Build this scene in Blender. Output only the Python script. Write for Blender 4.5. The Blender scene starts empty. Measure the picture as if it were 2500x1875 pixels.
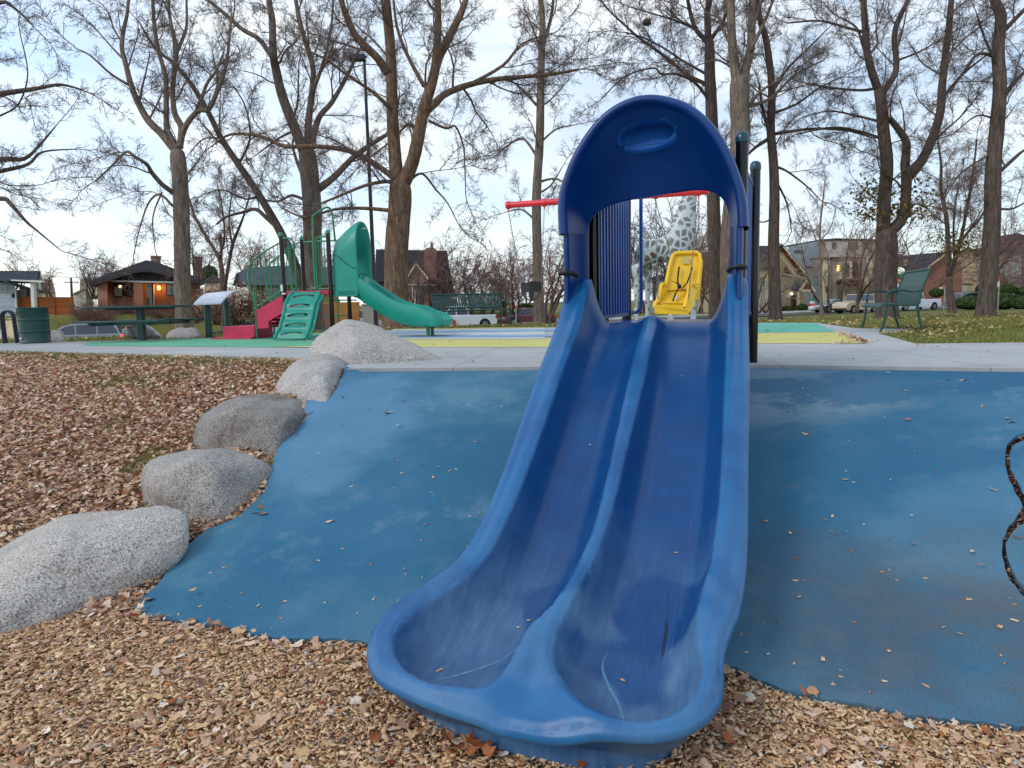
import bpy, bmesh, math, random
import numpy as np
from mathutils import Vector, Matrix, noise
from mathutils.geometry import delaunay_2d_cdt
random.seed(7); np.random.seed(7)
R=math.radians
scene=bpy.context.scene
COL=scene.collection
# ---------------------------------------------------------------- camera numbers (metres, z=0 is the plaza)
F=1733.0; PIT=R(6.6); ROL=R(1.3); CZ=0.63
def ray(px,py):
    a=(px-1250)/F; b=-(py-937.5)/F
    cr,sr=math.cos(ROL),math.sin(ROL)
    r=a*cr+b*sr; u=-a*sr+b*cr
    return Vector((r, math.cos(PIT)+u*math.sin(PIT), -math.sin(PIT)+u*math.cos(PIT)))
def P(px,py,Y):
    d=ray(px,py); k=Y/d[1]; return Vector((d[0]*k,Y,CZ+d[2]*k))
def G(px,py,z=0.0):
    d=ray(px,py); k=(z-CZ)/d[2]; return Vector((d[0]*k,d[1]*k,z))
K=2500/2212
def D(x,y,Y): return P(x*K,y*K,Y)
def lerp(x,T):
    if x<=T[0][0]: return T[0][1]
    for a,b in zip(T,T[1:]):
        if x<=b[0]: return a[1]+(b[1]-a[1])*(x-a[0])/(b[0]-a[0])
    return T[-1][1]
def sm(x,a=0.0,b=1.0):
    x=min(1,max(0,(x-a)/(b-a))); return x*x*(3-2*x)
def catmull(pts,n=6,closed=False):
    pts=[Vector(p) for p in pts]; out=[]; N=len(pts)
    rng=range(N) if closed else range(N-1)
    for i in rng:
        if closed: a,b,c,d=pts[i-1],pts[i],pts[(i+1)%N],pts[(i+2)%N]
        else: a,b,c,d=pts[max(i-1,0)],pts[i],pts[i+1],pts[min(i+2,N-1)]
        for k in range(n):
            t=k/n
            out.append(0.5*((2*b)+(c-a)*t+(2*a-5*b+4*c-d)*t*t+(3*b-a-3*c+d)*t**3))
    if not closed: out.append(pts[-1])
    return out
# ---------------------------------------------------------------- scene objects
def tag(o,label=None,cat=None,group=None,kind=None):
    if label: o['label']=label
    if cat: o['category']=cat
    if group: o['group']=group
    if kind: o['kind']=kind
    return o
def thing(name,label,cat,loc=(0,0,0),rotz=0,group=None):
    o=bpy.data.objects.new(name,None); COL.objects.link(o)
    o.location=loc; o.rotation_euler=(0,0,rotz); o.empty_display_size=.2
    return tag(o,label,cat,group)
def root_of(o):
    while o.parent: o=o.parent
    return o
def link(name,me,mats,parent=None,smooth=False):
    o=bpy.data.objects.new(name,me); COL.objects.link(o)
    if not isinstance(mats,(list,tuple)): mats=[mats]
    for m in mats: me.materials.append(m)
    if parent: o.parent=parent
    if smooth: me.shade_smooth()
    return o
class MB:
    """collects shapes; world=True means the coordinates are world ones and get moved into the parent's frame"""
    def __init__(s): s.v=[]; s.f=[]; s.m=[]
    def add(s,vs,fs,m=0):
        n=len(s.v); s.v+= [tuple(x) for x in vs]; s.f+=[tuple(i+n for i in f) for f in fs]; s.m+=[m]*len(fs); return s
    def box(s,c,d,rz=0,m=0,rx=0,ry=0,taper=1.0):
        M=Matrix.Rotation(rz,3,'Z')@Matrix.Rotation(ry,3,'Y')@Matrix.Rotation(rx,3,'X'); c=Vector(c)
        vs=[]
        for z in (-.5,.5):
            k=taper if z>0 else 1
            for x,y in ((-.5,-.5),(.5,-.5),(.5,.5),(-.5,.5)):
                vs.append(c+M@Vector((x*d[0]*k,y*d[1]*k,z*d[2])))
        return s.add(vs,[(0,3,2,1),(4,5,6,7),(0,1,5,4),(1,2,6,5),(2,3,7,6),(3,0,4,7)],m)
    def hexa(s,p,m=0):  # 8 corners: bottom 4, top 4
        return s.add(p,[(0,3,2,1),(4,5,6,7),(0,1,5,4),(1,2,6,5),(2,3,7,6),(3,0,4,7)],m)
    def bar(s,a,b,w,h=None,m=0):
        a=Vector(a);b=Vector(b); h=h or w; t=(b-a).normalized()
        x=t.cross(Vector((0,0,1)));  x=Vector((1,0,0)) if x.length<.01 else x.normalized()
        y=x.cross(t)
        vs=[q+x*i*w/2+y*j*h/2 for q in (a,b) for i,j in ((-1,-1),(1,-1),(1,1),(-1,1))]
        return s.add(vs,[(0,3,2,1),(4,5,6,7),(0,1,5,4),(1,2,6,5),(2,3,7,6),(3,0,4,7)],m)
    def tube(s,pts,r,n=8,m=0,caps=True,closed=False):
        pts=[Vector(p) for p in pts]; N=len(pts)
        rs=r if isinstance(r,(list,tuple)) else [r]*N
        if N<2: return s
        t=(pts[1]-pts[0]).normalized(); x=t.orthogonal().normalized(); vs=[]
        for i,p in enumerate(pts):
            a=pts[i-1] if (i>0 or closed) else pts[i]; b=pts[(i+1)%N] if (i<N-1 or closed) else pts[i]
            t=(b-a); t=t.normalized() if t.length>1e-9 else Vector((0,0,1))
            x=(x-t*x.dot(t)); x=x.normalized() if x.length>1e-6 else t.orthogonal().normalized()
            y=t.cross(x)
            for k in range(n):
                an=2*math.pi*k/n; vs.append(p+(x*math.cos(an)+y*math.sin(an))*rs[i])
        fs=[(i*n+k,i*n+(k+1)%n,(i+1)*n+(k+1)%n,(i+1)*n+k) for i in range(N-1) for k in range(n)]
        if closed: fs+=[((N-1)*n+k,(N-1)*n+(k+1)%n,(k+1)%n,k) for k in range(n)]
        elif caps: fs+=[tuple(range(n-1,-1,-1)),tuple((N-1)*n+k for k in range(n))]
        return s.add(vs,fs,m)
    def cyl(s,a,b,r,n=12,m=0,r2=None): return s.tube([a,b],[r,r if r2 is None else r2],n,m)
    def lathe(s,c,prof,n=16,m=0,axis='Z'):
        c=Vector(c); vs=[]
        for (r,z) in prof:
            for k in range(n):
                a=2*math.pi*k/n; q=Vector((r*math.cos(a),r*math.sin(a),z))
                if axis=='X': q=Vector((q.z,q.x,q.y))
                if axis=='Y': q=Vector((q.x,q.z,q.y))
                vs.append(c+q)
        fs=[(i*n+k,i*n+(k+1)%n,(i+1)*n+(k+1)%n,(i+1)*n+k) for i in range(len(prof)-1) for k in range(n)]
        fs+=[tuple(range(n-1,-1,-1)),tuple((len(prof)-1)*n+k for k in range(n))]
        return s.add(vs,fs,m)
    def ball(s,c,r,n=12,m=0,sc=(1,1,1),rz=0):
        c=Vector(c); vs=[]; h=n//2; M=Matrix.Rotation(rz,3,'Z')
        for i in range(h+1):
            th=math.pi*i/h
            for k in range(n):
                a=2*math.pi*k/n
                vs.append(c+M@Vector((r*sc[0]*math.sin(th)*math.cos(a),r*sc[1]*math.sin(th)*math.sin(a),r*sc[2]*math.cos(th))))
        fs=[(i*n+k,(i+1)*n+k,(i+1)*n+(k+1)%n,i*n+(k+1)%n) for i in range(h) for k in range(n)]
        return s.add(vs,fs,m)
    def prism(s,poly,a,b,m=0):
        """poly: list of points (Vector) swept by vector a->b offsets"""
        n=len(poly); a=Vector(a);b=Vector(b)
        vs=[Vector(p)+a for p in poly]+[Vector(p)+b for p in poly]
        fs=[tuple(range(n-1,-1,-1)),tuple(range(n,2*n))]+[(i,(i+1)%n,n+(i+1)%n,n+i) for i in range(n)]
        return s.add(vs,fs,m)
    def quad(s,*p,m=0): return s.add(p,[tuple(range(len(p)))],m)
    def build(s,name,mats,parent=None,world=True,smooth=False,bevel=0,auto=True,weld=True):
        me=bpy.data.meshes.new(name)
        off=Vector(root_of(parent).location) if (parent and world) else Vector((0,0,0))
        me.from_pydata([tuple(Vector(v)-off) for v in s.v],[],s.f)
        me.validate()
        o=link(name,me,mats,parent)
        for p,mi in zip(me.polygons,s.m): p.material_index=mi
        bm=bmesh.new(); bm.from_mesh(me)
        if weld: bmesh.ops.remove_doubles(bm,verts=bm.verts,dist=1e-5)
        bmesh.ops.recalc_face_normals(bm,faces=bm.faces); bm.to_mesh(me); bm.free()
        if smooth:
            me.shade_smooth()
            if auto: me.set_sharp_from_angle(angle=R(40))
        if bevel:
            md=o.modifiers.new('b','BEVEL'); md.width=bevel; md.segments=2; md.limit_method='ANGLE'; md.angle_limit=R(35)
            me.shade_smooth(); me.set_sharp_from_angle(angle=R(50))
        return o
def arr_mesh(name,V,Fc,k,mats,parent=None,smooth=False,mi=None):
    """numpy verts (n,3), faces (m,k)"""
    me=bpy.data.meshes.new(name)
    V=np.asarray(V,dtype=np.float32); Fc=np.asarray(Fc,dtype=np.int32)
    if parent is not None: V=V-np.array(root_of(parent).location,dtype=np.float32)
    me.vertices.add(len(V)); me.vertices.foreach_set('co',V.ravel())
    me.loops.add(Fc.size); me.loops.foreach_set('vertex_index',Fc.ravel())
    me.polygons.add(len(Fc)); me.polygons.foreach_set('loop_start',np.arange(0,Fc.size,k,dtype=np.int32))
    me.update(calc_edges=True)
    o=link(name,me,mats,parent,smooth)
    if mi is not None: me.polygons.foreach_set('material_index',np.asarray(mi,dtype=np.int32))
    return o
def fill_poly(name,poly,zf,mat,holes=(),step=None,jit=0.3,parent=None,smooth=True,thick=0,label=None,kind='structure'):
    """a sheet with the outline poly (2-D), holes cut out, heights from zf(x,y), inner points every step metres"""
    pts=[Vector((p[0],p[1])) for p in poly]; edges=[]; n=len(pts)
    edges=[(i,(i+1)%n) for i in range(n)]
    for h in holes:
        b=len(pts); pts+=[Vector((p[0],p[1])) for p in h]; m=len(h); edges+=[(b+i,b+(i+1)%m) for i in range(m)]
    if step:
        xs=[p[0] for p in poly]; ys=[p[1] for p in poly]; rr=random.Random(3)
        x=min(xs)
        while x<max(xs):
            y=min(ys)
            while y<max(ys):
                q=(x+rr.uniform(-jit,jit)*step,y+rr.uniform(-jit,jit)*step)
                if inpoly(q,poly) and not any(inpoly(q,h) for h in holes): pts.append(Vector(q))
                y+=step
            x+=step
    vs,es,fs,*_=delaunay_2d_cdt(pts,edges,[],0,1e-5)
    F2=[]
    for f in fs:
        c=sum((vs[i] for i in f),Vector((0,0)))/len(f)
        if inpoly(c,poly) and not any(inpoly(c,h) for h in holes): F2.append(tuple(f))
    me=bpy.data.meshes.new(name); me.from_pydata([(v.x,v.y,zf(v.x,v.y)) for v in vs],[],F2)
    bm=bmesh.new(); bm.from_mesh(me); bmesh.ops.delete(bm,geom=[v for v in bm.verts if not v.link_faces],context='VERTS')
    for f in bm.faces:
        f.normal_update()
        if f.normal.z<0: f.normal_flip()
    if thick:
        bd=[e for e in bm.edges if len(e.link_faces)==1]
        r=bmesh.ops.extrude_edge_only(bm,edges=bd)
        for v in r['geom']:
            if isinstance(v,bmesh.types.BMVert): v.co.z-=thick
    bm.to_mesh(me); bm.free()
    o=link(name,me,mat,parent,smooth)
    if smooth: me.set_sharp_from_angle(angle=R(40))
    if kind: o['kind']=kind
    if label: o['label']=label
    return o
def inpoly(p,poly):
    x,y=p[0],p[1]; c=False; n=len(poly); j=n-1
    for i in range(n):
        xi,yi=poly[i][0],poly[i][1]; xj,yj=poly[j][0],poly[j][1]
        if (yi>y)!=(yj>y) and x<(xj-xi)*(y-yi)/(yj-yi)+xi: c=not c
        j=i
    return c
def copy_tree(o,parent=None):
    c=o.copy(); COL.objects.link(c)
    if parent: c.parent=parent
    for ch in list(o.children): copy_tree(ch,c)
    return c
def lin(r,g,b):
    f=lambda c:(c/255/12.92) if c/255<=.04045 else ((c/255+.055)/1.055)**2.4
    return (f(r),f(g),f(b),1)
class NT:
    def __init__(s,name):
        s.m=bpy.data.materials.new(name); s.m.use_nodes=True; s.t=s.m.node_tree; s.b=s.t.nodes['Principled BSDF']
        s.tc=s.t.nodes.new('ShaderNodeTexCoord')
    def n(s,ty,**kw):
        nd=s.t.nodes.new('ShaderNode'+ty)
        for k,v in kw.items(): setattr(nd,k,v)
        return nd
    def l(s,a,b): s.t.links.new(a,b)
    def map(s,sc=(1,1,1),src='Object',rot=(0,0,0)):
        mp=s.n('Mapping'); s.l(s.tc.outputs[src],mp.inputs[0]); mp.inputs['Scale'].default_value=sc; mp.inputs['Rotation'].default_value=rot
        return mp.outputs[0]
    def noise(s,scale,detail=4,rough=.55,vec=None,dist=0):
        nd=s.n('TexNoise'); nd.inputs['Scale'].default_value=scale; nd.inputs['Detail'].default_value=detail; nd.inputs['Roughness'].default_value=rough; nd.inputs['Distortion'].default_value=dist
        s.l(vec if vec is not None else s.tc.outputs['Object'],nd.inputs['Vector']); return nd.outputs[0]
    def vor(s,scale,feature='F1',vec=None,out='Distance',rnd=1):
        nd=s.n('TexVoronoi',feature=feature); nd.inputs['Scale'].default_value=scale; nd.inputs['Randomness'].default_value=rnd
        s.l(vec if vec is not None else s.tc.outputs['Object'],nd.inputs['Vector']); return nd.outputs[out]
    def ramp(s,fac,stops,interp='LINEAR'):
        nd=s.n('ValToRGB'); nd.color_ramp.interpolation=interp; e=nd.color_ramp.elements
        while len(e)<len(stops): e.new(.5)
        for k,(p,c) in enumerate(stops):
            e[k].position=p; e[k].color=c if len(c)==4 else (*c,1)
        s.l(fac,nd.inputs[0]); return nd.outputs[0]
    def mr(s,fac,a,b,c=0,d=1):
        nd=s.n('MapRange'); s.l(fac,nd.inputs[0])
        for i,v in enumerate((a,b,c,d)): nd.inputs[i+1].default_value=v
        return nd.outputs[0]
    def mix(s,fac,a,b,mode='MIX'):
        nd=s.n('Mix',data_type='RGBA',blend_type=mode)
        for inp,v in ((nd.inputs[0],fac),(nd.inputs[6],a),(nd.inputs[7],b)):
            if isinstance(v,(int,float)): inp.default_value=v
            elif isinstance(v,tuple): inp.default_value=v
            else: s.l(v,inp)
        return nd.outputs[2]
    def math(s,op,a,b=None):
        nd=s.n('Math',operation=op)
        for inp,v in zip(nd.inputs,(a,b)):
            if v is None: continue
            if isinstance(v,(int,float)): inp.default_value=v
            else: s.l(v,inp)
        return nd.outputs[0]
    def sep(s,v):
        nd=s.n('SeparateXYZ'); s.l(v,nd.inputs[0]); return nd.outputs
    def comb(s,x,y,z):
        nd=s.n('CombineXYZ')
        for inp,v in zip(nd.inputs,(x,y,z)):
            if isinstance(v,(int,float)): inp.default_value=v
            else: s.l(v,inp)
        return nd.outputs[0]
    def bump(s,h,strength=.3,dist=.01):
        nd=s.n('Bump'); nd.inputs['Strength'].default_value=strength; nd.inputs['Distance'].default_value=dist
        s.l(h,nd.inputs['Height']); s.l(nd.outputs[0],s.b.inputs['Normal'])
    def col(s,c):
        if isinstance(c,tuple): s.b.inputs['Base Color'].default_value=c
        else: s.l(c,s.b.inputs['Base Color'])
    def set(s,**kw):
        for k,v in kw.items():
            s.b.inputs[{'rough':'Roughness','metal':'Metallic','spec':'Specular IOR Level','coat':'Coat Weight','trans':'Transmission Weight','alpha':'Alpha','sss':'Subsurface Weight'}[k]].default_value=v
        return s
MC={}
def paint(name,c,rough=.5,var=.12,scale=6,metal=0,bump=0,coat=0,spec=.5):
    if name in MC: return MC[name]
    t=NT(name); base=lin(*c)
    n=t.noise(scale,5,.6)
    dk=tuple(x*(1-var) for x in base[:3])+(1,); lt=tuple(min(1,x*(1+var)) for x in base[:3])+(1,)
    t.col(t.ramp(n,[(.3,dk),(.7,lt)])); t.set(rough=rough,metal=metal,coat=coat,spec=spec)
    if bump: t.bump(t.noise(scale*12,3),bump,.004)
    MC[name]=t.m; return t.m
def emit(name,c,s):
    t=NT(name); t.col(lin(*c)); t.b.inputs['Emission Color'].default_value=lin(*c); t.b.inputs['Emission Strength'].default_value=s; return t.m
# --- ground
def m_concrete():
    t=NT('concrete'); big=t.noise(.35,5,.6); fine=t.noise(60,4,.7); st=t.noise(1.6,7,.72,dist=.5)
    c=t.ramp(big,[(.3,lin(160,162,162)),(.7,lin(188,190,190))])
    c=t.mix(t.mr(st,.5,.7,0,.6),c,lin(142,140,138)); c=t.mix(t.mr(fine,.3,.7,0,.25),c,lin(120,120,122))
    # control joints every 1.5 m
    xyz=t.sep(t.map(rot=(0,0,R(8))))
    j=None
    for k in (0,1):
        f=t.math('FRACT',t.math('DIVIDE',xyz[k],1.55+.3*k)); a=t.math('LESS_THAN',f,.007)
        j=a if j is None else t.math('MAXIMUM',j,a)
    c=t.mix(t.math('MULTIPLY',j,.55),c,lin(90,88,88))
    t.col(c); t.set(rough=.9); t.bump(fine,.25,.004); return t.m
def m_surface(name,c1,c2,amt=.5):
    t=NT(name); n=t.noise(1.3,6,.65); f=t.noise(140,3,.7)
    c=t.ramp(n,[(.3,lin(*c1)),(.7,lin(*c2))]); c=t.mix(t.mr(f,.35,.7,0,.35),c,tuple(x*.45 for x in lin(*c1)[:3])+(1,))
    t.col(c); t.set(rough=.92); t.bump(f,.4,.004); return t.m
def m_rubber():
    t=NT('blue_rubber'); f=t.vor(260); f2=t.noise(190,3,.7); n=t.noise(1.1,5,.62,dist=.15); n2=t.noise(3.1,5,.65); n3=t.noise(.45,3,.5,dist=1.2)
    base=t.ramp(n,[(.34,lin(50,106,132)),(.5,lin(62,116,142)),(.66,lin(92,134,156))])
    # crisp-edged repair patches
    patch=t.ramp(n3,[(.50,(0,0,0,1)),(.515,(1,1,1,1))])
    base=t.mix(t.math('MULTIPLY',patch,.38),base,lin(34,100,140))
    base=t.mix(t.mr(n2,.56,.72,0,.4),base,lin(128,154,172))
    # faded and damp patches of the real surface
    P0=t.tc.outputs['Object']; wb=t.noise(1.6,4,.6)
    def patch(cx,cy,rx,ry,c,amt,soft=.25):
        nonlocal base
        xx=t.sep(P0); a=t.math('DIVIDE',t.math('SUBTRACT',xx[0],cx),rx); b=t.math('DIVIDE',t.math('SUBTRACT',xx[1],cy),ry)
        r=t.math('SQRT',t.math('ADD',t.math('MULTIPLY',a,a),t.math('MULTIPLY',b,b))); r=t.math('ADD',r,t.math('MULTIPLY',t.math('SUBTRACT',wb,.5),2.2))
        base=t.mix(t.mr(r,1+soft,1-soft*.2,0,amt),base,lin(*c))
    patch(2.15,5.75,.75,.6,(128,150,164),.6,.6); patch(3.5,5.75,1.5,.42,(34,96,132),.7,.12); patch(2.1,4.35,1.0,.8,(40,100,134),.65,.15); patch(3.1,3.5,1.2,.55,(96,144,172),.4,.4); patch(-.8,5.0,.75,.5,(42,102,134),.55,.3); patch(-.9,3.6,1.0,.35,(40,98,132),.5,.3); patch(-1.35,5.9,.5,.9,(104,148,178),.55,.5); patch(1.5,3.3,.35,.5,(58,84,104),.5,.5)
    # dirt along the bottom edge next to the chips
    y=t.sep(t.tc.outputs['Object']); d=t.mr(y[1],3.1,4.0,1,0); d=t.math('MULTIPLY',d,t.mr(y[0],.6,1.9,0,1))
    base=t.mix(t.math('MULTIPLY',d,t.mr(n2,.3,.62,.05,.75)),base,lin(92,92,88))
    f2=t.math('ADD',t.math('MULTIPLY',f2,.5),t.math('MULTIPLY',t.noise(75,3,.8),.5)); base=t.mix(t.mr(f2,.46,.62,0,.34),base,lin(22,68,98)); base=t.mix(t.mr(t.noise(260,2),.58,.7,0,.3),base,lin(132,168,188))
    t.col(base); t.set(rough=.88,spec=.3); t.bump(f2,.5,.006); return t.m
def m_granite(name,tone=1.0,tint=(1,1,1),brown=.15):
    t=NT(name); f=t.noise(95,3,.6); sp=t.noise(85,1,.4); b=t.noise(2.2,5,.6); v=t.noise(24,4,.7,dist=1)
    k=lambda r,g,bb:tuple(min(1,x*tone*ti) for x,ti in zip(lin(r,g,bb)[:3],tint))+(1,)
    c=t.ramp(f,[(.34,k(128,124,124)),(.46,k(168,164,162)),(.56,k(192,188,184)),(.68,k(216,212,208))])
    c=t.mix(t.mr(sp,.60,.68,0,.75),c,k(58,56,62))
    c=t.mix(t.mr(v,.55,.75,0,.35),c,k(170,150,124))
    c=t.mix(t.mr(b,.52,.72,0,brown*2.5),c,k(120,104,84)); dk=t.noise(1.3,6,.7,dist=1.2); c=t.mix(t.mr(dk,.54,.7,0,.45),c,k(96,92,92)); vn=t.noise(2.2,3,.5,dist=2.5); c=t.mix(t.mr(t.math('ABSOLUTE',t.math('SUBTRACT',vn,.5)),.0,.012,.35,0),c,k(236,226,214))
    t.col(c); t.set(rough=.88); t.bump(t.math('ADD',f,t.math('MULTIPLY',t.noise(9,5,.6),2.5)),.55,.02); return t.m
def m_lawn():
    t=NT('lawn_grass'); n=t.noise(.5,6,.7); f=t.noise(14,6,.8); g=t.noise(90,3,.8)
    c=t.ramp(f,[(.3,lin(82,88,38)),(.5,lin(112,118,54)),(.7,lin(148,138,82))])
    c=t.mix(t.mr(n,.48,.66,0,.75),c,lin(134,112,72)); c=t.mix(t.mr(g,.4,.7,0,.55),c,lin(46,52,20))
    t.col(c); t.set(rough=.95,spec=.2); t.bump(g,.8,.04); return t.m
def m_soil(name,c1,c2,sc=30):
    t=NT(name); f=t.noise(sc,6,.8); v=t.vor(sc*2.2)
    c=t.ramp(f,[(.3,lin(*c1)),(.7,lin(*c2))]); t.col(t.mix(t.mr(v,.1,.6,.5,0),c,tuple(x*.35 for x in lin(*c1)[:3])+(1,))); t.set(rough=.95,spec=.2); t.bump(f,.8,.03); return t.m
def m_island(name,stops,rough=.85,vein=None):
    """one random colour per loose piece"""
    t=NT(name); g=t.n('NewGeometry'); r=g.outputs['Random Per Island']
    c=t.ramp(r,[(p,lin(*q)) for p,q in stops],'CONSTANT')
    n=t.noise(40,3,.6); c=t.mix(t.mr(n,.3,.7,0,.22),c,lin(80,60,44)); t.col(c); t.set(rough=rough,spec=.25); return t.m
# --- bark and twigs
def m_bark(name,c1,c2,sc=1.0):
    t=NT(name); v=t.map((14*sc,14*sc,2.2*sc)); n=t.noise(1,6,.75,vec=v,dist=.6); b=t.noise(1.1,3)
    c=t.ramp(n,[(.33,tuple(x*.45 for x in lin(*c1)[:3])+(1,)),(.48,lin(*c1)),(.68,lin(*c2))])
    c=t.mix(t.mr(b,.5,.75,0,.3),c,lin(92,84,66)); t.col(c); t.set(rough=.95,spec=.15); t.bump(n,.9,.05); return t.m
def m_brick(name,c1,c2,mortar,sc=1.0,bw=.22,bh=.075):
    t=NT(name); xyz=t.sep(t.tc.outputs['Object']); u=t.math('ADD',xyz[0],xyz[1])
    nd=t.n('TexBrick'); t.l(t.comb(u,xyz[2],0),nd.inputs['Vector'])
    nd.inputs['Color1'].default_value=lin(*c1); nd.inputs['Color2'].default_value=lin(*c2); nd.inputs['Mortar'].default_value=lin(*mortar)
    nd.inputs['Scale'].default_value=sc; nd.inputs['Brick Width'].default_value=bw; nd.inputs['Row Height'].default_value=bh; nd.inputs['Mortar Size'].default_value=.012
    c=t.mix(t.mr(t.noise(.8,4),.35,.7,0,.4),nd.outputs[0],tuple(x*.6 for x in lin(*c1)[:3])+(1,))
    t.col(c); t.set(rough=.9); return t.m
def m_lined(name,c,dark,pitch=.14,axis=2,rough=.7,var=.15,line=.12):
    """siding, boards, shingles, decking: lines every pitch metres along one object axis"""
    t=NT(name); xyz=t.sep(t.tc.outputs['Object'])
    src=xyz[axis] if axis<3 else t.math('ADD',xyz[0],xyz[1])
    f=t.math('FRACT',t.math('DIVIDE',src,pitch)); ln=t.math('LESS_THAN',f,line)
    fl=t.math('FLOOR',t.math('DIVIDE',src,pitch)); w=t.n('TexWhiteNoise',noise_dimensions='1D'); t.l(fl,w.inputs['W'])
    b=lin(*c); c1=t.mix(w.outputs[0],tuple(x*(1-var) for x in b[:3])+(1,),tuple(min(1,x*(1+var)) for x in b[:3])+(1,))
    n=t.noise(6,5,.7); c1=t.mix(t.mr(n,.4,.75,0,.3),c1,tuple(x*.6 for x in b[:3])+(1,))
    t.col(t.mix(ln,c1,lin(*dark))); t.set(rough=rough); return t.m
def m_shingle(name,c):
    t=NT(name); v=t.map((1,1,1)); n=t.noise(7,5,.8); f=t.vor(5,vec=t.map((1,3,3)),out='Color'); b=lin(*c)
    s=t.sep(f); cc=t.mix(s[0],tuple(x*.7 for x in b[:3])+(1,),tuple(min(1,x*1.3) for x in b[:3])+(1,)); t.col(t.mix(t.mr(n,.4,.8,0,.4),cc,tuple(x*.5 for x in b[:3])+(1,))); t.set(rough=.95); return t.m
def m_glass(name,c=(60,78,92),rough=.08):
    t=NT(name); n=t.noise(1.2,3); b=lin(*c); t.col(t.ramp(n,[(.3,tuple(x*.5 for x in b[:3])+(1,)),(.7,b)])); t.set(rough=rough,spec=.8,coat=.6); return t.m
# --- playground plastics
def m_slide():
    t=NT('blue_slide_plastic'); o=t.tc.outputs['Object']; xyz=t.sep(o)
    n=t.noise(3.0,5,.6); st=t.noise(1,5,.7,vec=t.map((34,3.2,3.2))); fine=t.noise(160,3,.6); st2=t.noise(1,4,.6,vec=t.map((90,5,5)))
    base=t.ramp(n,[(.3,lin(0,60,114)),(.7,lin(1,72,132))])
    # chalky sun-worn plastic: strongest on the run-out
    run=t.mr(xyz[1],1.9,2.75,0,1); w=t.math('MULTIPLY',run,t.mr(n,.32,.62,.35,1)); w=t.math('MULTIPLY',w,t.mr(st,.3,.7,.45,1))
    # the lower runs keep bright blue where water sits
    pt=t.noise(2.1,2,.4,dist=.4); keep=t.ramp(pt,[(.52,(1,1,1,1)),(.60,(.25,.25,.25,1))]); w=t.math('MULTIPLY',w,keep)
    for cx,cy,rx,ry in ((.31,2.52,.2,.26),(-.15,2.56,.15,.2)):
        a=t.math('DIVIDE',t.math('SUBTRACT',xyz[0],cx),rx); b_=t.math('DIVIDE',t.math('SUBTRACT',xyz[1],cy),ry); r_=t.math('ADD',t.math('MULTIPLY',a,a),t.math('MULTIPLY',b_,b_)); r_=t.math('ADD',r_,t.math('MULTIPLY',t.math('SUBTRACT',n,.5),2.5)); w=t.math('MULTIPLY',w,t.mr(r_,.75,1.15,.12,1))
    c=t.mix(t.math('MULTIPLY',w,.8),base,lin(104,138,164))
    c=t.mix(t.math('MULTIPLY',t.mr(st2,.55,.8,0,1),t.mr(xyz[1],.8,2.8,.03,.14)),c,lin(130,165,205))
    # sky highlights along the rim tops, painted in below as paler blue
    g=t.n('NewGeometry')
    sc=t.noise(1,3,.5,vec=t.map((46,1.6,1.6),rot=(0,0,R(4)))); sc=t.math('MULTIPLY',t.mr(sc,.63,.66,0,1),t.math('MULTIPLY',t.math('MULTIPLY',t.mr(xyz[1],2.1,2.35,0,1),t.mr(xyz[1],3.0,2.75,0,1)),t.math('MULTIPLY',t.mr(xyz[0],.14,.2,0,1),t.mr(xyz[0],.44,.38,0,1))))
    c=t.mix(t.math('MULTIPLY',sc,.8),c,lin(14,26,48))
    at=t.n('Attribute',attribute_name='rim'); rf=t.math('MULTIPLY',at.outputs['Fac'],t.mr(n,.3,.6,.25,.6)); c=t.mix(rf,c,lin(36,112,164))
    t.col(c); r=t.mr(w,0,1,.34,.62); t.l(r,t.b.inputs['Roughness']); t.set(spec=.42); t.bump(fine,.05,.002); return t.m
def m_poly(name,c,c2=None,rough=.45):
    t=NT(name); n=t.noise(2.5,4,.6); f=t.noise(180,2); c2=c2 or tuple(min(255,x*1.18+6) for x in c)
    t.col(t.ramp(n,[(.3,lin(*c)),(.7,lin(*c2))])); t.set(rough=rough); t.bump(f,.06,.002); return t.m
M={}
M['concrete']=m_concrete(); M['rubber']=m_rubber(); M['lawn']=m_lawn()
M['granite']=m_granite('granite'); M['granite_dark']=m_granite('granite_weathered',.62,(1,.99,.97),.3); M['granite_light']=m_granite('granite_pale',1.05,(1.02,1,.96),.12)
M['granite_mid']=m_granite('granite_grey',.82,(1.02,1,.97),.16)
M['teal_surf']=m_surface('teal_surfacing',(84,170,150),(108,190,168)); M['yellow_surf']=m_surface('yellow_surfacing',(196,192,108),(214,206,126)); M['blue_surf']=m_surface('light_blue_surfacing',(120,158,192),(148,182,208)); M['pale_surf']=m_surface('pale_surfacing',(188,192,198),(206,208,210))
M['green_surf']=m_surface('green_surfacing',(86,168,132),(110,188,152))
M['soil']=m_soil('leafy_soil',(116,92,70),(162,132,104)); M['chipbase']=m_soil('chip_bed',(130,102,70),(180,150,108),60); M['mulch']=m_soil('dark_mulch',(44,34,28),(92,66,48),80)
M['asphalt']=m_soil('asphalt',(84,86,90),(112,114,118),50)
M['chips']=m_island('wood_chips',[(0,(224,184,140)),(.13,(204,160,120)),(.27,(236,204,162)),(.42,(180,134,100)),(.52,(216,174,134)),(.64,(190,156,126)),(.73,(242,216,172)),(.82,(150,104,74)),(.88,(216,190,162)),(.94,(186,124,72)),(.97,(190,182,176))])
M['leaves']=m_island('fallen_leaves',[(0,(206,168,140)),(.15,(186,146,120)),(.3,(220,188,160)),(.43,(166,124,100)),(.54,(228,202,178)),(.66,(196,156,134)),(.76,(212,174,130)),(.88,(146,106,86)),(.91,(232,216,200)),(.975,(186,104,62)),(.99,(150,62,48))])
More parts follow.
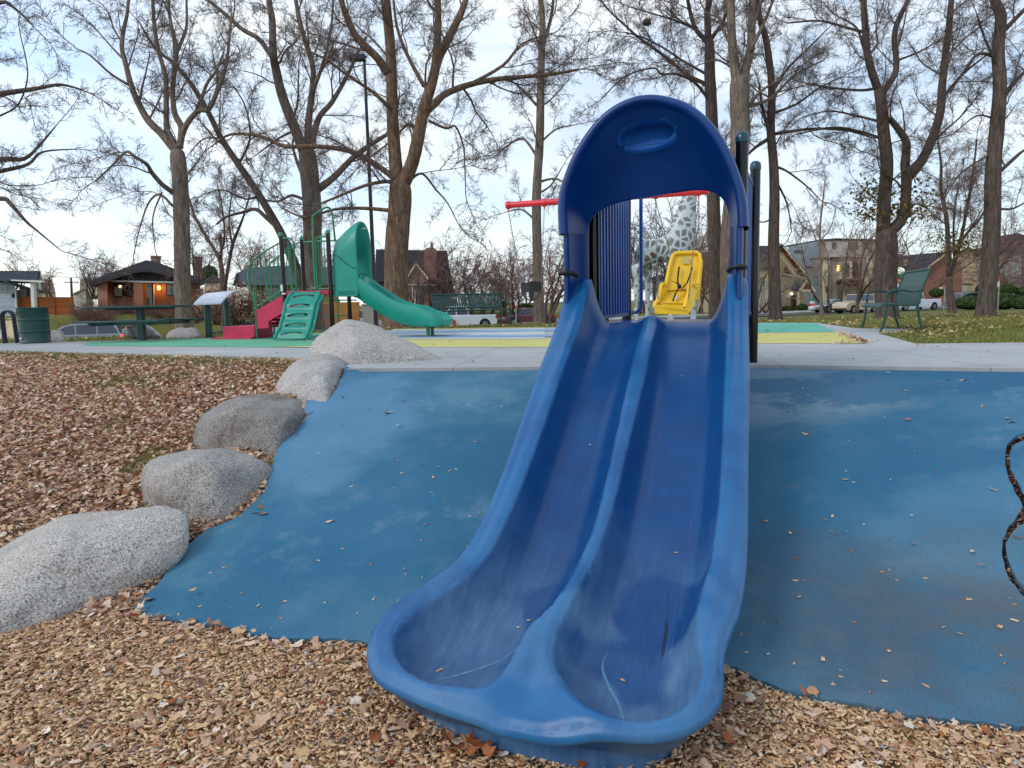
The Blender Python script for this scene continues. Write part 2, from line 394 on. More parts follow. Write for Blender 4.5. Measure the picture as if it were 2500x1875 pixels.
M['leaves_y']=m_island('lawn_leaves',[(0,(176,156,96)),(.3,(196,170,122)),(.55,(150,120,84)),(.75,(206,188,150)),(.9,(160,98,60))])
M['blades']=m_island('grass_blades',[(0,(106,120,52)),(.25,(128,136,68)),(.45,(90,106,44)),(.6,(162,150,94)),(.8,(116,128,52)),(.92,(184,168,116))])
M['debris']=m_island('crack_debris',[(0,(84,62,48)),(.25,(50,38,32)),(.5,(124,92,72)),(.68,(40,32,28)),(.84,(176,140,116))]); M['oak']=m_island('oak_leaf',[(0,(178,112,72)),(.3,(150,76,44)),(.55,(196,146,110)),(.75,(168,96,60))])
M['bark']=m_bark('grey_brown_bark',(122,108,98),(160,144,130)); M['bark_dark']=m_bark('dark_bark',(92,80,74),(126,112,104)); M['bark_warm']=m_bark('furrowed_bark',(112,90,74),(158,134,112))
M['twig']=paint('twig_bark',(110,92,86),.9,.25,3); M['twig_warm']=paint('reddish_twig',(128,98,86),.9,.25,3); M['twig_red']=paint('shrub_twig',(122,88,80),.9,.3,3); M['twig_pale']=paint('pale_twig',(150,132,112),.9,.25,3)
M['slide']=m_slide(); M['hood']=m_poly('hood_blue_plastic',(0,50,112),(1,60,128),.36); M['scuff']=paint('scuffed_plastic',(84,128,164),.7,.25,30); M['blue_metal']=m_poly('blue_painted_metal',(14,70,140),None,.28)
M['green_pl']=m_poly('teal_green_plastic',(16,134,116),(24,148,130),.4); M['green_metal']=m_poly('green_painted_metal',(26,112,76),None,.32); M['cap']=m_poly('dark_teal_cap',(16,56,72),None,.2); M['aqua_metal']=m_poly('teal_painted_metal',(30,110,116),None,.35)
M['red_metal']=m_poly('crimson_painted_metal',(176,36,72),None,.5); M['red_beam']=m_poly('red_beam_paint',(196,34,50),None,.32); M['black_post']=paint('black_gloss_post',(12,11,14),.14,.3,3,spec=.4)
M['yellow_pl']=m_poly('yellow_plastic',(232,184,30),(244,200,52),.42); M['black_rub']=paint('black_rubber',(26,28,32),.55,.3,8); M['strap']=paint('black_webbing',(20,16,14),.8)
M['chain']=paint('galvanised_chain',(120,122,124),.4,.2,30,metal=.8); M['bench']=m_poly('dark_green_coated_metal',(24,62,60),(34,76,72),.45); M['white']=paint('white_paint',(222,224,226),.5,.04)
M['badge']=m_poly('badge_blue_plastic',(14,84,156),None,.4); M['panel_white']=paint('panel_face',(214,220,232),.25,.05,3,coat=.4); M['steel_dark']=paint('dark_metal',(38,36,52),.35,.2,4)
M['label']=paint('grey_label_print',(190,170,110),.6)
YE=[(-16,16.5),(-9,12.3),(-5.4,10.3),(-2.7,8.85),(-2.1,7.75),(-1.65,7.12),(2.25,6.56),(4.15,5.74),(9,3.6),(16,.6)]
YB=[(-16,5.2),(-9,4.6),(-3.2,4.0),(-1.85,3.5),(-.6,3.2),(1,2.95),(1.85,2.5),(4,1.4),(9,-1),(16,-4)]
def ye(x): return lerp(x,YE)
def yb(x): return lerp(x,YB)
ZS=[(-60,-2.2),(-30,-1.96),(0,-1.35),(42,-1.2),(90,-1.2)]
ZPAD=[(-60,.4),(-24,.35),(-12,.15),(2,-.5),(18,-1.0),(40,-1.15),(90,-1.15)]
def ys(x): return 60.4+.347*x
def hz(x,y):
    e=ye(x)
    if y<e:
        b=yb(x); t=(e-y)/(e-b); tt=min(1,max(0,t)); k=.55*tt+.45*tt*tt*(3-2*tt); z0=-.08 if x>-2 else -.04
        return z0-(.96+z0)*k
    Y=ys(x)
    cr=lerp(x,[(-25,16.8),(-8,17.5),(0,20),(14,14),(40,12)])
    if y<Y+7:
        return lerp(y,[(cr,-.03),(Y-6,lerp(x,ZS)+.12),(Y-5.2,lerp(x,ZS)+.1),(Y-4.9,lerp(x,ZS)-.02),(Y+5,lerp(x,ZS)-.02),(Y+5.3,lerp(x,ZS)+.14),(Y+7,lerp(x,ZS)+.16)])
    zp=lerp(x,ZPAD); z0=lerp(x,ZS)+.16
    return z0+(zp-z0)*sm(y,Y+7,Y+10.5)
def Hray(px,py,z0=0):
    d=ray(px,py); k=.8
    while k<400:
        p=Vector((d[0]*k,d[1]*k,CZ+d[2]*k))
        if p.z<=hz(p.x,p.y)+z0: return p
        k*=1.0008
    return p
# ---- ground: one sheet to the horizon
def build_ground():
    def axis(vals):
        out=[]
        for a,b,st in vals: 
            x=a
            while x<b-1e-6: out.append(x); x+=st
        out.append(vals[-1][1]); return out
    X=axis([(-600,-100,60),(-100,-30,4),(-30,-12,1.2),(-12,7,.16),(7,16,.5),(16,100,3),(100,600,60)])
    Y=axis([(-20,0,1.5),(0,13,.14),(13,45,1),(45,95,.7),(95,140,5),(140,900,60)])
    nx,ny=len(X),len(Y); V=np.zeros((ny,nx,3),np.float32)
    for j,y in enumerate(Y):
        for i,x in enumerate(X):
            z=hz(x,y); 
            if y<ye(x)-.15 and -12<x<7: z+=(.012*noise.noise(Vector((x*2.2,y*2.2,0)))+.006*noise.noise(Vector((x*9,y*9,3))))*(0.5 if inpoly((x,y),RUB) else 1.5)
            elif y>=ye(x)-.15 and y<20 and -16<x<16 and (inpoly((x,y),PLAZA) or y<ye(x)+.15): z=-.14
            V[j,i]=(x,y,z)
    idx=np.arange(nx*ny).reshape(ny,nx)
    Fc=np.stack([idx[:-1,:-1],idx[:-1,1:],idx[1:,1:],idx[1:,:-1]],-1).reshape(-1,4)
    c=V.reshape(-1,3)[Fc].mean(1); mi=[]
    for x,y,_ in c:
        mi.append(1 if y<ye(x)+.4 and y>yb(x)-.25-.35*(x<-2.2) else (2 if y<=yb(x)+.2 else 0))
    o=arr_mesh('ground',V.reshape(-1,3),Fc,4,[M['lawn'],M['soil'],M['chipbase']],smooth=True,mi=mi); o['kind']='structure'; return o
# ---- concrete plaza slab with its path
front=[(x,ye(x)) for x in (-16,-12,-9,-7,-5.4,-4,-2.9,-2.6,-2.1,-1.65,0,2.25,3.2,4.15,6,9,14)]
back=[G(2500,836),G(2236,839),G(2142,813),G(2212,809),G(2222,803),G(2140,802),G(2084,801),G(1995,788),G(1855,788),G(1330,799.5),G(1160,801),G(958,806),G(760,813.5),G(550,824),G(300,831),G(160,834.5),G(0,838)]
plaza=front+[(14.5,8.0)]+[(p.x,p.y) for p in back]+[(-17,18.2)]
PLAZA=plaza
fill_poly('plaza',plaza,lambda x,y:0.0,M['concrete'],smooth=False,thick=.12)
def sheet(name,px,mat,z=.004):
    fill_poly(name,[(lambda g:(g.x,g.y))(G(*p)) for p in px],lambda x,y:z,M[mat],smooth=False)
sheet('teal_surfacing',[(1440,800.5),(1855,789.5),(1992,789.5),(2044,810.8),(1440,815)],'teal_surf')
sheet('yellow_surfacing',[(960,829),(1250,829.5),(1330,827.5),(1700,815),(2044,811.5),(2112,838.8),(1855,839),(1330,848),(985,848)],'yellow_surf')
sheet('pale_surfacing',[(960,803.5),(1330,801),(1330,827),(1250,828.8),(940,828.6)],'pale_surf',.005)
sheet('blue_stripe_surfacing',[(985,819.5),(1150,819),(1400,817.5),(1400,822.5),(1150,824.5),(960,824.5)],'blue_surf',.009)
sheet('blue_ring_surfacing',[(1000,809),(1150,806.5),(1400,803.5),(1400,808.5),(1150,811.5),(900,815)],'blue_surf',.009)
sheet('yellow_edge_surfacing',[(958,806.6),(1160,801.6),(1330,800),(1330,801),(1160,803.2),(958,808.6)],'yellow_surf',.012)
sheet('green_surfacing',[(200,843.5),(224,836),(550,825),(760,815),(960,816),(900,829),(800,849.5),(760,849),(600,848),(450,846.3),(300,845)],'green_surf')
sheet('yellow_strip_surfacing',[(668,846.5),(960,845),(960,849.5),(760,849.8)],'yellow_surf',.009)
# ---- blue rubber over the embankment
lb=[(745,806),(735,835),(722,862),(703,882),(664,876),(661,908),(680,905),(640,935),(600,990),(587,1030),(577,1070),(545,1105),(500,1140),(450,1160),(405,1195),(385,1220),(350,1265),(318,1295),(288,1322)]
fb=[(320,1340),(400,1353),(470,1361),(560,1382),(620,1389),(700,1389),(818,1398),(900,1408),(1100,1420),(1400,1430),(1550,1442),(1640,1480),(1730,1512),(1860,1532),(1960,1556),(2100,1571),(2212,1583)]
lbw=[Hray(x*K,y*K) for x,y in lb]; fbw=[Hray(x*K,y*K) for x,y in fb]
wob=lambda i:Vector((.004*math.sin(i*1.7),.004*math.cos(i*2.9),0))
edge=[(p.x,p.y) for p in (q+wob(i) for i,q in enumerate(catmull(lbw,3)))]+[(p.x,p.y) for p in (q+wob(i)*1.5 for i,q in enumerate(catmull(fbw,5)))]
edge+=[(3.2,1.75),(5,.9),(8.5,1.0),(8.5,ye(8.5)-.02)]+[(x,ye(x)-.03) for x in (7,5.5,4.15,3.2,2.25,1,0,-.8,-1.5)]
crack=[(2240,948),(2205,955),(2188,963),(2172,987),(2172,1030),(2192,1075),(2206,1112),(2180,1155),(2164,1195),(2170,1250),(2197,1300),(2240,1332),(2240,1312),(2206,1285),(2182,1243),(2172,1200),(2190,1163),(2228,1130),(2214,1085),(2188,1040),(2179,995),(2196,973),(2240,962)]
crw=[Hray(x*K,y*K) for x,y in crack]; crh=[(p.x+.014*noise.noise(Vector((p.x*14,p.y*14,1))),p.y+.014*noise.noise(Vector((p.x*14,p.y*14,5)))) for p in catmull(crw,4,True)]
RUB=edge; CRACK=crh
def rubz(x,y):
    t=(ye(x)-y)
    w=min(1,max(0,(y-yb(x))*2)); return hz(x,y)+.024+.03*w+.022*noise.noise(Vector((x*.9,y*.9,7)))*min(1,t*2)*w
build_ground()
fill_poly('blue_rubber_ramp',edge,rubz,M['rubber'],holes=[crh],step=.09,thick=.05)
cx0,cx1=min(p[0] for p in CRACK)-.05,max(p[0] for p in CRACK)+.05; cy0,cy1=min(p[1] for p in CRACK)-.05,max(p[1] for p in CRACK)+.05
fill_poly('mulch_in_the_crack',[(cx0,cy1),(cx1,cy1),(cx1,cy0),(cx0,cy0)],lambda x,y:hz(x,y)+.012,M['mulch'],step=.08)
YAW=R(17); SC0=Vector((1.067,5.51,0)); SD=Vector((-math.sin(YAW),-math.cos(YAW),0)); SV=Vector((math.cos(YAW),-math.sin(YAW),0))
def L(s,t,z): return SC0+SV*s+SD*t+Vector((0,0,z))
# the slide set is one root whose local frame is x=across, y=down-slope (away from the deck)
SROOT=thing('double_slide','blue double slide with arched hood and deck, two lanes running down the blue rubber slope','slide',SC0,0)
def sub(name,V,Fs,mat,parent=SROOT,smooth=True,ang=60,**kw):
    """vertices in (s,t,z); object frame rotated so that its x,y are s,t"""
    me=bpy.data.meshes.new(name); me.from_pydata([tuple(v) for v in V],[],Fs); me.validate()
    o=link(name,me,mat,parent); 
    # mirror-free frame: t axis points to the viewer, so rotate by pi and flip s
    if parent is SROOT: o.matrix_local=Matrix(((SV.x,SD.x,0,0),(SV.y,SD.y,0,0),(0,0,1,0),(0,0,0,1)))
    bm=bmesh.new(); bm.from_mesh(me); bmesh.ops.remove_doubles(bm,verts=bm.verts,dist=1e-5); bmesh.ops.recalc_face_normals(bm,faces=bm.faces); bm.to_mesh(me); bm.free()
    if smooth: me.shade_smooth(); me.set_sharp_from_angle(angle=R(ang))
    return o
LLs=[(-.44,-.3),(-.44,.5),(-.45,1.4),(-.46,1.8),(-.475,2.2),(-.50,2.5),(-.56,2.72),(-.64,2.9),(-.675,3.05),(-.645,3.2),(-.54,3.335),(-.41,3.40),(-.29,3.40),(-.205,3.38),(-.165,3.26),(-.16,3.1),(-.15,2.95),(-.11,2.82),(-.075,2.64),(-.05,2.4),(-.03,2.15),(-.02,1.5),(-.01,.7),(-.01,-.3)]
RLs=[(.085,-.3),(.085,.8),(.07,1.3),(.055,1.65),(.04,2.0),(.02,2.3),(0,2.5),(-.025,2.72),(-.04,2.94),(-.02,3.13),(.04,3.27),(.13,3.38),(.23,3.435),(.334,3.445),(.42,3.4),(.485,3.3),(.515,3.16),(.505,2.98),(.485,2.82),(.495,2.62),(.53,2.4),(.555,2.1),(.565,1.8),(.572,1.3),(.578,.8),(.58,-.3)]
OOs=[(-.63,-.02),(-.625,.7),(-.615,1.3),(-.61,1.8),(-.62,2.2),(-.65,2.46),(-.715,2.66),(-.775,2.84),(-.80,3.0),(-.77,3.16),(-.70,3.30),(-.60,3.395),(-.43,3.455),(-.25,3.475),(0,3.485),(.2,3.49),(.36,3.475),(.47,3.42),(.55,3.32),(.585,3.2),(.585,3.0),(.605,2.84),(.645,2.65),(.675,2.4),(.69,2.1),(.70,1.6),(.715,1),(.72,.4),(.72,-.02)]
BED=[(-.3,.44),(.08,.44),(.3,.33),(.6,.185),(1,-.02),(1.5,-.30),(2,-.575),(2.25,-.69),(2.5,-.765),(2.8,-.81),(3.1,-.83),(3.5,-.835)]
RIM=[(-.3,.80),(0,.80),(.12,.745),(.4,.52),(1,.22),(1.5,-.06),(2,-.34),(2.25,-.46),(2.5,-.56),(2.75,-.62),(3,-.65),(3.6,-.705)]
def spl(T):
    p=catmull([(a,b,0) for a,b in T],8); xs=np.array([q.x for q in p]); ysx=np.array([q.y for q in p]); return lambda x:float(np.interp(x,xs,ysx))
bedf=spl(BED); rimf=spl(RIM)
def build_chute():
    LL=[(p.x,p.y) for p in catmull([(a,b,0) for a,b in LLs],6)]; RL=[(p.x,p.y) for p in catmull([(a,b,0) for a,b in RLs],6)]
    OO=[(p.x,p.y) for p in catmull([(a,b,0) for a,b in OOs],6)]
    def segs(poly,closed=True):
        A=np.array(poly); B=np.roll(A,-1,0)
        if not closed: A,B=A[:-1],B[:-1]
        return A,B
    def sd(p,S):
        A,B=S; ab=B-A; t=np.clip(((p-A)*ab).sum(1)/np.maximum((ab*ab).sum(1),1e-12),0,1); q=A+ab*t[:,None]; return float(np.sqrt(((p-q)**2).sum(1).min()))
    SL,SR,SO=segs(LL,False),segs(RL,False),segs(OO,False)
    def height(s,t):
        p=np.array((s,t)); dl=sd(p,SL)*(1 if inpoly(p,LL) else -1); dr=sd(p,SR)*(1 if inpoly(p,RL) else -1); d=max(dl,dr)
        bed=bedf(t); rim=rimf(t); div=bed+lerp(t,[(-.1,.0),(.06,.05),(.2,.11),(.6,.16),(1.2,.19),(2.2,.205),(2.6,.2),(2.9,.18),(3.3,.13)])
        k=sm(abs(s-.02),.12,.26)*(1-sm(t,2.6,3.0)); rimx=rim if t<2.6 else rim
        top=div+(rimx-div)*k if t<3.0 else div+(rimx-div)*0
        if t>=2.6:
            w=sm(t,2.6,3.0); top=(div+(rim-div)*sm(abs(s-.02),.12,.26))*(1-w)+(rim-.02*0)*w
        do=sd(p,SO)
        if d<=0:
            z=top
            # centre wedge sinks towards the front lip
            if t>2.75: z-= .05*sm(t,2.9,3.5)*sm(-d,.02,.14)*sm(s,-.5,-.3)*(1-sm(s,.12,.32))
            z-=.012*(1-sm(-d,0,.035))
            if abs(s-.03)>.3: z-=.024*sm(-d,.058,.075)*(1-sm(t,2.5,3.0))
            z-=.03*(1-sm(do,0,.04))**2
            return z
        x=min(1,d/(.15-.05*sm(t,2.9,3.3))); f=(1-x)**(2.3+.9*sm(t,2.9,3.3))
        z=bed+(top-.012-bed)*f
        # soft cross fall of the bed
        return z
    global HEIGHT,RIMD; HEIGHT=height
    def RIMD(s,t):
        p=np.array((s,t)); return -max(sd(p,SL)*(1 if inpoly(p,LL) else -1),sd(p,SR)*(1 if inpoly(p,RL) else -1))
    pts=[]; 
    for q in OO: pts.append(q)
    nO=len(pts); cl=[(OO[-1][0]+(OO[0][0]-OO[-1][0])*k/66,-.02) for k in range(1,66)]; pts+=cl
    nC=len(pts); edges_c=[(nO-1,nO)]+[(nO+k,nO+k+1) for k in range(64)]+[(nC-1,0)]; edges=[(i,i+1) for i in range(nO-1)]+edges_c
    def offs(poly,ds,step=2,lim=.012):
        A=np.array(poly)
        for i in range(1,len(A)-1,1):
            tg=A[i+1]-A[i-1]; tg/=max(np.linalg.norm(tg),1e-9); nn=np.array((-tg[1],tg[0]))
            for d in ds:
                q=A[i]+nn*d
                if q[1]>.0 and inpoly(q,OO) and sd(q,SO)>lim: pts.append(tuple(q))
    dens=lambda poly:[(p.x,p.y) for p in catmull([(a,b,0) for a,b in poly],1)]
    def res(poly,st):
        out=[];A=[Vector(p) for p in poly]
        for a,b in zip(A,A[1:]):
            n=max(1,int((b-a).length/st)); out+=[tuple(a.lerp(b,k/n)) for k in range(n)]
        return out
    for poly in (LL,RL): offs(res(poly,.018),(-.095,-.083,-.076,-.071,-.066,-.061,-.056,-.048,-.036,-.024,-.014,-.006,0,.006,.013,.021,.031,.044,.06,.08,.105))
    offs(res([p for p in OO],.014),(.005,.011,.018,.027,.038,.05,-.005,-.011,-.018,-.027,-.038,-.05),lim=.004)
    x=-.8
    while x<.75:
        y=.0
        while y<3.58:
            q=(x+random.uniform(-.003,.003),y+random.uniform(-.003,.003))
            if inpoly(q,OO) and sd(np.array(q),SO)>.06:
                    qa=np.array(q); a_=sd(qa,SL)*(1 if inpoly(q,LL) else -1); b_=sd(qa,SR)*(1 if inpoly(q,RL) else -1)
                    if not (-.105<a_<.118) and not (-.105<b_<.118): pts.append(q)
            y+=.03
        x+=.028
    # thin out near duplicates
    seen={}; keep=[]; mp={}
    for i,q in enumerate(pts):
        kx=(round(q[0]/.0035),round(q[1]/.0035))
        if i<nC or all((kx[0]+u,kx[1]+w) not in seen for u in (-1,0,1) for w in (-1,0,1)): seen[kx]=1; mp[i]=len(keep); keep.append(Vector(q))
    vs,es,fs,*_=delaunay_2d_cdt(keep,edges,[],0,1e-6)
    F2=[tuple(f) for f in fs if inpoly(sum((vs[i] for i in f),Vector((0,0)))/len(f),OO)]
    V=[(v.x,v.y,height(v.x,v.y)) for v in vs]
    # rolled lip: rings outside the outline
    ring=[i for i in range(nO)]; O3=[V[i] for i in ring]; prev=ring
    nrm=[]
    for i in range(nO):
        a=Vector(OO[max(i-1,0)]); b=Vector(OO[min(i+1,nO-1)]); tg=(b-a).normalized(); n=Vector((-tg.y,tg.x))
        if inpoly(Vector(OO[i])+n*.02,OO): n=-n
        nrm.append(n)
    for (o_,dz) in ((.003,-.005),(.005,-.014),(.005,-.024),(.001,-.034),(-.01,-.042),(-.03,-.046)):
        cur=[]
        for i in range(nO):
            cur.append(len(V)); V.append((OO[i][0]+nrm[i].x*o_,OO[i][1]+nrm[i].y*o_,O3[i][2]+dz))
        F2+=[(prev[i],prev[i+1],cur[i+1],cur[i]) for i in range(nO-1)]; prev=cur
    # underside: a skirt turned in from the lip, then a skin just below the bed
    k0=max(range(nO),key=lambda i:OO[i][1]); cur=[]; IN=[]
    for i in range(nO):
        ins=.10; q=(OO[i][0]-nrm[i].x*ins,OO[i][1]-nrm[i].y*ins); IN.append(q); cur.append(len(V)); V.append((q[0],q[1],min(bedf(q[1])-.03,O3[i][2]-.05)))
    F2+=[(prev[i],prev[i+1],cur[i+1],cur[i]) for i in range(nO-1)]
    lt_=np.array([p[1] for p in IN[:k0+1]]); ls_=np.array([p[0] for p in IN[:k0+1]]); rt_=np.array([p[1] for p in IN[k0:]][::-1]); rs_=np.array([p[0] for p in IN[k0:]][::-1])
    base=None
    for t in np.linspace(-.02,3.37,40):
        a_=float(np.interp(t,lt_,ls_)); b_=float(np.interp(t,rt_,rs_)); z=bedf(t)-.03; i=len(V)
        V+=[(a_,t,z),(b_,t,z)]
        if base is not None: F2.append((base,base+1,i+1,i))
        base=i
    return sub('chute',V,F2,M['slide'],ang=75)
chute=build_chute()
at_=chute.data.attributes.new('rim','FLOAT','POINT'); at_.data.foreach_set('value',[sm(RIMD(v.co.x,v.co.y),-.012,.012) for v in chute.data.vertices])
# pale scuffed seams in the two run-outs
for pl in ([(-.62,3.22),(-.5,3.18),(-.38,3.08),(-.28,2.97),(-.22,2.88)],[(.14,2.78),(.125,2.9),(.16,3.02),(.22,3.14),(.26,3.26),(.275,3.37)]):
    c=catmull([(a,b,0) for a,b in pl],6); V=[];n=len(c)
    for i,p in enumerate(c):
        a=c[max(i-1,0)];b_=c[min(i+1,n-1)]; tg=(b_-a).normalized(); nn=Vector((-tg.y,tg.x,0))*.0065*math.sin(math.pi*(i+.6)/(n+.2))
        for q in (p-nn,p,p+nn): V.append((q.x,q.y,HEIGHT(q.x,q.y)+(.0035 if q is p else .001)))
    sub('scuffed_seam',V,[(3*i+k,3*i+k+1,3*i+k+4,3*i+k+3) for i in range(n-1) for k in (0,1)],M['scuff'],parent=SROOT)
# base block under the run-out
def ring_shape(sc,dy,n=6):
    return [(p.x,p.y) for p in catmull([((a+.1)*sc-.1,b-dy,0) for a,b in [(-.56,2.55),(-.66,2.8),(-.70,3.0),(-.66,3.22),(-.55,3.36),(-.38,3.44),(-.2,3.49),(0,3.51),(.2,3.51),(.34,3.48),(.43,3.4),(.49,3.25),(.5,3.0),(.52,2.8),(.52,2.55)]],n)]
V=[];Fs=[]; A=ring_shape(.93,.13)
for z in (-1.06,-.97,-.92,-.865):
    k={-1.06:1.0,-.97:.997,-.92:.992,-.865:.99}[z]; 
    V+=[((x+.1)*k-.1,2.6+(y-2.6)*k,z) for x,y in A]
n=len(A)
for r in range(3): Fs+=[(r*n+i,r*n+(i+1)%n,(r+1)*n+(i+1)%n,(r+1)*n+i) for i in range(n)]
Fs+=[tuple(range(n)),tuple(range(3*n,4*n))]
sub('base',V,Fs,M['slide'],smooth=True,ang=50)
# ---- moulded hood
def planeST(px,py,t):
    """picture point -> (s,z) on the upright plane at distance t down the slide"""
    d=ray(px,py); o=Vector((0,0,CZ)); c=SC0+SD*t; k=(c-o).dot(SD)/d.dot(SD); p=o+d*k-SC0
    return (p.dot(SV),p.z)
TF=.30; TB=-.10
outer=[planeST(x*K,y*K,TF) for x,y in [(1207,505),(1205,440),(1212,400),(1232,345),(1262,292),(1300,247),(1345,217),(1395,204),(1445,209),(1495,229),(1540,270),(1572,320),(1595,375),(1610,430),(1614,488)]]
inner=[planeST(x*K,y*K,TB) for x,y in [(1272,505),(1272,490),(1276,475),(1292,458),(1320,443),(1355,433),(1395,427),(1430,421),(1468,415),(1505,411),(1532,413),(1552,422),(1566,438),(1574,460),(1576,488)]]
def arch():
    N=len(outer); o=catmull([(a,b,0) for a,b in outer],4); i_=catmull([(a,b,0) for a,b in inner],4); n=len(o)
    ox=sum(p.x for p in o)/n
    rows=[]
    # from the hidden back of the shell, over the rolled front lip, then through the dark inner face to the back opening
    cen=Vector((.0+ox,1.2,0))
    def off(p,k): 
        d=(p-Vector((ox,max(min(p.y,1.45),.2),0))); d=d.normalized() if d.length>0 else d; return p+d*k
    prof=[(-.03,-.42),(-.012,-.2),(-.004,0),(0,.12),(0,.20),(-.004,.25),(-.016,.285),(-.035,.30),(-.055,.295),(-.07,.275),(-.078,.245)]
    for k,t in prof: rows.append([(off(p,k+.016).x,t,off(p,k+.016).y) for p in o])
    last=rows[-1]
    for w in [.03+.97*k/34 for k in range(35)]:
        row=[]
        for a,b in zip(last,i_):
            q=Vector(a).lerp(Vector((b.x,TB,b.y)),w); bulge=math.sin(math.pi*w)*.03
            q.y-=bulge
            row.append(tuple(q))
        rows.append(row)
    # lip round the back opening
    for dt,k in ((-.03,.006),(-.06,.02)):
        rows.append([(p.x+ (p.x-ox)*k,TB+dt,p.y+k*.4) for p in i_])
    return rows
rows=arch(); n=len(rows[0]); 
# recessed oval badge pocket: push the inner face straight back
ec=planeST(1395*K,287*K,.18); V=[]
EW,EH=.205,.085
for r in rows:
    for p in r: V.append(list(p))
def inell(f):
    c=sum((Vector(V[i]) for i in f),Vector((0,0,0)))/4; x=(c.x-ec[0])/EW; z=(c.z-ec[1]-(c.x-ec[0])*math.tan(R(4.5)))/EH; return x*x+z*z<1.2
Fs=[(j*n+i,j*n+i+1,(j+1)*n+i+1,(j+1)*n+i) for j in range(len(rows)-1) for i in range(n-1)]
Fs=[f for f in Fs if not (f[0]//n>9 and inell(f))]
hood=sub('hood',V,Fs,M['hood'],ang=70)
# badge pocket: separate dished oval, set into the inner face
def inner_t(s,z):
    best=None
    for j in range(10,46):
        for i in range(n):
            p=rows[j][i]; d=(p[0]-s)**2+(p[2]-z)**2
            if best is None or d<best[0]: best=(d,p[1])
    return best[1]
Vb=[];Fb=[]; nb=40; tilt=R(-5)
def ell(a,k):
    x=EW*k*math.cos(a); z=EH*k*math.sin(a); return (ec[0]+x*math.cos(tilt)+z*math.sin(tilt)*0, ec[1]+z+x*math.tan(R(4.5)))
tlow=inner_t(ec[0],ec[1]-EH)+.004; tup=inner_t(ec[0],ec[1]+EH)+.004
rings=[(1.42,-.012),(1.24,.003),(1.1,.005),(1.0,.002),(.97,-.010),(.95,-.9)]
for kk,(k,b) in enumerate(rings):
    for i in range(nb):
        a=2*math.pi*i/nb; s,z=ell(a,k); w=(z-(ec[1]-EH*1.3))/(2.6*EH); surf=tlow+(tup-tlow)*w
        t=surf+b if b>-.5 else tlow-.008-.075*w
        Vb.append((s,t,z))
Fb=[(j*nb+i,j*nb+(i+1)%nb,(j+1)*nb+(i+1)%nb,(j+1)*nb+i) for j in range(5) for i in range(nb)]+[tuple(5*nb+i for i in range(nb))]
bd=sub('badge',Vb,Fb,M['badge'],parent=hood,ang=45)
cu=bpy.data.curves.new('lettering','FONT'); cu.body='GameTime'; cu.size=.105; cu.shear=.25; cu.extrude=.004; cu.bevel_depth=.001; cu.align_x='CENTER'; cu.align_y='CENTER'
tx=bpy.data.objects.new('lettering',cu); COL.objects.link(tx); bpy.context.view_layer.update()
me=bpy.data.meshes.new_from_object(tx.evaluated_get(bpy.context.evaluated_depsgraph_get())); bpy.data.objects.remove(tx)
flr=lambda dx,dz:tlow-.008-.075*(dz+EH*1.3)/(2.6*EH)
VV=[(ec[0]+v.co.x*.78,flr(v.co.x,-.004+v.co.y*.8+v.co.x*math.tan(R(4.5)))+.004+v.co.z*.8,ec[1]-.004+v.co.y*.8+v.co.x*math.tan(R(4.5))) for v in me.vertices]
FF=[tuple(p.vertices) for p in me.polygons]
nv=len(VV)
for a,b in ((-.15,.12),):
    q=[(a,-.058),(b,-.058),(b,-.052),(a,-.052)]
    VV+=[(ec[0]+x,flr(x,z)+.006,ec[1]+z+x*math.tan(R(4.5))) for x,z in q]; FF.append((nv,nv+1,nv+2,nv+3))
lt=sub('lettering',VV,FF,M['badge'],parent=hood,smooth=False)
# ---- side walls of the hood down to the bed
def wall(side):
    V=[];Fs=[]
    if side<0: so,si=planeST(1213*K,560*K,.27)[0],planeST(1271*K,560*K,-.1)[0]
    else: so,si=planeST(1606*K,560*K,.27)[0],planeST(1576*K,560*K,-.1)[0]
    zt=outer[0][1]+.03 if side<0 else outer[-1][1]+.03
    o2=so-side*.045
    prof=[(so,-.40),(so,.16),(so-side*.004,.22),(so-side*.015,.25),(so-side*.03,.255),(so-side*.043,.24),(so-side*.05,.2),(si+(so-si)*.25,-.02),(si,-.08),(si-side*-.0,-.14),(si+side*.015,-.17)]
    zs=[zt,zt-.15,.95,.8,.7,.6,.5,.42]
    for z in zs:
        fl=.05*(1-sm(z,.42,.7))
        for a,t in prof: V.append((a-(side*fl if t<-.0 and abs(a-si)<.06 else 0),t,z))
    n=len(prof); Fs=[(j*n+i,j*n+i+1,(j+1)*n+i+1,(j+1)*n+i) for j in range(len(zs)-1) for i in range(n-1)]
    w=sub('side_wall',V,Fs,M['hood'],ang=70)
    # black clamp collar where wall and chute meet
    b=MB(); cx=so-side*.03
    b.tube([(so+side*.012,.12,.84),(so+side*.012,.275,.835),(so-side*.04,.29,.845),(so-side*.085,.25,.83),(so-side*.10,.2,.815)],[.017]*5,8)
    sub('clamp',b.v,b.f,M['black_rub'])
wall(-1); wall(1)
# sill that closes the foot of the back opening, rounded corners
b=MB(); s0,s1=planeST(1271*K,600*K,-.1)[0],planeST(1576*K,600*K,-.1)[0]
for sx,sg in ((s0,1),(s1,-1)):
    V=[];m=10
    for t in (-.14,-.02):
        V.append((sx-sg*.02,t,.42))
        for k in range(m+1):
            a=math.pi/2*k/m; V.append((sx+sg*(.13-.13*math.cos(a))*1.0-sg*.004,t,.44+.13-.13*math.sin(a)))
    nn=m+2; Fs=[tuple(range(nn)),tuple(range(nn,2*nn))]+[(i,(i+1)%nn,nn+(i+1)%nn,nn+i) for i in range(nn)]
    sub('corner_fillet',V,Fs,M['hood'])
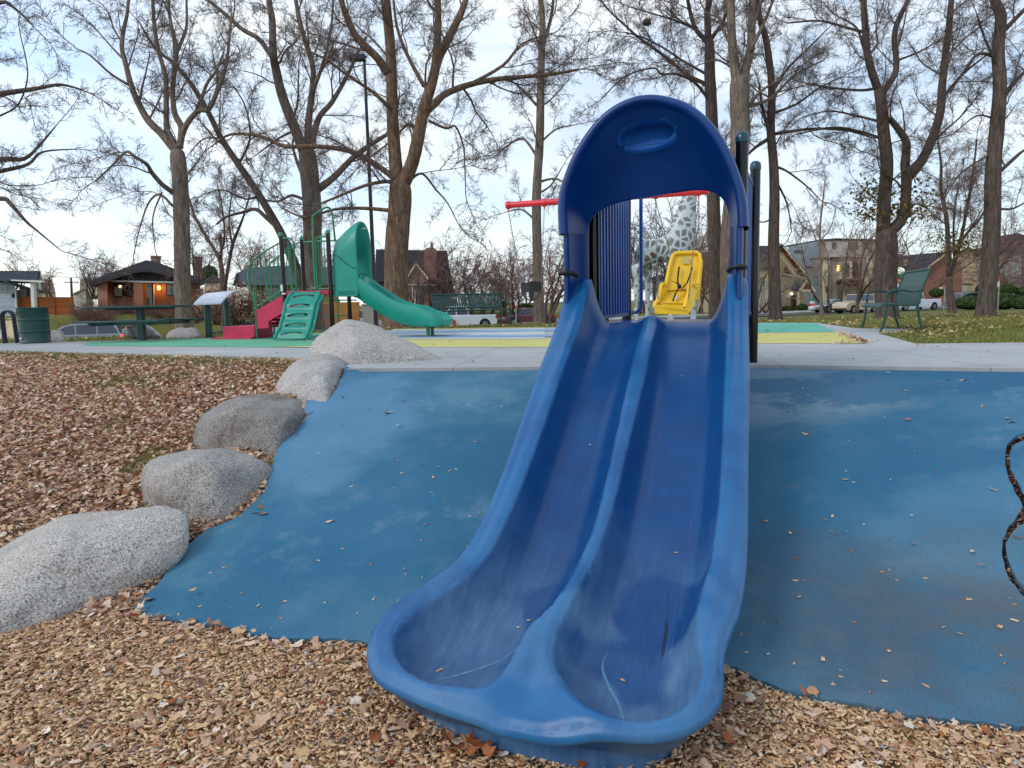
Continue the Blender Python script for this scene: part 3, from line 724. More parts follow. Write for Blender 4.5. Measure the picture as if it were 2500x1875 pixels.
# ---- deck, posts, ribbed panels, grab loop
R1=Vector((1.736,5.4,0)); R2=Vector((2.315,6.8,0)); L1=Vector((.70,5.95,0)); L2=Vector((1.2,7.35,0))
pz=P(1807,322,5.4).z; pz2=P(1840,394,6.8).z
for p,zt in ((R1,pz),(R2,pz2),(L1,pz-.02),(L2,pz2)):
    zb=hz(p.x,p.y)-.1 if p.y<ye(p.x) else -.02
    b=MB(); b.lathe((p.x,p.y,0),[(.047,zb),(.047,zt-.06)],16); po=b.build('post',M['black_post'],SROOT,smooth=True)
    b=MB(); b.lathe((p.x,p.y,0),[(.052,zt-.075),(.052,zt-.045),(.047,zt-.02),(.034,zt-.004),(.012,zt+.004)],16); b.build('cap',M['cap'],po,smooth=True)
b=MB(); pl=[R1-Vector((.03,0,0)),R2-Vector((.03,0,0)),L2,L1]; 
b.prism([Vector((p.x,p.y,.36)) for p in pl],(0,0,0),(0,0,.06)); b.build('deck',M['blue_metal'],SROOT)
def ribs(a,c,z0,z1,name='ribbed_panel',n=11):
    b=MB(); d=(c-a); Ln=d.length; d=d/Ln; nn=Vector((-d.y,d.x,0))
    a2=a+d*.06; c2=c-d*.06; w=(c2-a2).length
    b.prism([Vector((q.x,q.y,z0)) for q in (a2-nn*.012,c2-nn*.012,c2+nn*.012,a2+nn*.012)],(0,0,0),(0,0,z1-z0))
    for k in range(n):
        q=a2+d*w*(k+.5)/n; b.tube([Vector((q.x,q.y,z0+.03)),Vector((q.x,q.y,z1-.03))],w/n*.36,8)
    for z in (z0+.015,z1-.015): b.bar((a2.x,a2.y,z),(c2.x,c2.y,z),.06,.03)
    return b.build(name,M['blue_metal'],SROOT,smooth=True)
ribs(L1,L2,P(1500,775,6.6).z,1.75); ribs(R1-SV*.035,R2-SV*.035-(R2-R1)*.06,P(1838,700,6.2).z-.25,P(1835,430,6.3).z,n=18)
g=[(1.36,7.5),(0,0)]
x0,y0=P(1565,600,7.42).x,7.42
b=MB(); lo=P(1565,752,7.42).z
b.tube([(L2.x+.02,L2.y,lo-.04),(x0-.05,y0,lo-.045),(x0-.015,y0,lo-.02),(x0,y0,lo+.03),(x0,y0,1.9),(x0-.02,y0,1.97),(x0-.07,y0,2.0),(L2.x+.02,L2.y,1.6)],.019,10); b.build('grab_loop',M['blue_metal'],SROOT,smooth=True)
def CF(ox,oy,s): return lambda x,y:(ox+x/s,oy+y/s)
c2=CF(450,480,3.403); c3=CF(580,540,5.184)
def onplane(px,py,A,e):
    """picture point on the upright plane through A along e"""
    n=Vector((-e[1],e[0],0)); d=ray(px,py); o=Vector((0,0,CZ)); k=(Vector((A[0],A[1],CZ))-o).dot(n)/d.dot(n); return o+d*k
def psheet(name,outline,holes,fn,mat,parent,step=.06,thick=Vector((0,.05,0)),smooth=True):
    pts=[Vector(p) for p in outline]; n=len(pts); ed=[(i,(i+1)%n) for i in range(n)]
    for h in holes: b=len(pts); pts+=[Vector(p) for p in h]; m=len(h); ed+=[(b+i,b+(i+1)%m) for i in range(m)]
    x0,x1=min(p[0] for p in outline),max(p[0] for p in outline); y0,y1=min(p[1] for p in outline),max(p[1] for p in outline)
    x=x0+step/2
    while x<x1:
        y=y0+step/2
        while y<y1:
            if inpoly((x,y),outline) and not any(inpoly((x,y),h) for h in holes): pts.append(Vector((x+step*.1*math.sin(y*50),y)))
            y+=step
        x+=step
    vs,es,fs,*_=delaunay_2d_cdt(pts,ed,[],0,1e-6); F2=[]
    for f in fs:
        c=sum((vs[i] for i in f),Vector((0,0)))/len(f)
        if inpoly(c,outline) and not any(inpoly(c,h) for h in holes): F2.append(tuple(f))
    me=bpy.data.meshes.new(name); off=Vector(root_of(parent).location)
    me.from_pydata([fn(v.x,v.y)-off for v in vs],[],F2); o=link(name,me,mat,parent)
    bm=bmesh.new(); bm.from_mesh(me); bmesh.ops.delete(bm,geom=[v for v in bm.verts if not v.link_faces],context='VERTS')
    r=bmesh.ops.extrude_face_region(bm,geom=bm.faces[:]); bmesh.ops.translate(bm,verts=[g for g in r['geom'] if isinstance(g,bmesh.types.BMVert)],vec=thick)
    bmesh.ops.recalc_face_normals(bm,faces=bm.faces); bm.to_mesh(me); bm.free()
    if smooth: me.shade_smooth(); me.set_sharp_from_angle(angle=R(50))
    return o
# =============== green play structure
E1=Vector((.955,-.295,0)).normalized(); 
PA=P(693,700,14.2); PB=P(807,700,13.9); PC=P(742,690,15.15); PD=P(851,700,14.85)
for p in (PA,PB,PC,PD): p.z=0
E2=((PC-PA)+(PD-PB)).normalized()
ps=thing('play_structure','green and crimson toddler play structure with stairs, wave climber and hooded teal slide','play structure',(PA+PB+PC+PD)/4)
ztop=onplane(*c2(1195,275),PB,E1).z; ZD=.93
for p in (PA,PB,PC,PD):
    b=MB(); b.lathe((p.x,p.y,0),[(.044,-.05),(.044,ztop-.05)],12); po=b.build('post',M['black_post'],ps,smooth=True)
    b=MB(); b.lathe((p.x,p.y,0),[(.05,ztop-.07),(.05,ztop-.04),(.04,ztop-.01),(.012,ztop+.002)],12); b.build('cap',M['green_metal'],po,smooth=True)
b=MB(); b.prism([Vector((p.x,p.y,ZD-.08)) for p in (PA,PB,PD,PC)],(0,0,0),(0,0,.09)); b.build('deck',M['red_metal'],ps)
b=MB(); q=onplane(*c2(815,760),PA,E1); b.box((q.x,q.y-.05,q.z-.0),(.045,.004,.13)); b.box((q.x+.03,q.y-.053,q.z-.11),(.08,.004,.03)); b.build('sticker',M['white'],ps)
def Q(x,y,k=0,s=c2):
    o=onplane(*s(x,y),PA+E2*k,E1); return o
W2=(PC-PA).length
# stairs: flight box, lower platform
fl=[Q(598,945),Q(812,822),Q(822,965),Q(700,1035),Q(700,1092),Q(605,1097)]
MB().prism(fl,(0,0,0),E2*.03).build('stringer',M['red_metal'],ps); MB().prism(fl,E2*(W2*.78),E2*(W2*.78+.03)).build('stringer',M['red_metal'],ps)
a0,a1=Q(600,1075),Q(820,945)
for k in range(4):
    p=a0.lerp(a1,(k+.3)/4); MB().prism([p,p+E1*.24,p+E1*.24-Vector((0,0,.03)),p-Vector((0,0,.03))],E2*.03,E2*(W2*.78)).build('tread',M['red_metal'],ps)
MB().prism([Q(600,1085),Q(822,958),Q(822,965),Q(600,1097)],E2*.03,E2*W2*.78).build('soffit',M['red_metal'],ps)
b=MB(); b.prism([Q(323,1080),Q(583,1070),Q(583,1190),Q(323,1176)],(0,0,0),E2*(W2*.8)); 
b.prism([Q(252,1172),Q(583,1162),Q(583,1192),Q(252,1196)],E2*-.12,E2*(W2*.8)); b.build('step_box',M['red_metal'],ps,bevel=.008)
b=MB(); b.tube([Q(722,1050),Q(730,1175)],.018,8); b.build('support_leg',M['steel_dark'],ps)
def rail(k,name='stair_rail'):
    def Q(x,y,_=0): return onplane(*c2(x,y),PA,E1)+E2*k
    b=MB(); top=catmull([Q(785,388,k),Q(700,437,k),Q(610,497,k),Q(562,540,k),Q(538,600,k),Q(530,670,k),Q(545,760,k),Q(575,850,k),Q(590,940,k),Q(597,1060,k),Q(603,1183,k)],4)
    b.tube(top,.0165,8)
    b.tube([Q(592,925,k),Q(812,780,k)],.0165,8)
    for x in (590,628,668,705,742,775):
        yt=lerp(x,[(560,545),(610,497),(700,437),(785,388)]); yb_=lerp(x,[(590,925),(812,780)]); b.tube([Q(x,yt,k),Q(x+8+(x-590)*.07,yb_ if x>595 else 925,k)],.009,6)
    b.tube([Q(562,545,k),Q(572,700,k),Q(590,925,k)],.012,8)
    return b.build(name,M['green_metal'],ps,smooth=True)
rail(0); rail(W2*.8)
# guard loops
def Q3(x,y,k=0): return Q(x,y,k,c3)
b=MB(); b.tube([Q3(560,215),Q3(650,215),Q3(690,235),Q3(712,275),Q3(745,855),Q3(690,845),Q3(672,800),Q3(640,260)],.017,8); b.build('guard_loop',M['green_metal'],ps,smooth=True)
b=MB(); b.tube([Q3(1125,196),Q3(1045,196),Q3(1000,215),Q3(985,260),Q3(1010,860)],.017,8); b.tube([Q3(1055,200),Q3(1080,760),Q3(1060,810),Q3(1010,835)],.014,8); b.tube([Q3(925,830),Q3(960,850),Q3(1010,850)],.014,8); b.build('guard_loop',M['green_metal'],ps,smooth=True)
b=MB(); zr=Q3(840,265,W2).z; pc,pd=PC+Vector((0,0,zr)),PD+Vector((0,0,zr)); b.tube([pc,pd],.017,8); lo=ZD+.06; b.tube([PC+Vector((0,0,lo)),PD+Vector((0,0,lo))],.014,8)
for k in range(1,8): q=pc.lerp(pd,k/8); b.tube([q,(q.x,q.y,lo)],.009,6)
pa2=PA+Vector((0,0,zr)); 
b.tube([PC+Vector((0,0,zr+.02)),Q3(640,330,W2*.7),Q3(590,395,W2*.85)],.014,8)
b.build('guard_rail',M['green_metal'],ps,smooth=True)
b=MB(); hp=[Q(1092,755),Q(1080,600),Q(1070,350),Q(1066,185),Q(1072,160),Q(1110,130,.1),Q(1172,92,.25),Q(1198,92,.3),Q(1218,112,.34),Q(1232,170,.36),Q(1248,325,.4),Q(1255,370,.42)]
b.tube(catmull(hp,3),.019,10); b.build('grab_hoop',M['green_metal'],ps,smooth=True)
# wave climber with crescent footholds
def cmap(a,v):
    x=lerp(v,[(0,905),(.1,870),(.22,842),(.5,822),(.75,795),(.9,765),(1,745)])*(1-a)+lerp(v,[(0,1120),(.1,1118),(.22,1085),(.5,1062),(.75,1040),(.9,1018),(1,1000)])*a
    y=790+v*(1182-790); Y=lerp(v,[(0,13.96),(.12,13.78),(.3,13.66),(.6,13.52),(.85,13.42),(1,13.32)])-.10*a+.02
    px,py=c2(x,y); p=P(px,py,Y); p.y+=-.022*math.sin(v*2*math.pi*4.8)*(.5+.5*math.sin(math.pi*a))
    return p
def cres(v0,a0=.14,a1=.86,h=.045):
    up=[(a0+(a1-a0)*k/10, v0-.028*math.sin(math.pi*k/10)-.03*(k/10)+.012) for k in range(11)]
    dn=[(a0+.03+(a1-a0-.06)*k/10, v0+h-.05*math.sin(math.pi*k/10)*1.0-.03*(k/10)+.01) for k in range(11)][::-1]
    return up+dn
psheet('wave_climber',[(0,0),(.25,0),(.5,0),(.75,0),(1,0),(1,.2),(1,.4),(1,.6),(1,.8),(1,1),(.75,1),(.5,1),(.25,1),(0,1),(0,.8),(0,.6),(0,.4),(0,.2)],[cres(v) for v in (.09,.285,.485,.69,.88)],cmap,M['green_pl'],ps,step=.045,thick=Vector((.0,.05,-.01)))
b=MB()
for a in (-.0,1.0): b.tube([cmap(a,v/12)+Vector((.0,-.0,0)) for v in range(13)],.032,8)
b.tube([cmap(1.09,v/12)+Vector((.01,.05,0)) for v in range(1,13)],.03,8)
b.build('climber_edge',M['green_pl'],ps,smooth=True)
# hooded slide
Wd=(PD-PB).length; hc=(PB+PD)/2
def HL(u,w,z): return hc+E1*u+E2*w+Vector((0,0,z))
def sect(u,hw,zb,zt,n=22,k=2.3):
    out=[]
    zs=zt-hw*1.15
    out.append(HL(u,-hw,zb)); out.append(HL(u,-hw,zb+(zs-zb)*.35)); out.append(HL(u,-hw,zb+(zs-zb)*.7))
    for i in range(n+1):
        a=math.pi*i/n; c,s=math.cos(a),math.sin(a); out.append(HL(u,-hw*abs(c)**(2/k)*(1 if c>0 else -1),zs+(zt-zs)*abs(s)**(2/k)))
    out.append(HL(u,hw,zb+(zs-zb)*.7)); out.append(HL(u,hw,zb+(zs-zb)*.35)); out.append(HL(u,hw,zb)); return out
hw=Wd*.46
secs=[sect(.06,hw*.98,ZD-.1,1.93),sect(.14,hw,ZD-.1,2.0),sect(.26,hw,ZD-.1,2.10),sect(.40,hw,ZD-.1,2.20),sect(.52,hw,ZD-.1,2.26),sect(.56,hw*.985,ZD-.1,2.262),sect(.575,hw*.95,ZD-.1,2.24),sect(.56,hw*.92,ZD-.1,2.21),sect(.45,hw*.88,ZD-.1,2.12),sect(.3,hw*.86,ZD-.1,1.95),sect(.1,hw*.84,ZD-.1,1.72)]
n=len(secs[0]); b=MB(); b.add([p for s in secs for p in s],[(j*n+i,j*n+i+1,(j+1)*n+i+1,(j+1)*n+i) for j in range(len(secs)-1) for i in range(n-1)])
hd=b.build('hood',M['green_pl'],ps,smooth=True)
b=MB(); b.ball(HL(.585,-.0,2.12),.05,12,sc=(1.2,.5,.5),rz=0.3); b.build('badge',paint('pale_green_badge',(150,180,150),.5),hd,smooth=True)
b=MB(); sm_=[]
for k in range(13): 
    u=.05+.5*k/12; sm_.append(HL(u,-hw-.006,1.62-.28*sm(k/12)))
b.tube(sm_,.007,5); b.build('seam',M['steel_dark'],hd)
b=MB(); b.prism([HL(.04,-hw,ZD-.12),HL(.55,-hw,ZD-.12),HL(.55,-hw,ZD-.02),HL(.04,-hw,ZD-.02)],(0,0,0),E2*(2*hw)); b.build('hood_floor',M['green_pl'],ps)
US=[.44,.52,.62,.8,1.0,1.2,1.4,1.6,1.8,1.95,2.08,2.2,2.28,2.33]
RZ=[(.44,1.22),(.52,1.2),(.62,1.13),(.8,1.0),(1.0,.87),(1.2,.75),(1.4,.66),(1.6,.61),(1.8,.585),(1.95,.50),(2.08,.46),(2.2,.42),(2.28,.36),(2.33,.33)]
BZ=[(.44,.88),(.52,.86),(.62,.79),(.8,.67),(1.0,.545),(1.2,.44),(1.4,.36),(1.6,.31),(1.8,.29),(1.95,.29),(2.08,.29),(2.2,.30),(2.28,.31),(2.33,.31)]
V=[];m=0
for u in US:
    r,bz=lerp(u,RZ),lerp(u,BZ); w=lerp(u,[(.44,.36),(1,.33),(1.8,.36),(2.1,.44),(2.25,.40),(2.33,.3)])
    row=[(-w-.06,max(r-.26,bz-.08)),(-w-.075,r-.10),(-w-.06,r-.02),(-w-.02,r+.01),(-w+.02,r-.02),(-w+.06,bz+(r-bz)*.5),(-w+.12,bz+.03),(-w*.5,bz),(0,bz),(w*.5,bz),(w-.12,bz+.03),(w-.06,bz+(r-bz)*.5),(w-.02,r-.02),(w+.02,r+.01),(w+.06,r-.02),(w+.075,r-.10),(w+.06,max(r-.26,bz-.08))]
    row+=[(w-.02,bz-.09),(0,bz-.11),(-w+.02,bz-.09)]; m=len(row)
    V+=[HL(u,a,z) for a,z in row]
b=MB(); nr=len(US); b.add(V,[(j*m+i,j*m+(i+1)%m,(j+1)*m+(i+1)%m,(j+1)*m+i) for j in range(nr-1) for i in range(m)]+[tuple(range(m)),tuple((nr-1)*m+i for i in range(m))])
b.build('slide_chute',M['green_pl'],ps,smooth=True)
b=MB(); b.tube([HL(.5,.3,1.24),HL(.5,-.1,1.25),HL(.5,-.14,1.18)],.008,6); b.build('grab_bar',M['black_rub'],ps)
for w in (-.16,.16):
    b=MB(); b.lathe(HL(1.93,w,0),[(.035,-.01),(.035,.26)],10); b.build('slide_leg',M['green_metal'],ps,smooth=True)
b=MB(); y3=15.9; a=P(*c2(1272,812),y3); z=P(*c2(1283,1062),y3); b.tube([a,(z.x,z.y,0)],.018,8)
for p,q in (((1130,862),(1432,860)),((1150,990),(1395,988)),((1118,1113),(1200,1110))):
    c_=P(*c2(*p),y3-.05); d_=P(*c2(*q),y3-.05); b.tube([c_,(c_+d_)/2+Vector((0,-.12,0)),d_],.014,6)
b.build('rung_ladder',M['green_metal'],ps,smooth=True)
# =============== T swing with two seats
ba=P(1241,501,13.0); bb=P(1730,466,11.75); mid=(ba+bb)/2
sw=thing('swing_frame','red swing crossbeam seen left of and through the blue hood','swing frame',(mid.x,mid.y,0))
b=MB(); b.tube([ba,bb],.055,14); b.build('crossbeam',M['red_beam'],sw,smooth=True)
b=MB(); b.tube([ba-(bb-ba).normalized()*.015,ba],.05,12); b.build('end_cap',M['red_beam'],sw,smooth=True)
pp=P(1478,600,12.45); b=MB(); b.tube([(pp.x,pp.y,-.03),(pp.x,pp.y,2.4)],.05,12); b.build('post',M['black_post'],sw,smooth=True)
bd_=(bb-ba).normalized()
def hang(px):
    best=min((ba+(bb-ba)*k/200 for k in range(201)),key=lambda p:abs(1250+(p.x)/(p.y*math.cos(PIT)-(p.z-CZ)*math.sin(PIT))*F-px)); return best
HG=[hang(1252),hang(1338),hang(1612),hang(1716)]
for h in HG:
    b=MB(); b.tube([h-bd_*.035,h+bd_*.035],.068,12); b.tube([h-Vector((0,0,.05)),h-Vector((0,0,.11))],.014,8); b.build('hanger',M['red_beam'],sw,smooth=True)
def chain(b,a,c,r=.004,link_=.04):
    a,c=Vector(a),Vector(c); n=max(4,int((c-a).length/link_)); d=(c-a).normalized(); x=d.orthogonal().normalized(); y=d.cross(x)
    for k in range(n):
        p=a+(c-a)*(k+.5)/n; s=x if k%2 else y; h=link_*.62
        b.tube([p-d*h,p-d*h*.6+s*.011,p+d*h*.6+s*.011,p+d*h,p+d*h*.6-s*.011,p-d*h*.6-s*.011],r,4,closed=True)
# bucket seat
cb=CF(1050,650,4.916); YB_=12.75
o0=P(*cb(1210,420),YB_); bs=thing('bucket_swing','black rubber bucket swing hanging from the red beam left of the blue slide','swing seat',(o0.x,o0.y,o0.z))
def U(x,y,dy=0): return P(*cb(x,y),YB_+dy)
Vv=[];rows_=[]
fr=[[(1088,212),(1108,218),(1150,222),(1215,195),(1300,190),(1333,200)],[(1090,262),(1110,300),(1180,308),(1240,305),(1310,300),(1332,255)]]
# front apron with two leg holes
psheet('front_panel',[(1088,212),(1110,216),(1150,220),(1200,200),(1250,188),(1300,186),(1335,196),(1333,260),(1322,320),(1300,370),(1270,402),(1230,416),(1180,412),(1140,392),(1110,350),(1092,300)],[[(1118,312),(1180,310),(1186,340),(1190,375),(1196,398),(1165,388),(1135,355)],[(1246,310),(1308,306),(1300,340),(1280,372),(1252,392),(1240,396),(1243,350)]],lambda x,y:U(x,y,-.17+.10*((x-1212)/125)**2),M['black_rub'],bs,step=14,thick=Vector((0,.02,0)))
psheet('back_panel',[(1090,205),(1150,205),(1215,180),(1270,178),(1333,188),(1331,260),(1325,305),(1100,305),(1092,280)],[],lambda x,y:U(x,y,.17-.10*((x-1212)/125)**2),M['black_rub'],bs,step=20,thick=Vector((0,.02,0)))
b=MB()
for x0 in (1090,1333):
    b.quad(U(x0,205,-.09),U(x0,200,.09),U(x0,300,.08),U(x0-(x0-1212)*.15,350,0),U(x0,300,-.08))
b.quad(U(1135,395,-.1),U(1290,392,-.1),U(1290,392,.1),U(1135,395,.1)); b.build('side_panel',M['black_rub'],bs)
b=MB()
for h,x0 in ((HG[0],1092),(HG[1],1331)):
    k=h-Vector((0,0,.11))
    for q_ in (U(x0,215,-.08),U(x0,205,.08)): b=MB(); chain(b,k,q_,.0035,.055); b.build('chain',M['chain'],bs)
# yellow harness seat
cy=CF(1500,480,5.183); YY=11.5
o0=P(*cy(750,1480),YY); ysn=thing('harness_swing','yellow high-backed harness swing seat with black straps, framed by the hood opening','swing seat',(o0.x,o0.y,o0.z))
def Yp(x,y,dy=0): return P(*cy(x,y),YY+dy)
yb2=[(738,745),(765,716),(900,708),(1040,706),(1075,735),(1085,790),(1070,950),(1052,1120),(1035,1165),(950,1170),(800,1180),(690,1190),(650,1170),(655,1100),(690,930),(712,830)]
psheet('seat_back',yb2,[],lambda x,y:Yp(x,y,.20-.25*(y-706)/480+ (.0 if True else 0)),M['yellow_pl'],ysn,step=30,thick=Vector((.01,.05,0)))
b=MB(); ed=[(650,1130),(672,1010),(700,870),(722,800),(740,745),(768,716),(900,706),(1040,704),(1078,735),(1088,800),(1075,950),(1058,1110)]
b.tube([Yp(x,y,.16-.25*(y-706)/480) for x,y in ed],.03,8); b.build('back_rim',M['yellow_pl'],ysn,smooth=True)
b=MB() # wings: right outer side shell, armrests
b.prism([Yp(1080,780,.12),Yp(1118,810,.3),Yp(1100,1000,.28),Yp(1075,1300,.2),Yp(1010,1305,.1),Yp(1030,1150,-.05),Yp(1062,1000,.02)],(0,0,0),(.015,.03,0)); 
b.build('side_shell',M['yellow_pl'],ysn,bevel=.008)
b=MB()
for pts in ([(660,1150,.02),(640,1110,-.05),(605,1108,-.15),(590,1125,-.22),(565,1250,-.3),(545,1320,-.33),(515,1345,-.36),(508,1400,-.38)],[(1050,1120,.0),(1035,1150,-.05),(1000,1100,-.14),(970,1100,-.2),(950,1140,-.24),(930,1260,-.3),(905,1330,-.34),(885,1400,-.36)]):
    b.tube([Yp(*p) for p in pts],.032,8)
b.build('armrest',M['yellow_pl'],ysn,smooth=True)
b=MB(); b.prism([Yp(690,1185,.0),Yp(950,1175,.0),Yp(880,1400,-.36),Yp(555,1385,-.36)],(0,0,0),(0,0,-.04))
b.prism([Yp(556,1340,-.34),Yp(880,1350,-.34),Yp(960,1180,0),Yp(1045,1150,.02),Yp(990,1400,-.2),Yp(935,1490,-.3)],(0,.0,0),(0,.03,0))
b.prism([Yp(505,1395,-.4),Yp(560,1372,-.4),Yp(700,1378,-.42),Yp(835,1380,-.4),Yp(870,1432,-.4),Yp(925,1395,-.36),Yp(990,1395,-.3),Yp(960,1440,-.34),Yp(930,1492,-.36),Yp(700,1488,-.4),Yp(525,1480,-.38)],(0,0,0),(0,.05,0))
b.prism([Yp(590,1125,-.22),Yp(690,1190,0),Yp(560,1385,-.36),Yp(510,1400,-.38)],(0,0,0),(-.012,.02,0)); 
b.prism([Yp(950,1140,-.24),Yp(1050,1140,.0),Yp(990,1400,-.3),Yp(885,1400,-.36)],(0,0,0),(.012,.02,0)); b.build('seat',M['yellow_pl'],ysn,bevel=.012)
b=MB()
for pts in ([(820,885,.09),(808,980,.02),(800,1060,-.06),(815,1120,-.14)],[(985,895,.09),(960,990,.02),(920,1090,-.06),(870,1150,-.12),(815,1165,-.16)],[(725,1070,-.05),(775,1085,-.1),(815,1125,-.15),(850,1165,-.17),(885,1180,-.17)],[(815,1150,-.16),(775,1220,-.2),(740,1322,-.33)]):
    P_=[Yp(x,y,d-.05) for x,y,d in pts]
    for a,c_ in zip(P_,P_[1:]): b.bar(a,c_,.026,.006)
b.ball(Yp(822,1135,-.22),.035,8,sc=(1,.5,1)); b.build('strap',M['strap'],ysn)
b=MB(); b.prism([Yp(862,765,.13),Yp(950,765,.13),Yp(950,850,.09),Yp(862,850,.09)],(0,-.0,0),(0,-.003,0)); b.build('printed_label',M['label'],ysn)
b=MB(); b.prism([Yp(755,1255,-.22),Yp(795,1258,-.22),Yp(790,1305,-.28),Yp(755,1303,-.28)],(0,0,0),(0,-.0,.003)); b.build('sticker',M['white'],ysn)
for hg,q_ in ((HG[2],Yp(728,790,.14)),(HG[2],Yp(552,1300,-.36)),(HG[3],Yp(1075,760,.14)),(HG[3],Yp(935,1300,-.36))):
    b=MB(); chain(b,hg-Vector((0,0,.11)),q_,.0045,.06); b.build('chain',M['chain'],ysn)
# =============== giraffe statue
def m_giraffe():
    t=NT('giraffe_paint'); o=t.tc.outputs['Object']; xyz=t.sep(o); leg=t.mr(xyz[2],1.0,1.5,1,0)
    e1=t.vor(4.6,'DISTANCE_TO_EDGE'); d1=t.vor(4.6); e2=t.vor(8.5,'DISTANCE_TO_EDGE'); d2=t.vor(8.5)
    big=t.ramp(e1,[(.0,(0,0,0,1)),(.07,(.05,.05,.05,1)),(.16,(1,1,1,1))]); sml=t.ramp(d2,[(.30,(1,1,1,1)),(.42,(0,0,0,1))])
    f=t.mix(leg,big,sml)
    n=t.noise(1.1,3); pc=t.ramp(n,[(.36,lin(118,102,84)),(.48,lin(132,130,132)),(.6,lin(118,106,94)),(.66,lin(112,44,64)),(.74,lin(118,102,88))])
    pc=t.mix(t.mr(d1,.0,.5,.7,0),pc,lin(66,52,46)); wh=t.mix(t.mr(t.noise(3,4),.4,.7,0,.5),lin(194,202,204),lin(164,176,180))
    t.col(t.mix(f,wh,pc)); t.set(rough=.4); return t.m
gr=thing('giraffe_statue','life-size painted giraffe statue standing on the lawn behind the swings','statue',tuple(P(1640,787,20.5).xy)+(-.03,))
YG=20.5; cg=cy
def gp(x,y,dy): q=P(*cg(x,y),YG+dy)-Vector(gr.location); return q
J=[(gp(330,705,0),.33,None),(gp(480,690,0),.36,0),(gp(640,670,0),.43,1),(gp(820,610,0),.49,2),(gp(855,470,0),.46,3),(gp(885,300,0),.35,4),(gp(918,150,0),.28,5),(gp(950,0,0),.235,6),(gp(985,-180,0),.165,7),(gp(1010,-330,0),.14,8),(gp(1030,-440,0),.15,9),(gp(1100,-440,0),.13,10),(gp(1185,-400,0),.085,11),
 # hind legs
 (gp(275,860,-.2),.17,0),(gp(285,1090,-.2),.095,13),(gp(275,1330,-.2),.07,14),(gp(275,1540,-.2),.065,15),(gp(280,1600,-.2),.085,16),
 (gp(420,900,.28),.17,0),(gp(425,1110,.28),.09,18),(gp(420,1330,.28),.07,19),(gp(418,1540,.28),.065,20),(gp(420,1600,.28),.085,21),
 (gp(740,900,-.22),.16,3),(gp(715,1150,-.22),.09,23),(gp(712,1350,-.22),.08,24),(gp(712,1540,-.22),.085,25),(gp(712,1605,-.22),.105,26),
 (gp(930,900,.22),.17,3),(gp(985,1150,.22),.10,28),(gp(995,1350,.22),.085,29),(gp(998,1540,.22),.085,30),(gp(1000,1600,.22),.105,31)]
me=bpy.data.meshes.new('body'); me.from_pydata([j[0] for j in J],[(i,j[2]) for i,j in enumerate(J) if j[2] is not None],[])
go=link('body',me,m_giraffe(),gr); md=go.modifiers.new('s','SKIN'); 
sv=me.skin_vertices[0].data
for i,j in enumerate(J): sv[i].radius=(j[1]*.82,j[1]) if i<9 else (j[1],j[1])
sv[1].use_root=True; md.use_smooth_shade=True
ss=go.modifiers.new('u','SUBSURF'); ss.levels=2; ss.render_levels=2
for dy in (-.06,.06): b=MB(); b.tube([gp(1035,-470,dy)+Vector(gr.location),gp(1025,-540,dy)+Vector(gr.location)],.022,8); b.ball(gp(1025,-545,dy)+Vector(gr.location),.04,8); b.build('horn',M['twig'],gr,smooth=True)
for dy in (-.14,.14): b=MB(); b.ball(gp(1020,-450,dy)+Vector(gr.location),.07,8,sc=(.5,1.3,.6)); b.build('ear',M['white'],gr,smooth=True)
b=MB(); b.tube([gp(235,640,0)+Vector(gr.location),gp(205,700,0)+Vector(gr.location),gp(215,820,0)+Vector(gr.location)],[.035,.025,.04],8); b.build('tail',M['steel_dark'],gr,smooth=True)
c1=CF(0,550,4.022); c7=CF(0,620,6.38); c8=CF(1950,600,4.022)
# info panel on two green legs
ip=thing('information_panel','white sloped information panel on two green legs left of the play structure','information panel',tuple(P(*c2(190,1165),15.7).xy)+(0,))
A_=[P(*c2(75,890),15.3),P(*c2(303,882),15.6),P(*c2(447,774),17.3),P(*c2(205,800),16.9)]
b=MB(); cv=[]
for k in range(7):
    w=k/6; l_=A_[0].lerp(A_[3],w); r_=A_[1].lerp(A_[2],w); up_=Vector((0,0,.05*math.sin(math.pi*w))); cv.append((l_+up_,r_+up_))
for (a,c),(d,e) in zip(cv,cv[1:]): b.hexa([a-Vector((0,0,.03)),c-Vector((0,0,.03)),e-Vector((0,0,.03)),d-Vector((0,0,.03)),a,c,e,d])
b.build('panel_face',M['panel_white'],ip,smooth=True)
for x,Y in ((188,15.8),(350,16.9)):
    a=P(*c2(x,880),Y); b=MB(); b.tube([(a.x,a.y,-.05),(a.x,a.y,a.z+.02)],.075,12); b.build('leg',M['bench'],ip,smooth=True)
# picnic table
pt=thing('picnic_table','dark green pedestal picnic table with two benches','picnic table',tuple(P(*c1(1400,1128),15.0).xy)+(0,))
cx,cy_=pt.location.x,pt.location.y; tr=R(-6)
b=MB(); b.box((cx-.05,cy_,.70),(1.95,.75,.045),tr); b.build('table_top',M['bench'],pt,bevel=.01)
ux=Vector((math.cos(tr),math.sin(tr),0)); uy=Vector((-ux.y,ux.x,0))
for s in (-1,1):
    c=Vector((cx,cy_,.41))+uy*s*.68+ux*(.02*s-.0); b=MB(); b.box(c,(1.83,.27,.04),tr); b.build('bench_board',M['bench'],pt,bevel=.01)
b=MB(); b.box((cx,cy_,.33),(.12,.12,.74),tr); b.box((cx,cy_,.665),(1.5,.1,.05),tr); b.build('pedestal',M['bench'],pt)
b=MB()
for s in (-.62,.62): q=Vector((cx,cy_,.36))+ux*s; b.box(q,(.06,1.5,.06),tr)
b.box((cx,cy_,.36),(1.3,.1,.06),tr); b.build('seat_arm',M['bench'],pt)
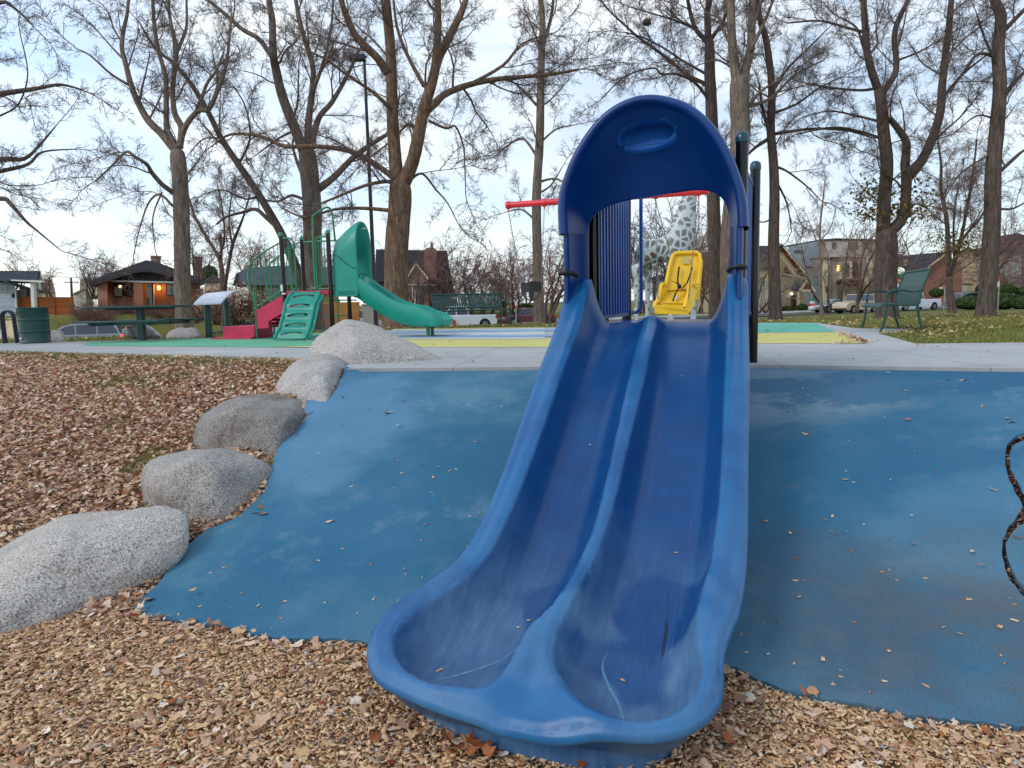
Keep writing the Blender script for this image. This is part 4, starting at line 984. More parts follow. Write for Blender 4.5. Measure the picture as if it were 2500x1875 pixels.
# steel trash barrel
tb=P(*c7(557,1385),14.9); bar=thing('trash_barrel','dented dark green steel trash barrel at the left end of the plaza','trash can',(tb.x,tb.y,0))
pr=[(.27,.0),(.285,.012),(.285,.03),(.278,.04),(.28,.22),(.294,.235),(.294,.255),(.28,.27),(.28,.46),(.294,.475),(.294,.495),(.28,.51),(.281,.70),(.292,.715),(.293,.735),(.286,.74),(.27,.73),(.265,.3)]
b=MB(); b.lathe((tb.x,tb.y,0),pr,28); b.build('drum',M['bench'],bar,smooth=True)
b=MB(); b.box((tb.x-.12,tb.y-.27,.11),(.05,.03,.03),R(20)); b.build('sticker',M['white'],bar)
br=P(*c7(135,1385),14.9); bk=thing('bike_rack','dark navy hoop bike rack standing beside the green barrel','bike rack',(br.x,br.y,0))
b=MB(); pts=[Vector((br.x-.155+.02,br.y-.1,0))]; h=.55
pts=[Vector((br.x-.13,br.y+.05,-.02)),Vector((br.x-.145,br.y+.05,h))]+[Vector((br.x-.02-.125*math.cos(math.pi*k/8),br.y+.05,h+.13*math.sin(math.pi*k/8))) for k in range(1,8)]+[Vector((br.x+.105,br.y+.05,h)),Vector((br.x+.13,br.y+.05,-.02))]
b.tube(pts,.026,10); b.build('hoop',M['steel_dark'],bk,smooth=True)
b=MB(); b.tube([p+Vector((-.34,.55,0)) for p in pts],.026,10); b.build('hoop',M['steel_dark'],bk,smooth=True)
# lamp post
lp=P(914,700,27); lz=hz(lp.x,lp.y); la=thing('lamp_post','tall dark lamp post between two bare trees with a flat box head','street lamp',(lp.x,lp.y,lz))
zt_=P(896,132,27).z; b=MB(); b.tube([(lp.x,lp.y,lz),(lp.x,lp.y,lz+.3),(lp.x,lp.y,zt_)],[.11,.085,.05],12); b.build('pole',M['steel_dark'],la,smooth=True)
b=MB(); b.lathe((lp.x,lp.y,0),[(.16,lz-.1),(.16,lz+.18),(.10,lz+.25)],14); b.build('base',M['steel_dark'],la,smooth=True)
q0=P(852,140,27); q1=P(893,140,27); b=MB(); b.box(((q0.x+q1.x)/2,lp.y,zt_-.12),(abs(q1.x-q0.x),.34,.2),0,taper=.86); b.box((lp.x+.0,lp.y,zt_-.1),(.2,.08,.08)); b.build('lamp_head',M['steel_dark'],la,bevel=.02)
# centre bench
cb2=CF(1050,650,4.916)
a0=P(*cb2(140,752),18.3); a1=P(*cb2(985,715),19.5); a0.z=a1.z=0
cbn=thing('park_bench','long dark green slatted bench at the far plaza edge, left of the bucket swing','bench',(a0+a1)/2)
ax=(a1-a0).normalized(); bx=Vector((-ax.y,ax.x,0)); LN=(a1-a0).length
def slatbench(root,o,ax,bx,LN,backz,seatz,n,lean,mat):
    b=MB(); 
    for k in range(n):
        c=o+ax*(LN*(k+.5)/n); b.bar(c+bx*.46+Vector((0,0,seatz+.03)),c+bx*(.46+lean)+Vector((0,0,backz-.02)),LN/n*.62,.012)
    for z,f in ((backz,1),(seatz+.06,.1)): b.tube([o+bx*(.46+lean*f)+Vector((0,0,z)),o+ax*LN+bx*(.46+lean*f)+Vector((0,0,z))],.02,8)
    b.build('backrest',mat,root)
    b=MB()
    for k in range(n): c=o+ax*(LN*(k+.5)/n); b.bar(c+Vector((0,0,seatz)),c+bx*.45+Vector((0,0,seatz-.03)),LN/n*.6,.012)
    for d in (0,.45): b.tube([o+bx*d+Vector((0,0,seatz-.01)),o+ax*LN+bx*d+Vector((0,0,seatz-.01))],.02,8)
    b.build('seat',mat,root)
slatbench(cbn,a0,ax,bx,LN,.86,.44,30,.12,M['bench'])
for k in (0,.97):
    o=a0+ax*LN*k
    for d in (.0,.46):
        b=MB(); b.tube([o+bx*d+Vector((0,0,-.02)),o+bx*d+Vector((0,0,.44))],.022,8); b.build('leg',M['bench'],cbn,smooth=True)
    b=MB(); b.tube([o+bx*(.5)+Vector((0,0,.66)),o+bx*.02+Vector((0,0,.66)),o+bx*.0+Vector((0,0,.44))],.018,8); b.build('armrest',M['bench'],cbn,smooth=True)
# side-on bench on the right
NF=Vector((6.08,11.7,0)); al=Vector((.278,.96,0)); bl=Vector((.96,-.278,0)); LB=1.6
rb=thing('park_bench','dark green bench seen side-on with curved arms, beside the right lawn','bench',NF+al*.8+bl*.3)
def RB(a,d,z): return NF+al*a+bl*d+Vector((0,0,z))
for a in (0,LB):
    for pts in ([(0,-.02),(.05,.15),(.08,.44),(.08,.60)],[(.64,-.02),(.57,.2),(.54,.42)]):
        b=MB(); b.tube([RB(a,d,z) for d,z in pts],.022,8); b.build('leg',M['bench'],rb,smooth=True)
    b=MB(); b.tube([RB(a,d,z) for d,z in [(.08,.58),(.1,.64),(.16,.675),(.3,.68),(.42,.655),(.52,.65),(.62,.70)]],.02,8); b.build('armrest',M['bench'],rb,smooth=True)
def perfor():
    t=NT('perforated_green_metal'); v=t.vor(1,vec=t.map((42,42,42)),rnd=0); t.col(t.mix(t.mr(v,.3,.42,0,1),lin(14,30,30),lin(34,78,74))); t.set(rough=.5); return t.m
MP=perfor()
prof=[(.56,.44),(.565,.52),(.58,.62),(.61,.74),(.66,.88),(.70,1.0)]
b=MB()
for (d0,z0),(d1,z1) in zip(prof,prof[1:]): b.hexa([RB(0,d0,z0),RB(LB,d0,z0),RB(LB,d0+.012,z0),RB(0,d0+.012,z0),RB(0,d1,z1),RB(LB,d1,z1),RB(LB,d1+.012,z1),RB(0,d1+.012,z1)])
b.build('backrest',MP,rb,smooth=True)
b=MB(); sp=[(.0,.40),(.02,.455),(.08,.465),(.3,.44),(.52,.425),(.56,.44)]
for (d0,z0),(d1,z1) in zip(sp,sp[1:]): b.hexa([RB(0,d0,z0-.012),RB(LB,d0,z0-.012),RB(LB,d1,z1-.012),RB(0,d1,z1-.012),RB(0,d0,z0),RB(LB,d0,z0),RB(LB,d1,z1),RB(0,d1,z1)])
b.build('seat',MP,rb,smooth=True)
b=MB()
for a in (0,LB): b.tube([RB(a,d,z) for d,z in prof],.018,8); b.tube([RB(a,.05,.45),RB(a,.55,.43)],.018,8)
b.tube([RB(0,.70,1.0),RB(LB,.70,1.0)],.02,8); b.tube([RB(0,.0,.42),RB(LB,.0,.42)],.018,8); b.build('frame',M['bench'],rb,smooth=True)
# hippo sculpture
def m_hippo():
    t=NT('hippo_paint'); n=t.noise(2.6,4,.6,dist=.8); t.col(t.ramp(n,[(.36,lin(140,104,96)),(.46,lin(160,158,160)),(.58,lin(188,204,212)),(.7,lin(132,90,88))])); t.set(rough=.35); return t.m
hp_=P(*c1(1355,1128),15.75); hi=thing('hippo_sculpture','small painted hippo sculpture crouching behind the picnic table','sculpture',(hp_.x,hp_.y,0)); mh=m_hippo()
me=bpy.data.meshes.new('body'); x,y=0,0
HJ=[((.30,.45,.14),.15,None),((.12,.3,.17),.175,0),((-.08,.12,.17),.16,1),((-.17,-.04,.17),.135,2),((-.20,-.16,.12),.125,3),((.30,.3,.03),.06,0),((.2,.55,.03),.06,0),((-.2,.1,.02),.055,2),((.05,.02,.02),.055,2)]
me.from_pydata([j[0] for j in HJ],[(i,j[2]) for i,j in enumerate(HJ) if j[2] is not None],[]); ho=link('body',me,mh,hi); ho.modifiers.new('s','SKIN').use_smooth_shade=True
for i,j in enumerate(HJ): me.skin_vertices[0].data[i].radius=(j[1],j[1])
me.skin_vertices[0].data[0].use_root=True; u_=ho.modifiers.new('u','SUBSURF'); u_.levels=2; u_.render_levels=2
for nm,pl,r_ in (('ear',((-.27,-.02,.31),(-.08,-.02,.31)),.03),('eye',((-.235,-.13,.265),(-.125,-.13,.265)),.022),('nostril',((-.25,-.25,.2),(-.15,-.25,.2)),.018)):
    for q in pl: b=MB(); b.ball(Vector(q)+Vector(hi.location),r_,8); b.build(nm,M['steel_dark'] if nm!='ear' else mh,hi,smooth=True)
# =============== boulders
def boulder(label,pts,mat,seed,Y,amp=.03,sub_=5,name='boulder',group=None,soft=11,sink=.1):
    """pts: silhouette-ish corners (display px, depth offset); rounded hull + roughness"""
    W=[(lambda p,g:g if p.z<hz(p.x,p.y)-.02 and p.y>g.y-.01 else p)(D(x,y,Y+dy),Hray(x*K,y*K)) for x,y,dy in pts]; c=sum(W,Vector((0,0,0)))/len(W)
    W+= [Vector((p.x,p.y,min(p.z,c.z)-sink)) for p in W if p.z<c.z+.02]
    c=(Vector([min(p[i] for p in W) for i in range(3)])+Vector([max(p[i] for p in W) for i in range(3)]))/2
    bm=bmesh.new()
    for p in W: bm.verts.new(p-c)
    bmesh.ops.convex_hull(bm,input=bm.verts[:]); bm.normal_update()
    pl=[(np.array(f.normal),max(1e-3,f.normal.dot(f.calc_center_median()))) for f in bm.faces if f.calc_area()>1e-5]; bm.free()
    N=np.array([p[0] for p in pl]); H=np.array([p[1] for p in pl])
    bm=bmesh.new(); bmesh.ops.create_icosphere(bm,subdivisions=sub_,radius=1)
    for v in bm.verts:
        d=np.array(v.co)/np.linalg.norm(v.co); q=np.clip(N@d/H,0,None); r=1/(np.sum(q**soft)**(1/soft)); p=Vector(d*r)
        s=Vector((seed*7.1,seed*3.3,seed))
        n=noise.noise(p*1.7+s)*amp*2.2+noise.noise(p*3.6+s)*amp*1.1+noise.noise(p*6+s)*amp*.6+noise.noise(p*18+s)*amp*.22+noise.noise(p*45+s)*amp*.08
        v.co=p*(1+n/max(.15,p.length))
    wc=[p-c for p in W]
    for i in range(3):
        a0,a1=min(v.co[i] for v in bm.verts),max(v.co[i] for v in bm.verts); b0,b1=min(p[i] for p in wc),max(p[i] for p in wc); k_=(b1-b0)/(a1-a0)*1.03
        for v in bm.verts: v.co[i]=(v.co[i]-(a0+a1)/2)*k_+(b0+b1)/2
    me=bpy.data.meshes.new(name); bm.to_mesh(me); bm.free(); me.shade_smooth(); o=link(name,me,M[mat]); o.location=c
    return tag(o,label,'boulder',group)
GRP='boulders lining the edge of the blue slope'
boulder('pale speckled granite boulder, largest and lowest of the row at the bottom left',[(-120,1385,.2),(-100,1260,.55),(-40,1215,.6),(60,1150,.65),(150,1112,.6),(260,1096,.5),(340,1092,.4),(395,1110,.3),(403,1150,.15),(385,1195,.0),(330,1245,-.05),(250,1290,-.15),(120,1335,-.25),(20,1365,-.3),(-90,1400,-.3),(200,1180,-.15),(60,1230,-.35),(130,1185,-.28),(300,1140,.0),(0,1262,-.42),(370,1150,.1)],'granite_light',1,4.0,.035,6,group=GRP)
boulder('rounded grey granite boulder with a tuft of grass at its right, second up the row',[(303,1060,.1),(318,1010,.25),(350,982,.3),(420,967,.35),(500,968,.35),(560,978,.25),(583,1000,.15),(578,1050,.05),(545,1085,-.1),(500,1110,-.2),(455,1135,-.25),(400,1135,-.2),(330,1110,-.1),(305,1085,0),(345,1005,-.22),(430,993,-.3),(530,1005,-.2),(480,1050,-.4)],'granite_mid',2,5.0,.03,6,group=GRP)
boulder('dark weathered boulder with a brownish face, middle of the row beside the blue slope',[(422,935,.1),(440,900,.2),(480,868,.35),(530,852,.45),(590,850,.45),(645,862,.35),(664,890,.2),(655,920,.05),(620,955,-.1),(595,982,-.2),(540,975,-.2),(440,965,-.1),(424,950,0),(465,895,-.3),(545,885,-.45),(625,895,-.45)],'granite_dark',3,6.1,.03,6,group=GRP)
boulder('smooth pale grey boulder leaning up towards the big slab',[(585,850,.1),(605,815,.3),(635,780,.45),(680,765,.5),(722,768,.5),(747,785,.4),(745,815,.2),(728,850,.0),(705,880,-.1),(670,878,-.1),(650,862,-.05),(600,860,0),(650,815,-.5),(705,808,-.6)],'granite',4,7.2,.03,6,group=GRP)
boulder('large pale pyramid-shaped granite slab lying on the concrete edge',[(672,752,0),(690,728,.15),(722,705,.3),(752,691,.4),(800,699,.45),(835,720,.4),(865,742,.3),(910,762,.15),(958,776,.05),(930,786,-.1),(850,790,-.25),(760,792,-.4),(700,780,-.3),(672,765,-.1),(780,745,-.25)],'granite_light',5,8.0,.03,6,soft=14,sink=.06,group=GRP)
boulder('low grey boulder at the foot of the leftmost large tree',[(361,728,.1),(375,713,.2),(398,707,.3),(425,708,.3),(436,722,.2),(436,730,0),(400,732,-.2),(362,731,-.1)],'granite_mid',6,16.6,.03,4)
boulder('flat-topped grey boulder right of the green barrel',[(103,738,0),(104,716,.1),(118,713,.3),(136,716,.3),(142,728,.2),(141,739,0),(120,741,-.2)],'granite_mid',7,15.8,.03,4)
boulder('grey boulder seen behind the wave climber',[(552,720,0),(568,702,.2),(590,690,.3),(608,688,.3),(612,715,.2),(611,731,-.1),(580,732,-.2),(553,730,-.1)],'granite',8,16.0,.03,4)
def np_tubes(polys,n=3):
    """polys: [(pts (k,3), r (k,))] -> V,F arrays"""
    Vs=[];Fs=[];off=0; ang=np.arange(n)*2*np.pi/n
    for pts,r in polys:
        pts=np.asarray(pts,float); k=len(pts); r=np.asarray(r,float)
        t=np.gradient(pts,axis=0); t/=np.maximum(np.linalg.norm(t,axis=1)[:,None],1e-9)
        m=t.mean(0); a=np.array((0,0,1.)) if abs(m[2])<.8 else np.array((1.,0,0))
        x=np.cross(t,a); x/=np.maximum(np.linalg.norm(x,axis=1)[:,None],1e-9); y=np.cross(t,x)
        V=pts[:,None,:]+(x[:,None,:]*np.cos(ang)[None,:,None]+y[:,None,:]*np.sin(ang)[None,:,None])*r[:,None,None]
        Vs.append(V.reshape(-1,3)); i=np.arange(k-1)[:,None]*n; j=np.arange(n)[None,:]; j2=(j+1)%n
        Fs.append(np.stack([i+j,i+j2,i+n+j2,i+n+j],-1).reshape(-1,4)+off); off+=k*n
    return np.concatenate(Vs),np.concatenate(Fs)
def wig(rr,p0,d,L,k,bend,up=0.0):
    """crooked polyline"""
    pts=[np.array(p0,float)]; d=np.array(d,float); d/=np.linalg.norm(d)
    for i in range(k):
        d=d+np.array([rr.gauss(0,bend) for _ in range(3)])+np.array((0,0,up)); d/=np.linalg.norm(d); pts.append(pts[-1]+d*L/k)
    return np.array(pts),d
def side(rr,t,lo=.5,hi=1.2):
    t=np.array(t)/np.linalg.norm(t); a=np.array([rr.gauss(0,1) for _ in range(3)]); a-=t*a.dot(t); a/=np.linalg.norm(a); an=rr.uniform(lo,hi); return t*math.cos(an)+a*math.sin(an)
def make_spray(seed,droop=0.0,n1=11,n2=5,n3=2,bend=.16):
    rr=random.Random(seed); P_=[]
    main,_=wig(rr,(0,0,0),(1,0,.05),1,9,bend,.02-droop); P_.append((main,np.linspace(.011,.0045,10)))
    for a in range(n1):
        f=.12+.86*a/n1+rr.uniform(-.03,.03); i=min(8,int(f*9)); p=main[i]+(main[i+1]-main[i])*(f*9-i); L1=(.55-.32*f)*rr.uniform(.7,1.2)
        q,_=wig(rr,p,side(rr,main[i+1]-main[i],.5,1.15),L1,5,bend*1.2,-droop*.8); P_.append((q,np.linspace(.0065,.003,6)))
        for b in range(n2):
            g=.15+.8*b/n2; j=min(4,int(g*5)); L2=L1*(.55-.25*g)*rr.uniform(.6,1.2)
            s,_=wig(rr,q[j],side(rr,q[j+1]-q[j],.5,1.2),L2,3,bend*1.3,-droop); P_.append((s,np.linspace(.0038,.0022,4)))
            for c in range(n3):
                u,_=wig(rr,s[1+c%2],side(rr,s[2]-s[1],.5,1.2),L2*.5,2,bend,0); P_.append((u,np.linspace(.0026,.0018,3)))
    return np_tubes(P_,3)
SPR=[make_spray(100+i) for i in range(7)]; SPD=[make_spray(200+i,.06) for i in range(4)]; SPS=[make_spray(300+i,0,7,3,1) for i in range(4)]
class Crown:
    def __init__(s,seed): s.V=[];s.F=[];s.o=0;s.r=random.Random(seed)
    def raw(s,V,Fc): s.V.append(V); s.F.append(Fc+s.o); s.o+=len(V)
    def tube(s,pts,r0,r1,n=5): s.raw(*np_tubes([(pts,np.linspace(r0,r1,len(pts)))],n))
    def spray(s,p,d,L,lib=None,thick=1.0):
        V,Fc=s.r.choice(lib or SPR); d=np.array(d)/np.linalg.norm(d); a=np.array([s.r.gauss(0,1) for _ in range(3)]); a-=d*a.dot(d); a/=np.linalg.norm(a); b=np.cross(d,a)
        Mx=np.stack([d,a,b],0)*L; s.raw(V@Mx+np.array(p),Fc)
    def build(s,name,mat,parent):
        if not s.V: return
        return arr_mesh(name,np.concatenate(s.V),np.concatenate(s.F),4,mat,parent)
def grow(cr,pts,r,dens,Ls,lib=None,f0=.25,up=.12,second=True,lo=.45,hi=1.15):
    """side growth along a limb: boughs that carry sprays, plus sprays straight off the limb"""
    rr=cr.r; pts=[np.array(p) for p in pts]; seg=[np.linalg.norm(b-a) for a,b in zip(pts,pts[1:])]; tot=sum(seg)
    nb=max(1,int(tot*dens*1.3))
    for k in range(nb):
        f=f0+(1-f0)*(k+rr.random())/nb; x=f*tot; i=0
        while i<len(seg)-1 and x>seg[i]: x-=seg[i]; i+=1
        t=pts[i+1]-pts[i]; p=pts[i]+t*min(1,x/max(seg[i],1e-6)); ri=r[0]+(r[1]-r[0])*f
        d=side(rr,t,lo,hi); L=Ls*(1.1-.45*f)*rr.uniform(.6,1.25)
        if second and ri>.035:
            q,dd=wig(rr,p,d,L,7,.17,up*.4); rb=min(ri*.42,.05*L/2.5); cr.tube(q,rb,max(.006,rb*.3),5)
            for m in range(5):
                j=1+m; cr.spray(q[min(j,6)],side(rr,q[min(j+1,7)]-q[min(j,6)],.35,1.1),L*rr.uniform(.38,.62),lib)
            cr.spray(q[-1],dd,L*.5,lib)
        else: cr.spray(p,d,L*.7,lib)
    d=pts[-1]-pts[-2]; cr.spray(pts[-1],d,Ls*.8,lib)
def tree(name,label,limbs,Y,seed,mat='bark',tw='twig',dens=1.0,Ls=2.2,group=None,lib=None,cat='tree',leaves=None,zb=None,nest=None):
    rr=random.Random(seed); base=D(limbs[0][0][0][0],limbs[0][0][0][1],Y); z0=hz(base.x,base.y) if zb is None else zb
    t=thing(name,label,cat,(base.x,base.y,z0),0,group); b=MB(); cr=Crown(seed); px=K*Y/F
    for li,(pts,w0,w1) in enumerate(limbs):
        ph=rr.uniform(0,6); sp=rr.uniform(-1,1)
        raw=[D(x,y,Y+(0 if li==0 else sp*1.6*min(1,i/4)*(Y/25))) for i,(x,y) in enumerate(pts)]
        if li==0: raw=[Vector((raw[0].x,raw[0].y,z0-.15))]+raw[0:]; raw[1].z=max(raw[1].z,z0+.25)
        P_=catmull(raw,4); n=len(P_); r0,r1=w0*px/2,w1*px/2
        rad=[(r0+(r1-r0)*i/(n-1))*(1+.06*noise.noise(Vector((i*.7,li*3.1,seed)))) for i in range(n)]
        if li==0:
            for i in range(min(6,n)): rad[i]*=1+.45*(1-i/6)**2
            if len(limbs)>1:
                for q,kk in ((1,.55),(2,.8),(3,.93)): rad[-q]*=kk
        b.tube(P_,rad,12 if r0>.12 else 8)
        thick=r0>.2
        grow(cr,P_,(r0,r1),dens*(.35 if li==0 else 1),Ls,lib,f0=.5 if li==0 else .15)
    tr_=b.build('trunk',M[mat],t,smooth=True,auto=False,weld=False); cr.build('crown',M[tw],t)
    if leaves:
        V=[];n=0
        for (x,y,rx,ry,cnt) in leaves:
            c=D(x,y,Y); 
            for _ in range(cnt):
                p=np.array(c)+np.array([rr.gauss(0,rx*px*.5),rr.gauss(0,rx*px*.5),rr.gauss(0,ry*px*.5)]); a=np.array([rr.gauss(0,1) for _ in range(3)]); a/=np.linalg.norm(a); q=np.cross(a,[rr.gauss(0,1) for _ in range(3)]); q/=np.linalg.norm(q); s=rr.uniform(.05,.1)
                V+=[p-a*s,p+q*s*.6,p+a*s,p-q*s*.6]; n+=1
        arr_mesh('clinging_leaves',np.array(V),np.arange(4*n).reshape(-1,4),4,M['cling'],t)
    return t
M['cling']=m_island('clinging_leaves',[(0,(112,98,48)),(.3,(132,112,62)),(.6,(92,88,44)),(.8,(146,122,74))])
G_T='large bare trees round the playground'
tree('bare_tree','bare tree with a broken limb on its left, standing before the bungalow',[
 ([(397,690),(394,600),(393,500),(390,410),(385,350),(382,322)],34,31),
 ([(382,330),(350,290),(321,261),(300,225),(284,187),(272,140),(263,101),(268,60),(276,20),(280,-70)],17,5),
 ([(382,325),(366,290),(360,276),(359,220),(358,168),(343,112),(334,60),(330,0),(328,-90)],14,6),
 ([(388,320),(392,276),(377,243),(373,187),(381,112),(370,56),(364,11),(360,-60)],15,5),([(381,115),(392,90),(403,56),(403,0),(405,-50)],8,4),
 ([(388,310),(403,269),(429,239),(452,235),(474,187),(489,138),(496,75),(500,30)],13,4),([(429,239),(445,185),(467,153),(480,120)],8,4),
 ([(377,418),(351,399),(328,373),(317,355),(290,338),(272,328),(240,360),(205,392)],11,3),([(373,445),(345,420),(320,440),(300,500),(290,545)],6,2),([(272,134),(240,100),(205,60)],5,2),([(284,187),(240,160),(195,120),(165,105)],6,2),([(350,415),(330,470),(335,540)],4,2),([(385,400),(410,370),(440,330)],5,2)],23,11,'bark','twig',1.0,1.9,G_T)
tree('bare_tree','bare forked tree with a brownish trunk rising behind the play structure posts',[
 ([(678,690),(677,640),(675,560),(675,480),(673,427),(667,363),(662,318)],40,38),
 ([(658,330),(635,273),(609,205),(596,149),(590,115),(588,43),(581,0),(575,-90)],23,9),([(592,130),(560,85),(523,63),(480,25),(448,0),(400,-30)],11,5),
 ([(664,325),(667,256),(675,192),(675,141),(652,64),(639,0),(630,-80)],16,7),([(672,320),(688,256),(716,222),(746,171),(767,128),(790,80)],14,4),
 ([(682,412),(720,384),(767,337),(822,299),(848,285)],17,6),([(660,433),(630,422),(600,435),(560,430)],7,3),([(655,380),(640,345),(632,310),(640,290)],9,3),([(675,200),(700,130),(715,60),(720,0)],9,4),([(640,280),(600,300),(560,330)],6,3)],27,12,'bark','twig',1.0,2.1,G_T)
tree('bare_tree','stout double-stemmed bare tree with furrowed bark, behind the small green slide',[
 ([(856,655),(856,600),(857,530),(862,469),(865,420),(863,386)],54,46),
 ([(858,395),(852,320),(848,256),(846,171),(842,85),(833,0),(828,-90)],29,18),([(872,395),(891,350),(903,299),(916,235),(933,179),(946,128),(972,77),(993,34),(1006,0),(1030,-70)],30,9),
 ([(940,145),(946,64),(946,0),(948,-80)],17,11),([(838,158),(814,124),(771,81),(750,38),(737,0),(720,-60)],18,9),([(845,235),(831,222),(801,196),(750,162),(703,128),(660,107)],9,3),
 ([(860,400),(839,375),(788,341),(746,324),(682,316),(618,316),(575,299),(545,291),(496,291),(465,310)],13,4),([(845,455),(788,450),(724,452),(660,469),(610,450)],9,3),([(850,398),(835,392),(788,401),(724,427),(694,439)],10,4),
 ([(922,240),(959,205),(1014,183),(1074,171),(1129,166),(1194,160),(1250,150)],16,5),([(1014,183),(1087,141),(1129,94),(1194,72)],8,3),([(925,260),(963,277),(984,273),(1001,316),(1004,360),(1006,418)],6,2),([(885,390),(912,375),(942,410),(967,439),(989,482)],6,2),([(916,186),(891,141),(869,94),(856,51),(850,0)],9,5),([(905,280),(880,270),(850,300),(800,340)],7,3)],23,13,'bark_warm','twig',1.0,2.2,G_T)
tree('bare_tree','slim straight bare tree left of the blue hood, behind the bucket swing',[
 ([(1165,686),(1163,620),(1161,555),(1159,427),(1166,299),(1168,171),(1170,107),(1172,51),(1168,0),(1168,-60)],26,10),
 ([(1158,335),(1129,299),(1095,316),(1065,341)],6,2),([(1160,228),(1117,183),(1087,171)],6,2),([(1155,474),(1125,452),(1095,458)],5,2),([(1168,392),(1200,386),(1230,400)],6,2),([(1172,100),(1190,40),(1196,-10)],9,5),([(1166,230),(1190,215),(1230,170)],5,2),([(1166,310),(1200,280),(1240,270)],5,2),([(1160,420),(1190,400),(1215,360)],5,2),([(1170,110),(1150,60),(1130,10)],5,2)],30,14,'bark','twig',1.2,2.0,G_T)
tree('bare_tree','bare tree seen through the hood opening, with long thin limbs left of the hood',[
 ([(1548,672),(1546,600),(1543,500),(1541,430),(1537,240),(1533,160),(1533,107),(1530,80)],35,18),
 ([(1530,85),(1528,27),(1533,0),(1536,-60)],14,10),([(1531,95),(1520,83),(1501,59),(1488,13),(1482,-30)],11,6),([(1535,200),(1522,181),(1485,163),(1450,133),(1408,101),(1378,80),(1346,51),(1317,24),(1290,-10)],9,3),
 ([(1534,170),(1520,157),(1474,131),(1434,104),(1386,80),(1350,70)],6,3),([(1536,225),(1522,203),(1498,176),(1461,160),(1429,160),(1413,147),(1368,157),(1333,179),(1301,213)],7,2),([(1528,90),(1506,67),(1461,45),(1408,29),(1354,13)],6,2),([(1532,90),(1560,50),(1580,0)],8,5),([(1540,300),(1500,260),(1450,250)],6,2),([(1533,90),(1545,70),(1560,62)],8,5)],31,15,'bark_dark','twig',1.0,2.2,G_T)
tree('bare_tree','thick bare tree dividing high up, just right of the blue hood top',[
 ([(1580,674),(1577,600),(1577,520),(1585,430),(1599,300),(1598,240),(1597,200),(1595,165)],42,38),
 ([(1592,180),(1586,133),(1581,80),(1578,0),(1576,-80)],22,13),([(1602,185),(1610,150),(1621,107),(1624,53),(1626,0),(1632,-80)],22,12),([(1590,120),(1560,60),(1545,10)],8,4),([(1620,110),(1650,50),(1670,0)],9,5),([(1622,70),(1640,20),(1650,-20)],7,5),([(1605,250),(1640,200),(1690,170)],9,3),([(1605,230),(1660,215),(1720,160),(1780,130)],8,3),([(1585,150),(1550,130),(1510,140)],5,2)],28,16,'bark','twig',1.0,2.2,G_T)
tree('bare_tree','slender dark bare tree in front of the tan gabled house',[
 ([(1675,676),(1673,616),(1671,523),(1673,429),(1671,355),(1665,280),(1667,187),(1656,93),(1641,37),(1635,-20)],29,9),
 ([(1668,300),(1649,243),(1640,180)],10,4),([(1670,290),(1700,285),(1760,278),(1830,282),(1890,300)],8,3),([(1670,245),(1720,225),(1770,190),(1830,160)],6,2),([(1676,360),(1700,370),(1740,400),(1770,430)],6,2),([(1660,300),(1630,320),(1605,345)],9,4),([(1667,200),(1700,150),(1740,110),(1790,60)],7,2),([(1672,470),(1645,480),(1620,460)],4,2),([(1676,390),(1700,440),(1710,500)],5,2)],29,17,'bark_dark','twig',1.2,2.1,G_T)
tree('bare_tree','big dark bare tree with crooked forks and some brown leaves, behind the side-on bench',[
 ([(1916,676),(1914,616),(1915,560),(1915,523),(1912,490)],46,44),
 ([(1908,500),(1910,429),(1916,355),(1908,280),(1904,224),(1899,194)],28,20),([(1899,200),(1884,157),(1873,112),(1869,56),(1865,0),(1862,-80)],17,11),([(1903,205),(1914,190),(1936,149),(1932,75),(1947,30),(1962,0),(1980,-50)],14,8),
 ([(1922,500),(1951,467),(1958,392),(1955,355),(1958,310),(1944,284),(1921,255)],24,11),([(1956,390),(1988,351),(2014,299),(2031,243),(2035,187),(2041,131),(2050,56),(2055,0),(2060,-60)],21,9),
 ([(1895,190),(1860,195),(1800,190),(1740,180)],7,3),([(1898,262),(1850,250),(1790,240),(1730,255)],6,2),([(1905,300),(1860,285),(1800,275),(1720,290)],7,3),([(1868,70),(1830,60),(1770,45),(1700,50)],7,3),([(2034,215),(2080,160),(2130,120)],8,3),([(1880,150),(1865,100),(1850,60),(1820,40)],8,3),([(1940,130),(1990,110),(2040,80)],5,2)],29,18,'bark_dark','twig',1.0,2.2,G_T,leaves=[(1880,420,40,40,260),(1960,450,60,30,380),(1900,465,40,20,200),(1985,400,40,30,120)])
tree('bare_tree','tall dark bare tree with a straight leaning trunk at the right edge',[
 ([(2129,672),(2134,616),(2143,485),(2145,373),(2153,280),(2160,187),(2156,112),(2162,37),(2149,0),(2140,-70)],40,16),
 ([(2152,378),(2190,343),(2212,325),(2260,300)],9,4),([(2160,220),(2190,179),(2212,157),(2260,110)],11,6),([(2160,75),(2212,22),(2250,-10)],10,6),([(2155,125),(2115,116),(2085,150),(2052,202)],8,3),([(2148,330),(2110,350),(2070,380),(2040,430)],5,2),([(2150,450),(2190,450),(2240,420)],6,2),([(2150,560),(2190,520),(2230,500)],5,2),([(2158,150),(2130,90),(2110,30)],7,3),([(2155,260),(2110,250),(2060,290)],5,2)],27,19,'bark_dark','twig',1.1,2.1,G_T)
